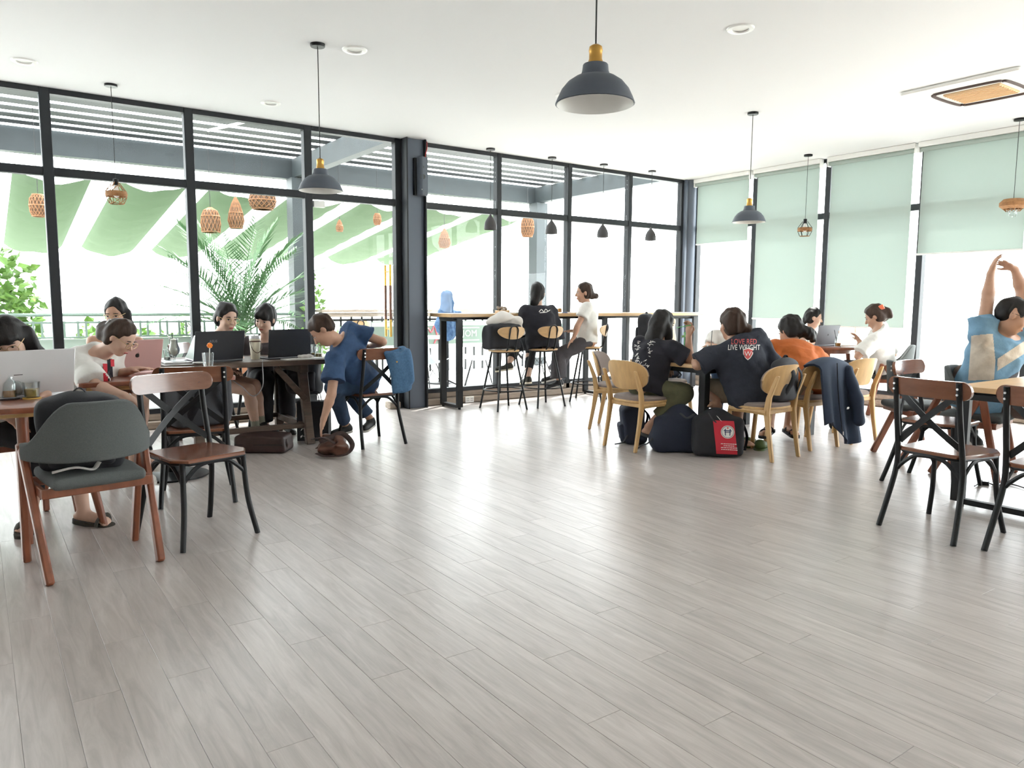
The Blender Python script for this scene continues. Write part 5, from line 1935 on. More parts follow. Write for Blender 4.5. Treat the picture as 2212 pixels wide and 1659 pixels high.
for (x0, y0, x1, y1) in ((-0.032, 0.006, 0.032, 0.014), (-0.026, -0.006, 0.026, 0.0), (-0.022, -0.03, -0.015, 0.006), (0.015, -0.03, 0.022, 0.006), (-0.024, 0.014, -0.016, 0.026), (0.016, 0.014, 0.024, 0.026)):
    bars += [(x0, y0), (x1, y0), (x1, y1), (x0, y1)]
decal('emblem_gate', bars, [tuple(4 * k + i for i in range(4)) for k in range(6)], 'print_navy', t2, ec, X, (0, 0, 1), bb, fr, 0.0065)
decal('emblem_flame', [(0.007 * math.cos(k * 1.05), 0.034 + 0.008 * math.sin(k * 1.05)) for k in range(6)], [tuple(range(6))], 'print_red', t2, ec, X, (0, 0, 1), bb, fr, 0.007)
for k, wd in enumerate((0.13, 0.085, 0.125, 0.12)):
    v = []
    fcs = []
    rg = random.Random(k)
    x = -wd / 2
    while x < wd / 2:
        l = rg.uniform(0.008, 0.02)
        q = len(v)
        v += [(x, -0.0028), (x + l, -0.0028), (x + l, 0.0028), (x, 0.0028)]
        fcs.append((q, q + 1, q + 2, q + 3))
        x += l + 0.004
    decal('text_line', v, fcs, 'print_white', t2, pc_ + X * 0.012 + V3(0, 0, -0.055 - 0.016 * k), X, (0, 0, 1), bb, fr, 0.005)
strap(t2, [L - Y * 0.13 - X * 0.09 + V3(0, 0, 0.36), L - Y * 0.16 - X * 0.06 + V3(0, 0, 0.31), L - Y * 0.165 - X * 0.03 + V3(0, 0, 0.285)], 0.010, 'bag_charcoal', 'zip')
decal('zip_tag', [(-0.008, -0.035), (0.010, -0.035), (0.008, 0.02), (-0.006, 0.02)], [(0, 1, 2, 3)], 'print_white', t2, L - Y * 0.16 - X * 0.01 + V3(0, 0, 0.33), X * 0.8 - V3(0, 0, 0.6), V3(0, 0, 0.8) - X * 0.6, bb, fr, 0.006)
strap(t2, [L + X * 0.19 - Y * 0.02 + V3(0, 0, 0.30), L + X * 0.24 + V3(0, 0, 0.17), L + X * 0.22 - Y * 0.04 + V3(0, 0, 0.05)], 0.014, 'bag_black', 'strap')

backpack('dark backpack squeezed between the lettered shirt and its chair back', (5.42, 3.70, 0.475), 0.1, (0.27, 0.13, 0.35), 0.0, 'bag_charcoal', 'bag_black', seed=41)
t, _, _ = backpack('black holdall on the floor behind the empty pine chair', (7.22, 4.22, 0), 0.4, (0.36, 0.22, 0.20), 0.0, 'bag_black', seed=43, pocket=False)
L = V3(5.90, 5.50, 0.472)
t = bag_thing('pouch', 'dark blue soft bag lying on the seat of the far pine chair', 'bag', L)
s = Sdf(0.010)
s.cone(L + V3(-0.16, 0, 0.06), L + V3(0.14, -0.02, 0.06), 0.055, 0.06, 0.03)
s.fold(0.010, 25, 8)
s.cut(L, (0, 0, -1))
s.build('bag_body', 'bag_navy', t, origin=L)
strap(t, [L + V3(0.12, -0.08, 0.1), L + V3(0.19, -0.09, 0.04), L + V3(0.14, -0.1, 0.02)], 0.014, 'bag_black')

# navy jacket hung over the pine chair (drapes down behind it)
L = V3(5.99, 3.68, 0.30)
t = bag_thing('navy_jacket', 'navy zip jacket hanging over the back of a pine chair', 'jacket', L)
G = []
for i in range(25):
    u = i / 24 * 2 - 1
    row = []
    for j in range(22):
        v = j / 21
        hem = 0.62 + 0.10 * u + 0.07 * math.sin(3.2 * u + 0.6)
        if v < 0.16:
            q = v / 0.16
            y = 0.075 - 0.16 * q
            z = 0.485 + 0.022 * math.sin(math.pi * q) - 0.05 * u * u
        else:
            q = (v - 0.16) / 0.84
            y = -0.085 - 0.05 * q - 0.028 * math.sin(7.5 * u + 1.2) * q
            z = 0.485 - hem * q - 0.05 * u * u
        x = (0.22 + 0.06 * max(0, v - 0.16)) * u + 0.08 * max(0, v - 0.16)
        row.append((x, y, z))
    G.append(row)
MB().sheet(G, 0.022).build('jacket_shell', 'jacket_navy', t, smooth=1.3)
sl = Sdf(0.010)
sl.chain([L + V3(0.17, -0.10, 0.40), L + V3(0.215, -0.17, 0.16), L + V3(0.235, -0.19, -0.04)], [0.05, 0.052, 0.046], 0.03)
sl.fold(0.006, 30, 4)
sl.build('sleeve', 'jacket_navy', t, origin=L)
strap(t, [L + V3(-0.03, -0.115, 0.47), L + V3(-0.02, -0.135, 0.2), L + V3(0.03, -0.16, -0.12)], 0.005, 'bag_charcoal', 'zip')
MB().tube([(0.035, -0.165, -0.12), (0.035, -0.167, -0.15)], 0.004, 6).build('zip_pull', 'steel_bolt', t)
decal('brand_tag', [(-0.02, -0.008), (0.014, -0.008), (0.022, 0.004), (0.01, 0.012), (-0.014, 0.01)], [(0, 1, 2, 3, 4)], 'print_white', t, L + V3(0.085, -0.168, 0.08), (1, 0, 0), (0, 0, 1))

# denim jacket over the chair of the person in denim
L = V3(2.95, 5.96, 0.58)
t = bag_thing('denim_jacket', 'light denim jacket hanging from the chair rail of the person bending down', 'jacket', L)
s = Sdf(0.010)
s.cone(L + V3(-0.04, 0.0, 0.245), L + V3(0.13, 0.02, 0.27), 0.035, 0.035, 0.03)
s.ccone(L + V3(0.04, -0.045, 0.26), L + V3(0.09, -0.055, -0.10), 0.125, 0.10, 0.03, 0.32, (0, 1, 0))
s.cone(L + V3(0.13, -0.03, 0.24), L + V3(0.17, -0.05, 0.0), 0.045, 0.04, 0.03)
s.cone(L + V3(0.0, -0.05, 0.22), L + V3(0.10, -0.05, 0.02), 0.045, 0.04, 0.02)
s.fold(0.010, 28, 11)
s.build('jacket_shell', 'denim', t, origin=L)
MB().tube([(0.02, -0.085, 0.17), (0.02, -0.092, 0.17)], 0.007, 8).build('button', 'brass', t)

# cables at the right table
tag(MB().tube(spline([on(2105, 1050, 0.01), on(2125, 1040, 0.01), on(2150, 1048, 0.01), on(2185, 1046, 0.01), on(2230, 1060, 0.01)], 6), 0.005, 6).build('power_cable', 'cable_black'),
    'black power cable on the floor below the right table', 'cable')
p = on(2145, 1049, 0.0)
t = thing('power_adapter', 'small black power adapter on the floor below the right table', 'adapter', (p[0], p[1] + 0.05, 0), 0.4)
MB().box((0, 0, 0.014), (0.10, 0.045, 0.028)).build('housing', 'laptop_black', t, bevel=0.005)
L = V3(5.45, 1.75, 0.0)
t = bag_thing('cloth_bag', 'grey white cloth bag on the floor under the right table', 'bag', L)
s = Sdf(0.010)
s.box(L + V3(0, 0, 0.14), (0.10, 0.08, 0.09), 0.05, rot(0.3), 0)
s.fold(0.014, 24, 9)
s.cut((0, 0, 0), (0, 0, -1))
s.build('bag_body', 'cloth_white', t, origin=L)

# ================================================================== PEOPLE
mat('skin_light', (0.63, 0.41, 0.31), 0.55, noise=0.10, nscale=14)
mat('skin_tan', (0.49, 0.285, 0.195), 0.55, noise=0.10, nscale=14)
mat('skin_deep', (0.36, 0.18, 0.115), 0.55, noise=0.10, nscale=14)
mat('hair_black', (0.014, 0.012, 0.012), 0.58, spec=0.3, noise=0.4, nscale=40, stretch=(1, 1, 0.12), bump=0.25, bscale=150)
mat('hair_brown', (0.050, 0.027, 0.018), 0.58, spec=0.3, noise=0.5, nscale=40, stretch=(1, 1, 0.12), bump=0.25, bscale=150)
mat('eye_dark', (0.012, 0.008, 0.006), 0.2)
mat('eye_white', (0.62, 0.58, 0.54), 0.3)
mat('lips', (0.42, 0.10, 0.09), 0.45)
mat('glasses_gold', (0.60, 0.42, 0.22), 0.3, 0.8)
mat('glasses_dark', (0.02, 0.02, 0.02), 0.3)


def cloth_mat(name, col, k=0.18):
    return mat(name, col, 0.92, noise=k, nscale=18, bump=0.55, bscale=17)


cloth_mat('tee_white', (0.70, 0.69, 0.66), 0.05)
cloth_mat('tee_black', (0.014, 0.014, 0.022))
cloth_mat('tee_ink', (0.022, 0.026, 0.040))
cloth_mat('tee_green', (0.028, 0.060, 0.042))
cloth_mat('tee_charcoal', (0.060, 0.050, 0.056))
cloth_mat('tee_orange', (0.46, 0.115, 0.022))
cloth_mat('tee_blue', (0.17, 0.32, 0.46))
cloth_mat('denim_shirt', (0.035, 0.075, 0.165), 0.3)
cloth_mat('jeans', (0.030, 0.060, 0.115), 0.3)
cloth_mat('trousers_black', (0.012, 0.013, 0.018))
cloth_mat('trousers_olive', (0.105, 0.105, 0.060))
cloth_mat('trousers_slate', (0.085, 0.080, 0.090))
cloth_mat('trousers_brown', (0.14, 0.10, 0.085))
cloth_mat('shorts_khaki', (0.30, 0.24, 0.17))
cloth_mat('shorts_cream', (0.62, 0.55, 0.46))
mat('shoe_black', (0.015, 0.016, 0.018), 0.6)
mat('sole_white', (0.60, 0.58, 0.54), 0.6)
mat('sock_grey', (0.27, 0.28, 0.22), 0.95)
mat('slipper_dark', (0.045, 0.042, 0.035), 0.8)
mat('clip_white', (0.65, 0.66, 0.70), 0.3)
mat('clip_orange', (0.85, 0.20, 0.10), 0.4)

Zu = np.array([0, 0, 1.0])


def person(label, pelvis, face, neck, head, hf, hu=(0, 0, 1), arms=None, legs=None, w=1.0, hs=1.0, skin='skin_light', h=0.0085,
           sh_side=None, sh_w=0.168, shirt=None, pants=None, shoes=None, hair=None, glasses=None, lips=True, front=None, hands=None):
    """pelvis, neck, head: points; face: where the hips point; arms: {'L': (elbow, wrist, hand direction, palm normal, curl), 'R': ...};
    legs: {'L': (knee, ankle, toe), ...}"""
    P, N, Hc = [np.asarray(a, float) for a in (pelvis, neck, head)]
    f = nrm((face[0], face[1], 0))
    side = np.cross(f, Zu)                       # the person's right
    up_t = nrm(N - P)
    if sh_side is None:
        sh_side = side
    sh_side = nrm(np.asarray(sh_side, float) - up_t * np.dot(sh_side, up_t))
    fr = np.cross(up_t, sh_side)                 # chest forward
    L0 = np.array([P[0], P[1], 0.0])
    t = thing('person', label, 'person', tuple(L0))
    tl = np.linalg.norm(N - P)
    S = {'R': N - up_t * 0.035 + sh_side * sh_w * w, 'L': N - up_t * 0.035 - sh_side * sh_w * w}
    Hp = {'R': P + side * 0.088 * w, 'L': P - side * 0.088 * w}
    tax = np.array([sh_side, fr, up_t])
    pax = np.array([side, f, Zu])
    hu_, hf_ = nrm(hu), nrm(hf)
    hr = nrm(np.cross(hf_, hu_))
    hu_ = np.cross(hr, hf_)
    hax = np.array([hr, hf_, hu_])

    def hp(x, y, z):
        return Hc + (hr * x + hf_ * y + hu_ * z) * hs

    arms = arms or {}
    legs = legs or {}
    A, G = {}, {}
    for sd, sg in (('R', 1), ('L', -1)):
        if sd in arms:
            A[sd] = [np.asarray(arms[sd][0], float), np.asarray(arms[sd][1], float)] + list(arms[sd][2:])
        else:
            e = S[sd] - up_t * 0.20 + fr * 0.10 + sh_side * sg * 0.05
            A[sd] = [e, e + fr * 0.21 + V3(0, 0, -0.02) - sh_side * sg * 0.05, fr, V3(0, 0, -1), 0.3]
        if sd in legs:
            G[sd] = [np.asarray(q, float) for q in legs[sd]]
        else:
            k = Hp[sd] + f * 0.40 + side * sg * 0.02 + V3(0, 0, 0.0)
            a = np.array([k[0], k[1], 0.085]) - f * 0.03
            G[sd] = [k, a, np.array([a[0], a[1], 0.03]) + f * 0.14]
    # ---------------- body
    b = Sdf(h)
    b.ell(P, (0.150 * w, 0.110 * w, 0.105 * w), pax)
    b.cone(P, P + up_t * tl * 0.45, 0.112 * w, 0.105 * w, 0.05)
    b.ell(P + up_t * tl * 0.70, (0.148 * w, 0.098 * w, tl * 0.34), tax, 0.05)
    b.cone(S['L'], S['R'], 0.052 * w, 0.052 * w, 0.04)
    b.cone(N - up_t * 0.03, hp(0, -0.012, -0.065), 0.056, 0.050, 0.03)
    for sd, sg in (('R', 1), ('L', -1)):
        e, wr = A[sd][:2]
        b.cone(S[sd], e, 0.046 * w, 0.037 * w, 0.02)
        b.cone(e, e * 0.7 + wr * 0.3, 0.037 * w, 0.038 * w, 0.015)
        b.cone(e * 0.7 + wr * 0.3, wr, 0.038 * w, 0.0255, 0.015)
        hd, pn, curl = A[sd][2:5]
        hd = nrm(hd)
        pn = nrm(np.asarray(pn, float) - hd * np.dot(pn, hd))
        ac = np.cross(hd, pn) * sg                # towards the thumb
        b.cone(wr, wr + hd * 0.045, 0.024, 0.022, 0.015)
        b.ell(wr + hd * 0.058, (0.036, 0.044, 0.0165), np.array([ac, hd, pn]), 0.015)
        spread = A[sd][5] if len(A[sd]) > 5 else 0.12
        for q, (off, ln) in enumerate(((0.029, 0.068), (0.0095, 0.076), (-0.0095, 0.071), (-0.028, 0.055))):
            b0 = wr + hd * (0.094 - abs(off) * 0.25) + ac * off
            d = nrm(hd + ac * off * spread * 30)
            p0 = b0
            for sgm, (fr_, an) in enumerate(((0.45, 0.55), (0.32, 1.25), (0.23, 1.7))):
                c_, s_ = math.cos(curl * an), math.sin(curl * an)
                p1 = p0 + (d * c_ + pn * s_) * ln * fr_
                b.cone(p0, p1, 0.0092 - 0.0008 * sgm, 0.0088 - 0.0010 * sgm, 0.004)
                p0 = p1
        tb = wr + hd * 0.03 + ac * 0.026
        t1 = tb + nrm(hd * 0.75 + ac * 0.65 + pn * 0.25) * 0.042
        b.cone(tb, t1, 0.0135, 0.0105, 0.008)
        b.cone(t1, t1 + nrm(hd * 0.95 + ac * (0.35 - 0.3 * curl) + pn * (0.2 + 0.4 * curl)) * 0.032, 0.0105, 0.0085, 0.004)
        kn, an_, to = G[sd]
        b.cone(Hp[sd], kn, 0.082 * w, 0.056 * w, 0.03)
        b.cone(kn, kn * 0.65 + an_ * 0.35, 0.054 * w, 0.054 * w, 0.02)
        b.cone(kn * 0.65 + an_ * 0.35, an_, 0.054 * w, 0.034, 0.02)
        fd = nrm(to - an_)
        b.cone(an_ - V3(0, 0, 0.035), to, 0.034, 0.021, 0.02)
        b.cone(an_ - nrm((fd[0], fd[1], 0)) * 0.035 - V3(0, 0, 0.045), to, 0.027, 0.019, 0.02)
        if shoes and shoes.get('kind') in ('bare', 'slipper', 'sandal'):
            fs = nrm(np.cross(fd, Zu))
            for q in range(5):
                o = (q - 2) * 0.0165
                b.cone(to + fs * o - fd * 0.01, to + fs * o + fd * (0.034 - 0.005 * abs(q - (1 if sd == 'R' else 3))) - V3(0, 0, 0.006), 0.0105, 0.0095, 0.003)
    # head
    b.ell(hp(0, -0.012, 0.028), np.array((0.074, 0.092, 0.086)) * hs, hax, 0.02)
    b.ell(hp(0, 0.026, -0.032), np.array((0.058, 0.062, 0.082)) * hs, hax, 0.03)
    b.ell(hp(0, 0.052, -0.092), np.array((0.028, 0.026, 0.024)) * hs, hax, 0.025)
    for sg in (-1, 1):
        b.ell(hp(0.034 * sg, 0.060, -0.030), np.array((0.022, 0.022, 0.022)) * hs, hax, 0.02)
        b.ell(hp(0.030 * sg, 0.094, 0.008), np.array((0.018, 0.012, 0.011)) * hs, hax, 0.012, sub=True)
        b.ell(hp(0.076 * sg, -0.008, -0.012), np.array((0.009, 0.019, 0.030)) * hs, hax, 0.008)
    b.cone(hp(0, 0.082, 0.012), hp(0, 0.104, -0.026), 0.0085 * hs, 0.0135 * hs, 0.012)
    b.ell(hp(0, 0.083, -0.062), np.array((0.022, 0.013, 0.013)) * hs, hax, 0.012)
    body = b.build('body', skin, t, origin=L0)

    # ---------------- face details

    def blob(name, c, r, m, ax=None):
        mb = MB()
        n1, n2 = 6, 10
        V, Fc = [], []
        ax = hax if ax is None else ax
        for i in range(n1 + 1):
            a = math.pi * i / n1
            for k in range(n2):
                p = (r[0] * math.sin(a) * math.cos(2 * math.pi * k / n2), r[1] * math.sin(a) * math.sin(2 * math.pi * k / n2), r[2] * math.cos(a))
                V.append(c + (ax[0] * p[0] + ax[1] * p[1] + ax[2] * p[2]) * hs - L0)
        for i in range(n1):
            for k in range(n2):
                Fc.append((i * n2 + k, (i + 1) * n2 + k, (i + 1) * n2 + (k + 1) % n2, i * n2 + (k + 1) % n2))
        mb.add(V, Fc)
        return mb.build(name, m, t, smooth=2.0)

    for sg in (-1, 1):
        blob('eye', hp(0.031 * sg, 0.0795, 0.006), (0.0135, 0.006, 0.0055), 'eye_white')
        blob('iris', hp(0.031 * sg, 0.0835, 0.006), (0.0062, 0.004, 0.0058), 'eye_dark')
        MB().tube([hp((0.031 + d) * sg, 0.086 - abs(d) * 0.35, 0.0125 - abs(d) * 0.25) - L0 for d in (-0.014, 0.0, 0.014)], 0.0022 * hs, 5).build('eyelid', 'eye_dark', t)
        MB().tube([hp((0.033 + d) * sg, 0.0885 - abs(d + 0.005) * 0.45, 0.0285 - abs(d) * 0.15) - L0 for d in (-0.017, 0.0, 0.017)], [0.003 * hs, 0.0036 * hs, 0.002 * hs], 5).build('eyebrow', 'hair_black', t)
    if lips:
        blob('lips', hp(0, 0.0925, -0.063), (0.021, 0.006, 0.0075), 'lips')
    if glasses:
        g = MB()
        for sg in (-1, 1):
            ring = [hp(0.034 * sg + 0.026 * math.cos(a), 0.100 - 0.1 * abs(0.026 * math.cos(a)), 0.002 + 0.022 * math.sin(a)) - L0 for a in np.linspace(0, 2 * math.pi, 19)[:-1]]
            g.tube(ring, 0.0017 * hs, 5, closed=True)
            g.tube([hp(0.058 * sg, 0.098, 0.008) - L0, hp(0.078 * sg, 0.03, 0.010) - L0, hp(0.080 * sg, -0.02, 0.006) - L0], 0.0017 * hs, 5)
        g.tube([hp(-0.010, 0.101, 0.006) - L0, hp(0.010, 0.101, 0.006) - L0], 0.0017 * hs, 5)
        g.build('glasses', glasses, t)
    # ---------------- hair
    if hair:
        s = Sdf(0.0075 if h < 0.0095 else 0.009)
        vol = hair.get('vol', 1.0)
        s.ell(hp(0, -0.020, 0.034), np.array((0.083 * vol, 0.101 * vol, 0.094 * vol)) * hs, hax, 0.01)
        if hair.get('short'):
            s.ell(hp(0, -0.050, 0.0), np.array((0.077, 0.062, 0.068)) * hs, hax, 0.02)
        else:
            s.ell(hp(0, -0.045, -0.02), np.array((0.080 * vol, 0.072, 0.085)) * hs, hax, 0.03)
        fy = hair.get('line', 0.02)
        s.ell(hp(0, 0.118, -0.050 + fy), np.array((0.080, 0.108, 0.122)) * hs, hax, 0.012, sub=True)
        if not hair.get('cover_ears'):
            for sg in (-1, 1):
                s.ell(hp(0.085 * sg, 0.008, -0.028), np.array((0.022, 0.034, 0.040)) * hs, hax, 0.012, sub=True)
        s.ell(hp(0, -0.06, -0.125), np.array((0.075, 0.08, 0.045)) * hs, hax, 0.02, sub=True) if hair.get('nape', True) else None
        if hair.get('bangs'):
            s.ell(hp(0, 0.066, 0.052), np.array((0.066, 0.032, 0.036)) * hs, hax, 0.02)
        if hair.get('locks'):
            for pts, rs in hair['locks']:
                s.chain([hp(*q) for q in pts], [r * hs for r in rs], 0.025)
        if hair.get('drape'):
            for pts, rs in hair['drape']:
                s.chain([np.asarray(q, float) for q in pts], rs, 0.03)
        s.fold(0.005, hair.get('freq', 75), 3, hu_)
        s.build('hair', hair.get('m', 'hair_black'), t, origin=L0)
        for q in hair.get('clips', ()):
            c = hp(*q[0])
            MB().box(c - L0, np.array(q[1]) * hs, ax=hax).build('hair_clip', q[2], t, bevel=0.004)
    # ---------------- clothes
    sh_ob = None
    if shirt:
        s = Sdf(h)
        g_ = shirt.get('loose', 0.02)
        lo = shirt.get('hem', -0.06)
        s.ell(P + up_t * tl * 0.70, (0.150 * w + g_, 0.100 * w + g_, tl * 0.35 + g_), tax, 0.04)
        s.ccone(P + up_t * (lo), P + up_t * tl * 0.72, 0.148 * w + g_ * 1.25, 0.142 * w + g_, 0.05, 0.76, fr)
        if lo < 0.02:
            s.ell(P, (0.152 * w + g_, 0.115 * w + g_, 0.10 * w + g_), pax, 0.04)
            s.cut(P + up_t * lo, -up_t)
        s.cone(S['L'], S['R'], 0.054 * w + g_ * 0.4, 0.054 * w + g_ * 0.4, 0.05)
        s.cone(N - up_t * 0.05, N + up_t * 0.012, 0.075 * w, 0.062, 0.04)
        if shirt.get('straps'):
            s.cut(N - up_t * 0.10, up_t)
        else:
            s.cut(N + up_t * 0.018, nrm(up_t + fr * 0.45))
            for sd in 'LR':
                e, wr = A[sd][:2]
                ln = shirt.get('sleeve', 0.75)
                r0, r1 = 0.050 * w + g_ * 0.7, 0.052 * w + g_ * shirt.get('flare', 1.3)
                if ln <= 1:
                    s.cone(S[sd], S[sd] + (e - S[sd]) * 0.3, r0, r0, 0.04)
                    s.ccone(S[sd] + (e - S[sd]) * 0.1, S[sd] + (e - S[sd]) * ln, r0, r1, 0.02)
                else:
                    s.cone(S[sd], e, r0, 0.042 * w + g_, 0.03)
                    s.ccone(e, e + (wr - e) * (ln - 1), 0.042 * w + g_, 0.033 + g_ * 0.7, 0.02)
        if shirt.get('hump'):
            s.ell(N - up_t * 0.085 - fr * shirt['hump'], (0.15 * w, 0.075, 0.12), tax, 0.06)
        s.fold(shirt.get('fold', 0.008), shirt.get('freq', 20), shirt.get('seed', 1), None)
        s.fold(0.0045, 52, 9 + shirt.get('seed', 1), None)
        sh_ob = s.build('shirt', shirt['m'], t, origin=L0)
        if shirt.get('straps'):
            for sg in (-1, 1):
                MB().tube([N - up_t * 0.105 + sh_side * sg * 0.075 + fr * 0.095 - L0, N - up_t * 0.0 + sh_side * sg * 0.085 + fr * 0.04 - L0, N - up_t * 0.02 + sh_side * sg * 0.085 - fr * 0.05 - L0], 0.007, 6, flat=0.5).build('shoulder_strap', shirt['m'], t)
    if pants:
        s = Sdf(h)
        g_ = pants.get('loose', 0.014)
        s.ell(P, (0.154 * w, 0.114 * w, 0.110 * w), pax)
        s.cone(P, P + up_t * 0.06, 0.112 * w, 0.106 * w, 0.04)
        ln = pants.get('len', 0.95)
        for sd in 'LR':
            kn, an_, to = G[sd]
            if ln > 1.0 or ln > 0.5:
                s.cone(Hp[sd], kn, 0.082 * w + 0.006, 0.058 * w + g_, 0.03)
                s.ccone(kn, kn + (an_ - kn) * ((ln - 0.5) * 2), 0.058 * w + g_, 0.040 + g_ * pants.get('flare', 1.2), 0.02)
                s.cone(kn, kn + (an_ - kn) * 0.05, 0.058 * w + g_, 0.056 * w + g_, 0.02)
            else:
                s.ccone(Hp[sd], Hp[sd] + (kn - Hp[sd]) * ln * 2, 0.082 * w + 0.006, 0.066 * w + g_ * 1.6, 0.03)
        s.fold(pants.get('fold', 0.006), 24, 5)
        s.build('trousers', pants['m'], t, origin=L0)
    if shoes:
        kd = shoes['kind']
        for sd in 'LR':
            kn, an_, to = G[sd]
            fd = to - an_
            fdh = nrm((fd[0], fd[1], fd[2] * 0.3))
            fs = nrm(np.cross(fdh, Zu))
            fu = np.cross(fs, fdh)
            base = an_ - fu * 0.078
            heel, tip = base - fdh * 0.05, base + fdh * (np.linalg.norm(to - an_) + 0.055)
            ax = np.array([fs, fdh, fu])
            mid = (heel + tip) / 2
            hl = np.linalg.norm(tip - heel) / 2
            if kd in ('sneaker', 'slipon', 'clog'):
                s = Sdf(0.0075)
                s.cone(heel + fdh * 0.035 + fu * 0.036, tip - fdh * 0.035 + fu * 0.030, 0.040, 0.036, 0.02)
                s.cone(heel + fdh * 0.04 + fu * 0.05, an_, 0.040, 0.041, 0.02)
                s.cut(base + fu * 0.008, -fu)
                s.cut(an_ + fu * 0.012, fu)
                sb = s.build('shoe', shoes['m'], t, origin=L0)
                P_ = rrect(0.083, 2 * hl, 0.038, 5)
                V = [mid + fs * x + fdh * y - L0 + fu * z for z in (0.0, 0.02) for x, y in P_]
                n = len(P_)
                MB().add(V, [tuple(range(n))[::-1], tuple(range(n, 2 * n))] + [(i, (i + 1) % n, n + (i + 1) % n, n + i) for i in range(n)]).build('sole', shoes.get('sole', 'sole_white'), sb)
            elif kd in ('slipper', 'sandal'):
                P_ = rrect(0.088, 2 * hl, 0.040, 5)
                V = [mid + fs * x + fdh * y - L0 + fu * z for z in (-0.006, 0.018) for x, y in P_]
                n = len(P_)
                sb = MB().add(V, [tuple(range(n))[::-1], tuple(range(n, 2 * n))] + [(i, (i + 1) % n, n + (i + 1) % n, n + i) for i in range(n)]).build('sole', shoes['m'], t)
                for q in ((0.70,) if kd == 'slipper' else (0.72, 0.35)):
                    c = heel + (tip - heel) * q
                    arcp = [c + fs * 0.046 * math.cos(a) + fu * (0.008 + 0.052 * math.sin(a)) - L0 for a in np.linspace(0, math.pi, 9)]
                    MB().tube(arcp, 0.026 if kd == 'slipper' else 0.012, 8, flat=0.35).build('strap', shoes['m'], sb)
            if shoes.get('sock'):
                MB().tube([an_ - fu * 0.02 - L0, an_ + nrm(kn - an_) * 0.075 - L0], [0.040, 0.040], 12).build('sock', shoes['sock'], t)
    return t, body, sh_ob, dict(S=S, N=N, P=P, up=up_t, fr=fr, side=sh_side, A=A, hp=hp, L0=L0)


def D(r, u, tw):
    """direction in picture terms: r to the right, u up, tw towards the camera"""
    return nrm(_R * r + Zu * u - np.array([_F[0], _F[1], 0]) * tw)

# ---- left group
person('woman with glasses and long black hair behind the silver laptop at the left edge', (0.03, 5.40, 0.53), (0.10, -1.0), at(5, 800, 4.28), at(20, 733, 4.16),
       D(0.30, -0.55, 0.75), D(0.0, 0.8, 0.5), hs=1.04, skin='skin_light',
       arms={'L': (at(80, 880, 4.45), at(100, 850, 4.20), D(-0.3, -0.2, 0.6), V3(0, 0, -1), 0.4), 'R': (at(-90, 890, 4.4), at(15, 898, 4.32), D(0.8, -0.5, 0.2), D(0, -1, 0), 0.3)},
       legs={'L': ((0.42, 5.02, 0.52), (0.44, 4.80, 0.09), (0.53, 4.71, 0.03)), 'R': (at(82, 950, 4.40), at(66, 1108, 4.12), at(52, 1138, 4.04))},
       shirt=dict(m='tee_white', sleeve=0.8), pants=dict(m='trousers_black', len=0.9), shoes=dict(kind='slipper', m='slipper_dark'), glasses='glasses_gold',
       hair=dict(cover_ears=True, nape=False, bangs=True, locks=[([(-0.075, -0.03, 0.0), (-0.085, -0.02, -0.14), (-0.09, 0.0, -0.26)], [0.04, 0.035, 0.02]), ([(0.075, -0.03, 0.0), (0.09, -0.0, -0.10), (0.10, 0.02, -0.20)], [0.04, 0.035, 0.02])]))

person('woman in a white camisole facing the camera behind the pink laptop', (0.95, 7.13, 0.53), (0.0, -1.0), at(250, 730, 6.38), at(251, 678, 6.30),
       D(0.10, -0.30, 1.0), D(0, 1, 0.3), hs=1.06, skin='skin_tan', h=0.009,
       arms={'L': (at(302, 800, 6.25), at(275, 795, 6.0), D(-0.3, 0, 1), V3(0, 0, -1), 0.3), 'R': (at(205, 800, 6.25), at(235, 795, 6.0), D(0.3, 0, 1), V3(0, 0, -1), 0.3)},
       shirt=dict(m='tee_white', straps=True, loose=0.012), pants=dict(m='trousers_black'), shoes=dict(kind='sneaker', m='shoe_black'), glasses='glasses_gold',
       hair=dict(cover_ears=False, locks=[([(-0.07, -0.02, 0.0), (-0.078, -0.01, -0.10), (-0.075, 0.0, -0.20)], [0.035, 0.028, 0.02])]))

_, _, shp3, I3 = person('woman in a white shirt with glasses bent over her writing at the pedestal table', (0.56, 5.98, 0.53), (0.86, -0.50), at(214, 758, 5.12), at(262, 729, 5.02),
       D(0.80, -0.62, 0.15), D(0.55, 0.82, 0.0), hs=0.98, sh_side=D(-0.25, -0.10, 1.0),
       arms={'R': (at(206, 832, 4.86), at(268, 855, 4.80), D(0.9, -0.35, 0.1), D(-0.3, -0.9, 0), 0.5), 'L': (at(245, 812, 5.35), at(283, 800, 5.22), D(0.95, 0.15, 0.0), V3(0, 0, -1), 0.25)},
       legs={'R': (at(300, 868, 4.95), at(290, 1010, 5.0), at(320, 1030, 4.95)), 'L': (at(305, 850, 5.3), at(300, 985, 5.35), at(335, 1000, 5.3))},
       shirt=dict(m='tee_white', sleeve=0.92, loose=0.030, flare=1.6, fold=0.008), pants=dict(m='shorts_cream', len=0.38), shoes=dict(kind='sneaker', m='sole_white'), glasses='glasses_gold',
       hair=dict(m='hair_brown', locks=[([(0, -0.09, -0.02), (0.0, -0.135, -0.045)], [0.05, 0.045]), ([(0.02, -0.10, -0.06), (-0.02, -0.14, -0.01)], [0.04, 0.035])], clips=[((0.03, -0.12, 0.035), (0.03, 0.014, 0.055), 'clip_white')]))
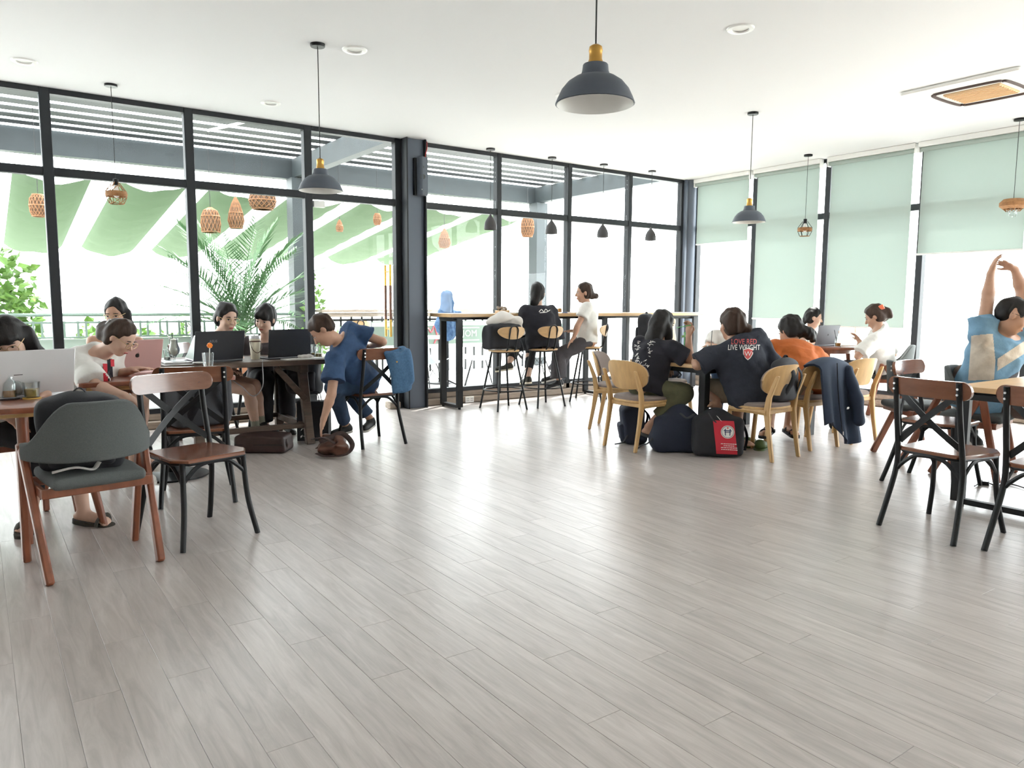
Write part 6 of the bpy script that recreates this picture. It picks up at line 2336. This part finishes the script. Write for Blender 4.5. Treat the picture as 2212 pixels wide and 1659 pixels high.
for k, (m_, px, py, w_, h_) in enumerate((('patch_red', 228, 806, 0.03, 0.13), ('tee_black', 238, 800, 0.035, 0.16), ('patch_red', 243, 784, 0.025, 0.05))):
    g = [(-w_ / 2 + w_ * i / 3, -h_ / 2 + h_ * j / 6) for j in range(7) for i in range(4)]
    gf = [(j * 4 + i, j * 4 + i + 1, (j + 1) * 4 + i + 1, (j + 1) * 4 + i) for j in range(6) for i in range(3)]
    decal('jersey_panel', g, gf, m_, shp3.parent, at(px, py, 4.92), _R, Zu, shp3, CAM - at(px, py, 4.92), 0.004 + 0.001 * k)
t = thing('pen', 'white pen in the hand of the woman bent over her writing', 'pen', tuple(at(280, 850, 4.80)))
MB().tube([(0, 0, 0), np.array(at(291, 868, 4.78)) - np.array(at(280, 850, 4.80))], 0.004, 6).build('barrel', 'white_plastic', t)

person('woman in a dark green top and round glasses behind the black laptop with lettering', (1.79, 7.42, 0.53), (0.62, -0.60), at(468, 732, 6.98), at(490, 686, 6.90),
       D(0.75, -0.28, 0.65), D(0.15, 1, 0.1), hs=1.10, h=0.009,
       arms={'R': (at(440, 800, 6.85), at(490, 797, 6.70), D(1, -0.15, 0.2), V3(0, 0, -1), 0.6), 'L': (at(505, 790, 7.1), at(522, 775, 6.8), D(0.3, 0.0, 1), V3(0, 0, -1), 0.3)},
       legs={'R': (at(537, 842, 6.80), at(553, 922, 6.92), at(578, 938, 6.85)), 'L': (at(550, 832, 7.0), at(566, 912, 7.1), at(590, 928, 7.05))},
       shirt=dict(m='tee_green', sleeve=0.8), pants=dict(m='shorts_khaki', len=0.30), skin='skin_light', shoes=dict(kind='sneaker', m='shoe_black', sock='sock_grey'), glasses='glasses_gold',
       hair=dict(vol=1.04, locks=[([(0, -0.08, 0.0), (0, -0.13, -0.03)], [0.06, 0.05]), ([(0, -0.12, -0.05), (-0.0, -0.15, -0.09)], [0.03, 0.012])], clips=[((-0.055, -0.10, 0.03), (0.035, 0.03, 0.035), 'cream')]))

person('woman in a charcoal top with a black fringe behind the plain black laptop', (2.33, 7.50, 0.53), (-0.05, -1.0), at(576, 733, 7.30), at(572, 688, 7.16),
       D(-0.12, -0.42, 1.0), D(0.12, 1, 0.35), hs=1.10, h=0.009,
       arms={'R': (at(535, 785, 7.2), at(548, 770, 6.95), D(0.5, 0.0, 0.9), V3(0, 0, -1), 0.4), 'L': (at(618, 785, 7.2), at(590, 772, 6.95), D(-0.4, 0.0, 0.9), V3(0, 0, -1), 0.4)},
       shirt=dict(m='tee_charcoal', sleeve=0.85, loose=0.026), pants=dict(m='trousers_black', loose=0.03), shoes=dict(kind='sneaker', m='shoe_black'),
       hair=dict(bangs=True, cover_ears=True, vol=1.04, line=-0.005, locks=[([(0.07, 0.0, 0.0), (0.078, 0.02, -0.08)], [0.022, 0.012])]))

# person in denim bending down to the floor
person('person in a denim shirt bending sideways from the chair to reach the floor', (2.84, 6.26, 0.545), (-0.92, 0.38), at(737, 738, 6.42), at(697, 714, 6.34),
       D(-0.62, -0.75, 0.2), D(-0.62, 0.75, 0.0), hs=1.10, skin='skin_tan', w=1.05, sh_side=D(0.20, 0.62, -0.75), h=0.008,
       arms={'L': (at(716, 852, 6.25), at(699, 905, 6.22), D(-0.22, -1, 0.1), D(0.9, -0.2, -0.3), 0.25), 'R': (at(826, 738, 6.62), at(800, 748, 6.75), D(-1, -0.1, 0), D(0, -1, 0), 0.5)},
       legs={'L': (at(722, 838, 6.50), at(747, 918, 6.90), at(728, 932, 6.86)), 'R': (at(745, 835, 6.85), at(800, 905, 7.05), at(790, 922, 6.95))},
       shirt=dict(m='denim_shirt', sleeve=0.62, loose=0.030, flare=1.7, fold=0.009, hem=-0.02), pants=dict(m='jeans', len=0.93, loose=0.016), shoes=dict(kind='slipon', m='shoe_black'), lips=False,
       hair=dict(m='hair_brown', line=0.012, vol=1.0, short=True))

# ---- the window bar
_, _, shp7, I7 = person('person in a black long shirt seen from behind at the bar', (5.68, 7.30, 0.80), (0.10, 1.0), at(1163, 668, 9.28), at(1162, 633, 9.33),
       D(0.25, 0.0, -1), D(0, 1, 0), hs=1.08, h=0.010, w=1.05,
       arms={'L': (at(1130, 735, 9.5), at(1145, 690, 9.75), D(0.2, 0, -1), V3(0, 0, -1), 0.3), 'R': (at(1202, 735, 9.4), at(1190, 690, 9.72), D(0, 0, -1), V3(0, 0, -1), 0.3)},
       legs={'R': ((5.78, 7.66, 0.72), (5.63, 7.52, 0.33), (5.65, 7.64, 0.27)), 'L': ((5.55, 7.66, 0.72), (5.30, 7.48, 0.52), (5.22, 7.55, 0.46))},
       shirt=dict(m='tee_black', sleeve=1.0, loose=0.05, flare=1.2, hem=-0.10), pants=dict(m='trousers_black', len=0.86), shoes=dict(kind='slipon', m='slipper_dark', sole='cream'),
       hair=dict(m='hair_black', cover_ears=True, nape=False, locks=[([(0.0, -0.07, -0.03), (-0.02, -0.09, -0.10), (-0.05, -0.095, -0.17)], [0.06, 0.05, 0.025])]))
P_ = spline([(-0.06, -0.01), (-0.03, 0.02), (0.0, -0.01), (0.02, 0.025), (0.05, 0.0), (0.075, 0.015), (0.03, -0.012), (-0.05, -0.02)], 5)
v, fc = [], []
for k in range(len(P_) - 1):
    a, b_ = P_[k], P_[k + 1]
    d = nrm((b_[1] - a[1], a[0] - b_[0])) * 0.004
    q = len(v)
    v += [tuple(a - d), tuple(a + d), tuple(b_ + d), tuple(b_ - d)]
    fc.append((q, q + 1, q + 2, q + 3))
decal('script_print', v, fc, 'print_white', shp7.parent, at(1175, 672, 9.1), _R, Zu, shp7, CAM - at(1175, 672, 9.1), 0.004)

person('woman in a white T-shirt and wide grey trousers sitting sideways at the bar', (6.44, 7.32, 0.80), (-0.80, 0.42), at(1269, 660, 9.72), at(1261, 632, 9.66),
       D(-1.0, -0.12, 0.10), D(0, 1, 0), hs=1.06, h=0.009, skin='skin_tan', sh_side=D(0.1, 0, -1),
       arms={'L': (at(1247, 705, 9.5), at(1240, 728, 9.5), D(-0.6, -0.8, 0), D(0.6, -0.6, 0.2), 0.3), 'R': (at(1262, 705, 9.95), at(1240, 715, 9.95), D(-1, 0, 0), V3(0, 0, -1), 0.3)},
       legs={'L': (at(1207, 768, 9.62), at(1207, 822, 9.62), at(1190, 836, 9.6)), 'R': (at(1222, 760, 9.95), at(1196, 808, 9.9), at(1180, 822, 9.9))},
       shirt=dict(m='tee_white', sleeve=0.55, loose=0.020), pants=dict(m='trousers_slate', len=0.95, loose=0.035, flare=2.0), shoes=dict(kind='slipon', m='shoe_black'),
       hair=dict(m='hair_brown', locks=[([(0, -0.09, -0.04), (0, -0.135, -0.06)], [0.04, 0.042])]))

# ---- right group
_, _, shp9, I9 = person('woman with long dark hair in a black printed T-shirt and olive trousers', (4.82, 4.69, 0.53), (1.0, 0.0), at(1418, 742, 6.68), at(1432, 702, 6.74),
       D(0.75, -0.15, -0.65), D(0.1, 1, 0), hs=1.10, h=0.0085, skin='skin_tan', sh_side=D(0.72, 0, 0.70),
       arms={'R': (at(1488, 778, 6.52), at(1488, 726, 6.50), D(0.0, 1, 0), D(-0.6, 0.2, 0.6), 0.95), 'L': (at(1430, 790, 7.1), at(1444, 778, 6.85), D(0.1, -1, 0.2), D(0, 0, -1), 0.3)},
       legs={'R': (at(1478, 850, 6.55), at(1400, 922, 6.60), at(1420, 938, 6.55)), 'L': (at(1472, 845, 6.95), at(1440, 925, 6.9), at(1465, 935, 6.85))},
       shirt=dict(m='tee_black', sleeve=0.85, loose=0.034, flare=1.6, hem=-0.05), pants=dict(m='trousers_olive', len=0.86, loose=0.024, flare=1.6), shoes=dict(kind='slipper', m='shoe_black'),
       hair=dict(m='hair_black', cover_ears=True, nape=False, vol=1.03, locks=[([(0.0, -0.06, -0.02), (0.0, -0.085, -0.12), (-0.02, -0.10, -0.22)], [0.075, 0.065, 0.035]), ([(0.07, -0.01, -0.02), (0.075, 0.01, -0.10), (0.07, 0.02, -0.17)], [0.03, 0.025, 0.012])]))
rg = random.Random(11)
v, fc = [], []
for (cx_, cy_, n_, sp) in ((1398, 762, 26, (14, 30)), (1372, 745, 12, (9, 10)), (1372, 775, 14, (10, 12)), (1382, 790, 10, (14, 8)), (1368, 806, 10, (12, 5))):
    for _ in range(n_):
        t_ = rg.uniform(-1, 1)
        x = (cx_ - 1385 + sp[0] * rg.uniform(-0.5, 0.5) + (-t_ * 7 if sp[1] > 20 else 0)) * 6.45 / FPX
        y = -(cy_ - 775 + sp[1] * t_) * 6.45 / FPX
        a, l = rg.uniform(-0.6, 1.2), rg.uniform(0.012, 0.03)
        dx, dy = math.cos(a) * l / 2, math.sin(a) * l / 2
        ex, ey = -math.sin(a) * 0.0018, math.cos(a) * 0.0018
        q = len(v)
        v += [(x - dx - ex, y - dy - ey), (x + dx - ex, y + dy - ey), (x + dx + ex, y + dy + ey), (x - dx + ex, y - dy + ey)]
        fc.append((q, q + 1, q + 2, q + 3))
decal('back_print', v, fc, 'print_white', shp9.parent, at(1388, 775, 6.45), _R, Zu, shp9, CAM - at(1388, 775, 6.45), 0.004)
t = thing('chopstick', 'green straw held up by the woman with long dark hair', 'straw', tuple(at(1488, 704, 6.46)))
MB().tube([np.array(at(1462, 708, 6.45)) - np.array(at(1488, 704, 6.46)), np.array(at(1494, 702, 6.47)) - np.array(at(1488, 704, 6.46))], 0.004, 6).build('stick', 'straw_green', t)

_, _, shp10, I10 = person('broad person in a dark T-shirt with red and white slogan and crest seen from behind', (5.30, 3.92, 0.53), (-0.05, 1.0), at(1586, 741, 6.32), at(1580, 701, 6.37),
       D(-0.35, -0.1, -1), D(0, 1, 0), hs=1.12, w=1.22, h=0.0085, skin='skin_tan', sh_side=D(1.0, 0.06, -0.10),
       arms={'L': (at(1507, 788, 6.30), at(1503, 772, 6.62), D(-0.2, 0.2, -1), V3(0, 0, -1), 0.4), 'R': (at(1672, 800, 6.35), at(1650, 765, 6.65), D(-0.5, 0.2, -0.8), V3(0, 0, -1), 0.4)},
       legs={'L': (at(1535, 842, 6.75), at(1548, 866, 6.45), at(1528, 874, 6.40)), 'R': (at(1590, 850, 6.85), at(1592, 945, 6.60), at(1618, 958, 6.45))},
       shirt=dict(m='tee_ink', hump=0.035, sleeve=0.97, loose=0.035, flare=1.3, hem=-0.10, fold=0.008), pants=dict(m='shorts_khaki', len=0.62, loose=0.03, flare=1.4), shoes=dict(kind='bare'), lips=False,
       hair=dict(m='hair_brown', vol=1.04, locks=[([(0.03, -0.08, -0.02), (0.075, -0.10, -0.035)], [0.04, 0.035])]))
nb = CAM - at(1610, 750, 6.1)
for body_, sz, px, py, m_ in (('LOVE RED', 0.088, 1607, 738, 'print_red'), ('LIVE WRIGHT', 0.088, 1607, 751, 'print_white')):
    v, fc = text_mesh(body_, sz)
    wid = max(p[0] for p in v) - min(p[0] for p in v)
    tgt = 0.21 if body_ == 'LOVE RED' else 0.265
    v = [(p[0] * tgt / wid, p[1] * 0.72) for p in v]
    decal('lettering', v, fc, m_, shp10.parent, at(px, py, 6.0), _R, Zu, shp10, nb, 0.004)
sv = [(-0.5, 0.45), (0, 0.6), (0.5, 0.45), (0.48, 0.0), (0.25, -0.4), (0, -0.6), (-0.25, -0.4), (-0.48, 0.0)]
for k, (sc_, m_) in enumerate(((0.085, 'print_white'), (0.072, 'print_red'))):
    decal('crest', [(x * sc_, y * sc_) for x, y in sv], [tuple(range(8))], m_, shp10.parent, at(1616, 765, 6.0), _R, Zu, shp10, nb, 0.004 + 0.002 * k)
v, fc = text_mesh('W', 0.055)
decal('crest_letter', [(p[0], p[1]) for p in v], fc, 'print_white', shp10.parent, at(1616, 765, 6.0), _R, Zu, shp10, nb, 0.008)
for sd, (px, py) in (('left', (1622, 956)), ('right', (1650, 962))):
    q = on(px, py + 8, 0)
    t = thing('clog', 'green rubber clog lying under the pine chair, %s one of the pair' % sd, 'shoe', (q[0], q[1] + 0.02, 0), 0.9)
    L = np.array(t.location)
    ax = rot(1.0)
    s = Sdf(0.008)
    s.cone(L - ax[1] * 0.07 + V3(0, 0, 0.035), L + ax[1] * 0.06 + V3(0, 0, 0.042), 0.042, 0.05, 0.02)
    s.cone(L - ax[1] * 0.09 + V3(0, 0, 0.075), L - ax[1] * 0.01 + V3(0, 0, 0.085), 0.026, 0.030, 0.02, sub=True)
    s.cut((0, 0, 0.004), (0, 0, -1))
    s.build('upper', 'clog_green', t, origin=L)
    MB().prism([(p[0] * ax[0][0] + p[1] * ax[1][0], p[0] * ax[0][1] + p[1] * ax[1][1]) for p in rrect(0.095, 0.25, 0.045, 5)], 0, 0.014).build('sole', 'clog_green', t)

person('person in an orange T-shirt with a low ponytail leaning over the oak table', (6.00, 3.95, 0.53), (-0.15, 1.0), at(1716, 752, 7.0), at(1706, 714, 7.08),
       D(-0.45, -0.45, -0.8), D(-0.1, 0.9, -0.3), hs=1.14, w=1.12, h=0.0085, skin='skin_tan', sh_side=D(0.95, 0.03, -0.2),
       arms={'L': (at(1662, 785, 7.05), at(1645, 758, 7.25), D(0.3, 0.5, -0.8), D(0.8, -0.2, 0), 0.7), 'R': (at(1772, 790, 7.15), at(1690, 765, 7.45), D(-0.9, 0.3, 0), D(-0.2, 0.2, -1), 0.7)},
       legs={'R': (at(1720, 842, 7.25), at(1702, 915, 7.15), at(1716, 934, 7.0)), 'L': (at(1665, 842, 7.2), at(1664, 915, 7.05), at(1650, 936, 6.9))},
       shirt=dict(m='tee_orange', hump=0.03, sleeve=0.85, loose=0.035, flare=1.5, fold=0.009), pants=dict(m='shorts_khaki', len=0.6, loose=0.02), shoes=dict(kind='sandal', m='bag_charcoal'), lips=False,
       hair=dict(m='hair_black', vol=1.04, cover_ears=True, locks=[([(0.02, -0.09, -0.04), (0.06, -0.12, -0.07), (0.10, -0.11, -0.12)], [0.05, 0.045, 0.03]), ([(0.06, -0.12, -0.09), (0.11, -0.12, -0.08)], [0.03, 0.03])], freq=110))
t = thing('smartphone', 'dark phone held by the person in the orange T-shirt', 'phone', tuple(at(1656, 745, 7.32)))
MB().box((0, 0, 0), (0.075, 0.008, 0.14), ax=(D(1, 0, -0.2), D(0.2, 0.3, 1), D(0.1, 1, -0.3))).build('case', 'laptop_grey', t, bevel=0.003)

person('person mostly hidden behind the lettered shirt at the end of the oak table', (6.78, 5.36, 0.53), (-0.75, -0.66), (6.73, 5.30, 0.95), (6.69, 5.26, 1.07),
       (-0.75, -0.6, -0.35), hs=1.0, h=0.010, skin='skin_tan',
       arms={'R': ((6.52, 5.42, 0.80), at(1546, 748, 8.0), D(-1, 0.1, 0), V3(0, 0, -1), 0.5), 'L': ((6.66, 5.00, 0.80), (6.44, 4.96, 0.80), V3(-1, 0, 0), V3(0, 0, -1), 0.5)},
       shirt=dict(m='tee_white', sleeve=0.8), pants=dict(m='jeans'), shoes=dict(kind='sneaker', m='shoe_black'), hair=dict(m='hair_black'))

person('woman with tied dark hair behind the grey laptop at the blinds', (8.60, 6.0, 0.53), (-0.25, -1.0), at(1757, 722, 9.72), at(1758, 686, 9.66),
       D(0.95, -0.25, 0.30), D(0, 1, 0), hs=1.02, h=0.010, skin='skin_light',
       arms={'L': (at(1790, 755, 9.6), at(1780, 745, 9.3), D(-0.2, 0, 1), V3(0, 0, -1), 0.3), 'R': (at(1728, 755, 9.6), at(1760, 745, 9.3), D(0.3, 0, 1), V3(0, 0, -1), 0.3)},
       shirt=dict(m='cloth_cream', straps=True, loose=0.014), pants=dict(m='jeans'), shoes=dict(kind='sneaker', m='sole_white'),
       hair=dict(m='hair_black', locks=[([(0, -0.09, -0.05), (0, -0.10, -0.12)], [0.035, 0.02])]))

person('woman in a white T-shirt with an orange hair clip writing by the blinds', (8.58, 4.55, 0.53), (-0.45, 0.89), at(1898, 712, 8.55), at(1890, 684, 8.62),
       D(-0.75, -0.45, -0.45), D(-0.2, 1, -0.2), hs=1.10, h=0.009, skin='skin_tan', sh_side=D(0.55, 0.05, -0.80),
       arms={'L': (at(1853, 770, 8.42), at(1857, 738, 8.75), D(-0.5, 0.8, -0.2), D(-0.5, -0.3, 0), 0.7), 'R': (at(1930, 765, 8.9), at(1880, 755, 9.1), D(-1, 0.1, 0), V3(0, 0, -1), 0.3)},
       shirt=dict(m='tee_white', sleeve=0.85, loose=0.032, flare=1.4), pants=dict(m='trousers_black'), shoes=dict(kind='sneaker', m='shoe_black'),
       hair=dict(m='hair_brown', cover_ears=False, vol=1.06, locks=[([(0, -0.085, 0.02), (0.0, -0.12, -0.01), (0.0, -0.135, -0.06)], [0.05, 0.045, 0.03])],
                 clips=[((-0.045, -0.10, 0.055), (0.04, 0.045, 0.05), 'clip_orange')]))
t = thing('pencil', 'pencil held upright by the woman with the orange hair clip', 'pencil', tuple(at(1846, 720, 8.8)))
MB().tube([np.array(at(1848, 708, 8.8)) - np.array(at(1846, 720, 8.8)), np.array(at(1846, 736, 8.8)) - np.array(at(1846, 720, 8.8))], 0.005, 6).build('shaft', 'notebook_yellow', t)

_, _, shp14, I14 = person('man in a blue panelled shirt stretching both arms overhead at the right edge', (6.10, 2.52, 0.54), (0.15, -1.0), at(2168, 722, 5.52), at(2188, 683, 5.42),
       D(0.80, -0.45, 0.45), D(0.25, 1, 0), hs=1.06, w=1.12, h=0.008, skin='skin_tan', sh_side=D(-1.0, 0.05, 0.15), sh_w=0.15,
       arms={'R': (at(2133, 650, 5.52), at(2140, 592, 5.52), D(0.25, 1, 0), D(0.8, -0.3, 0.2), 0.45, 0.25), 'L': (at(2208, 628, 5.62), at(2192, 582, 5.60), D(-0.85, 0.45, 0), D(-0.2, -0.8, 0.3), 0.30, 0.25)},
       legs={'R': (at(2088, 812, 5.75), at(2100, 930, 5.6), at(2110, 950, 5.5)), 'L': ((6.30, 2.12, 0.52), (6.28, 2.10, 0.09), (6.30, 1.97, 0.03))},
       shirt=dict(m='tee_blue', sleeve=0.42, loose=0.030, flare=1.5), pants=dict(m='trousers_brown', loose=0.025), shoes=dict(kind='sneaker', m='shoe_black'), glasses='glasses_dark',
       hair=dict(m='hair_black', vol=0.98, short=True, line=0.012))
for k, (pts, m_) in enumerate(((((2096, 724), (2144, 720), (2154, 778), (2155, 822), (2096, 824)), 'shorts_cream'),
                               (((2155, 775), (2212, 735), (2212, 765), (2156, 802)), 'shorts_cream'),
                               (((2178, 818), (2212, 797), (2212, 820), (2185, 822)), 'trousers_slate'))):
    c = at(pts[0][0], pts[0][1], 5.32)
    v2, f2 = [], []
    q = np.array([((x - pts[0][0]) * 5.32 / FPX, -(y - pts[0][1]) * 5.32 / FPX) for x, y in pts])
    # fine grid clipped to the panel outline
    x0, y0 = q.min(0)
    x1, y1 = q.max(0)
    st = 0.004
    nx_, ny_ = int((x1 - x0) / st) + 1, int((y1 - y0) / st) + 1

    def inside(x, y):
        c_ = False
        for i in range(len(q)):
            a, b2 = q[i], q[i - 1]
            if (a[1] > y) != (b2[1] > y) and x < (b2[0] - a[0]) * (y - a[1]) / (b2[1] - a[1]) + a[0]:
                c_ = not c_
        return c_

    for i in range(nx_):
        for j_ in range(ny_):
            x, y = x0 + i * st, y0 + j_ * st
            if inside(x + st / 2, y + st / 2):
                n_ = len(v2)
                v2 += [(x, y), (x + st, y), (x + st, y + st), (x, y + st)]
                f2.append((n_, n_ + 1, n_ + 2, n_ + 3))
    decal('shirt_panel', v2, f2, m_, shp14.parent, c, _R, Zu, shp14, CAM - at(2165, 765, 5.3), 0.004)
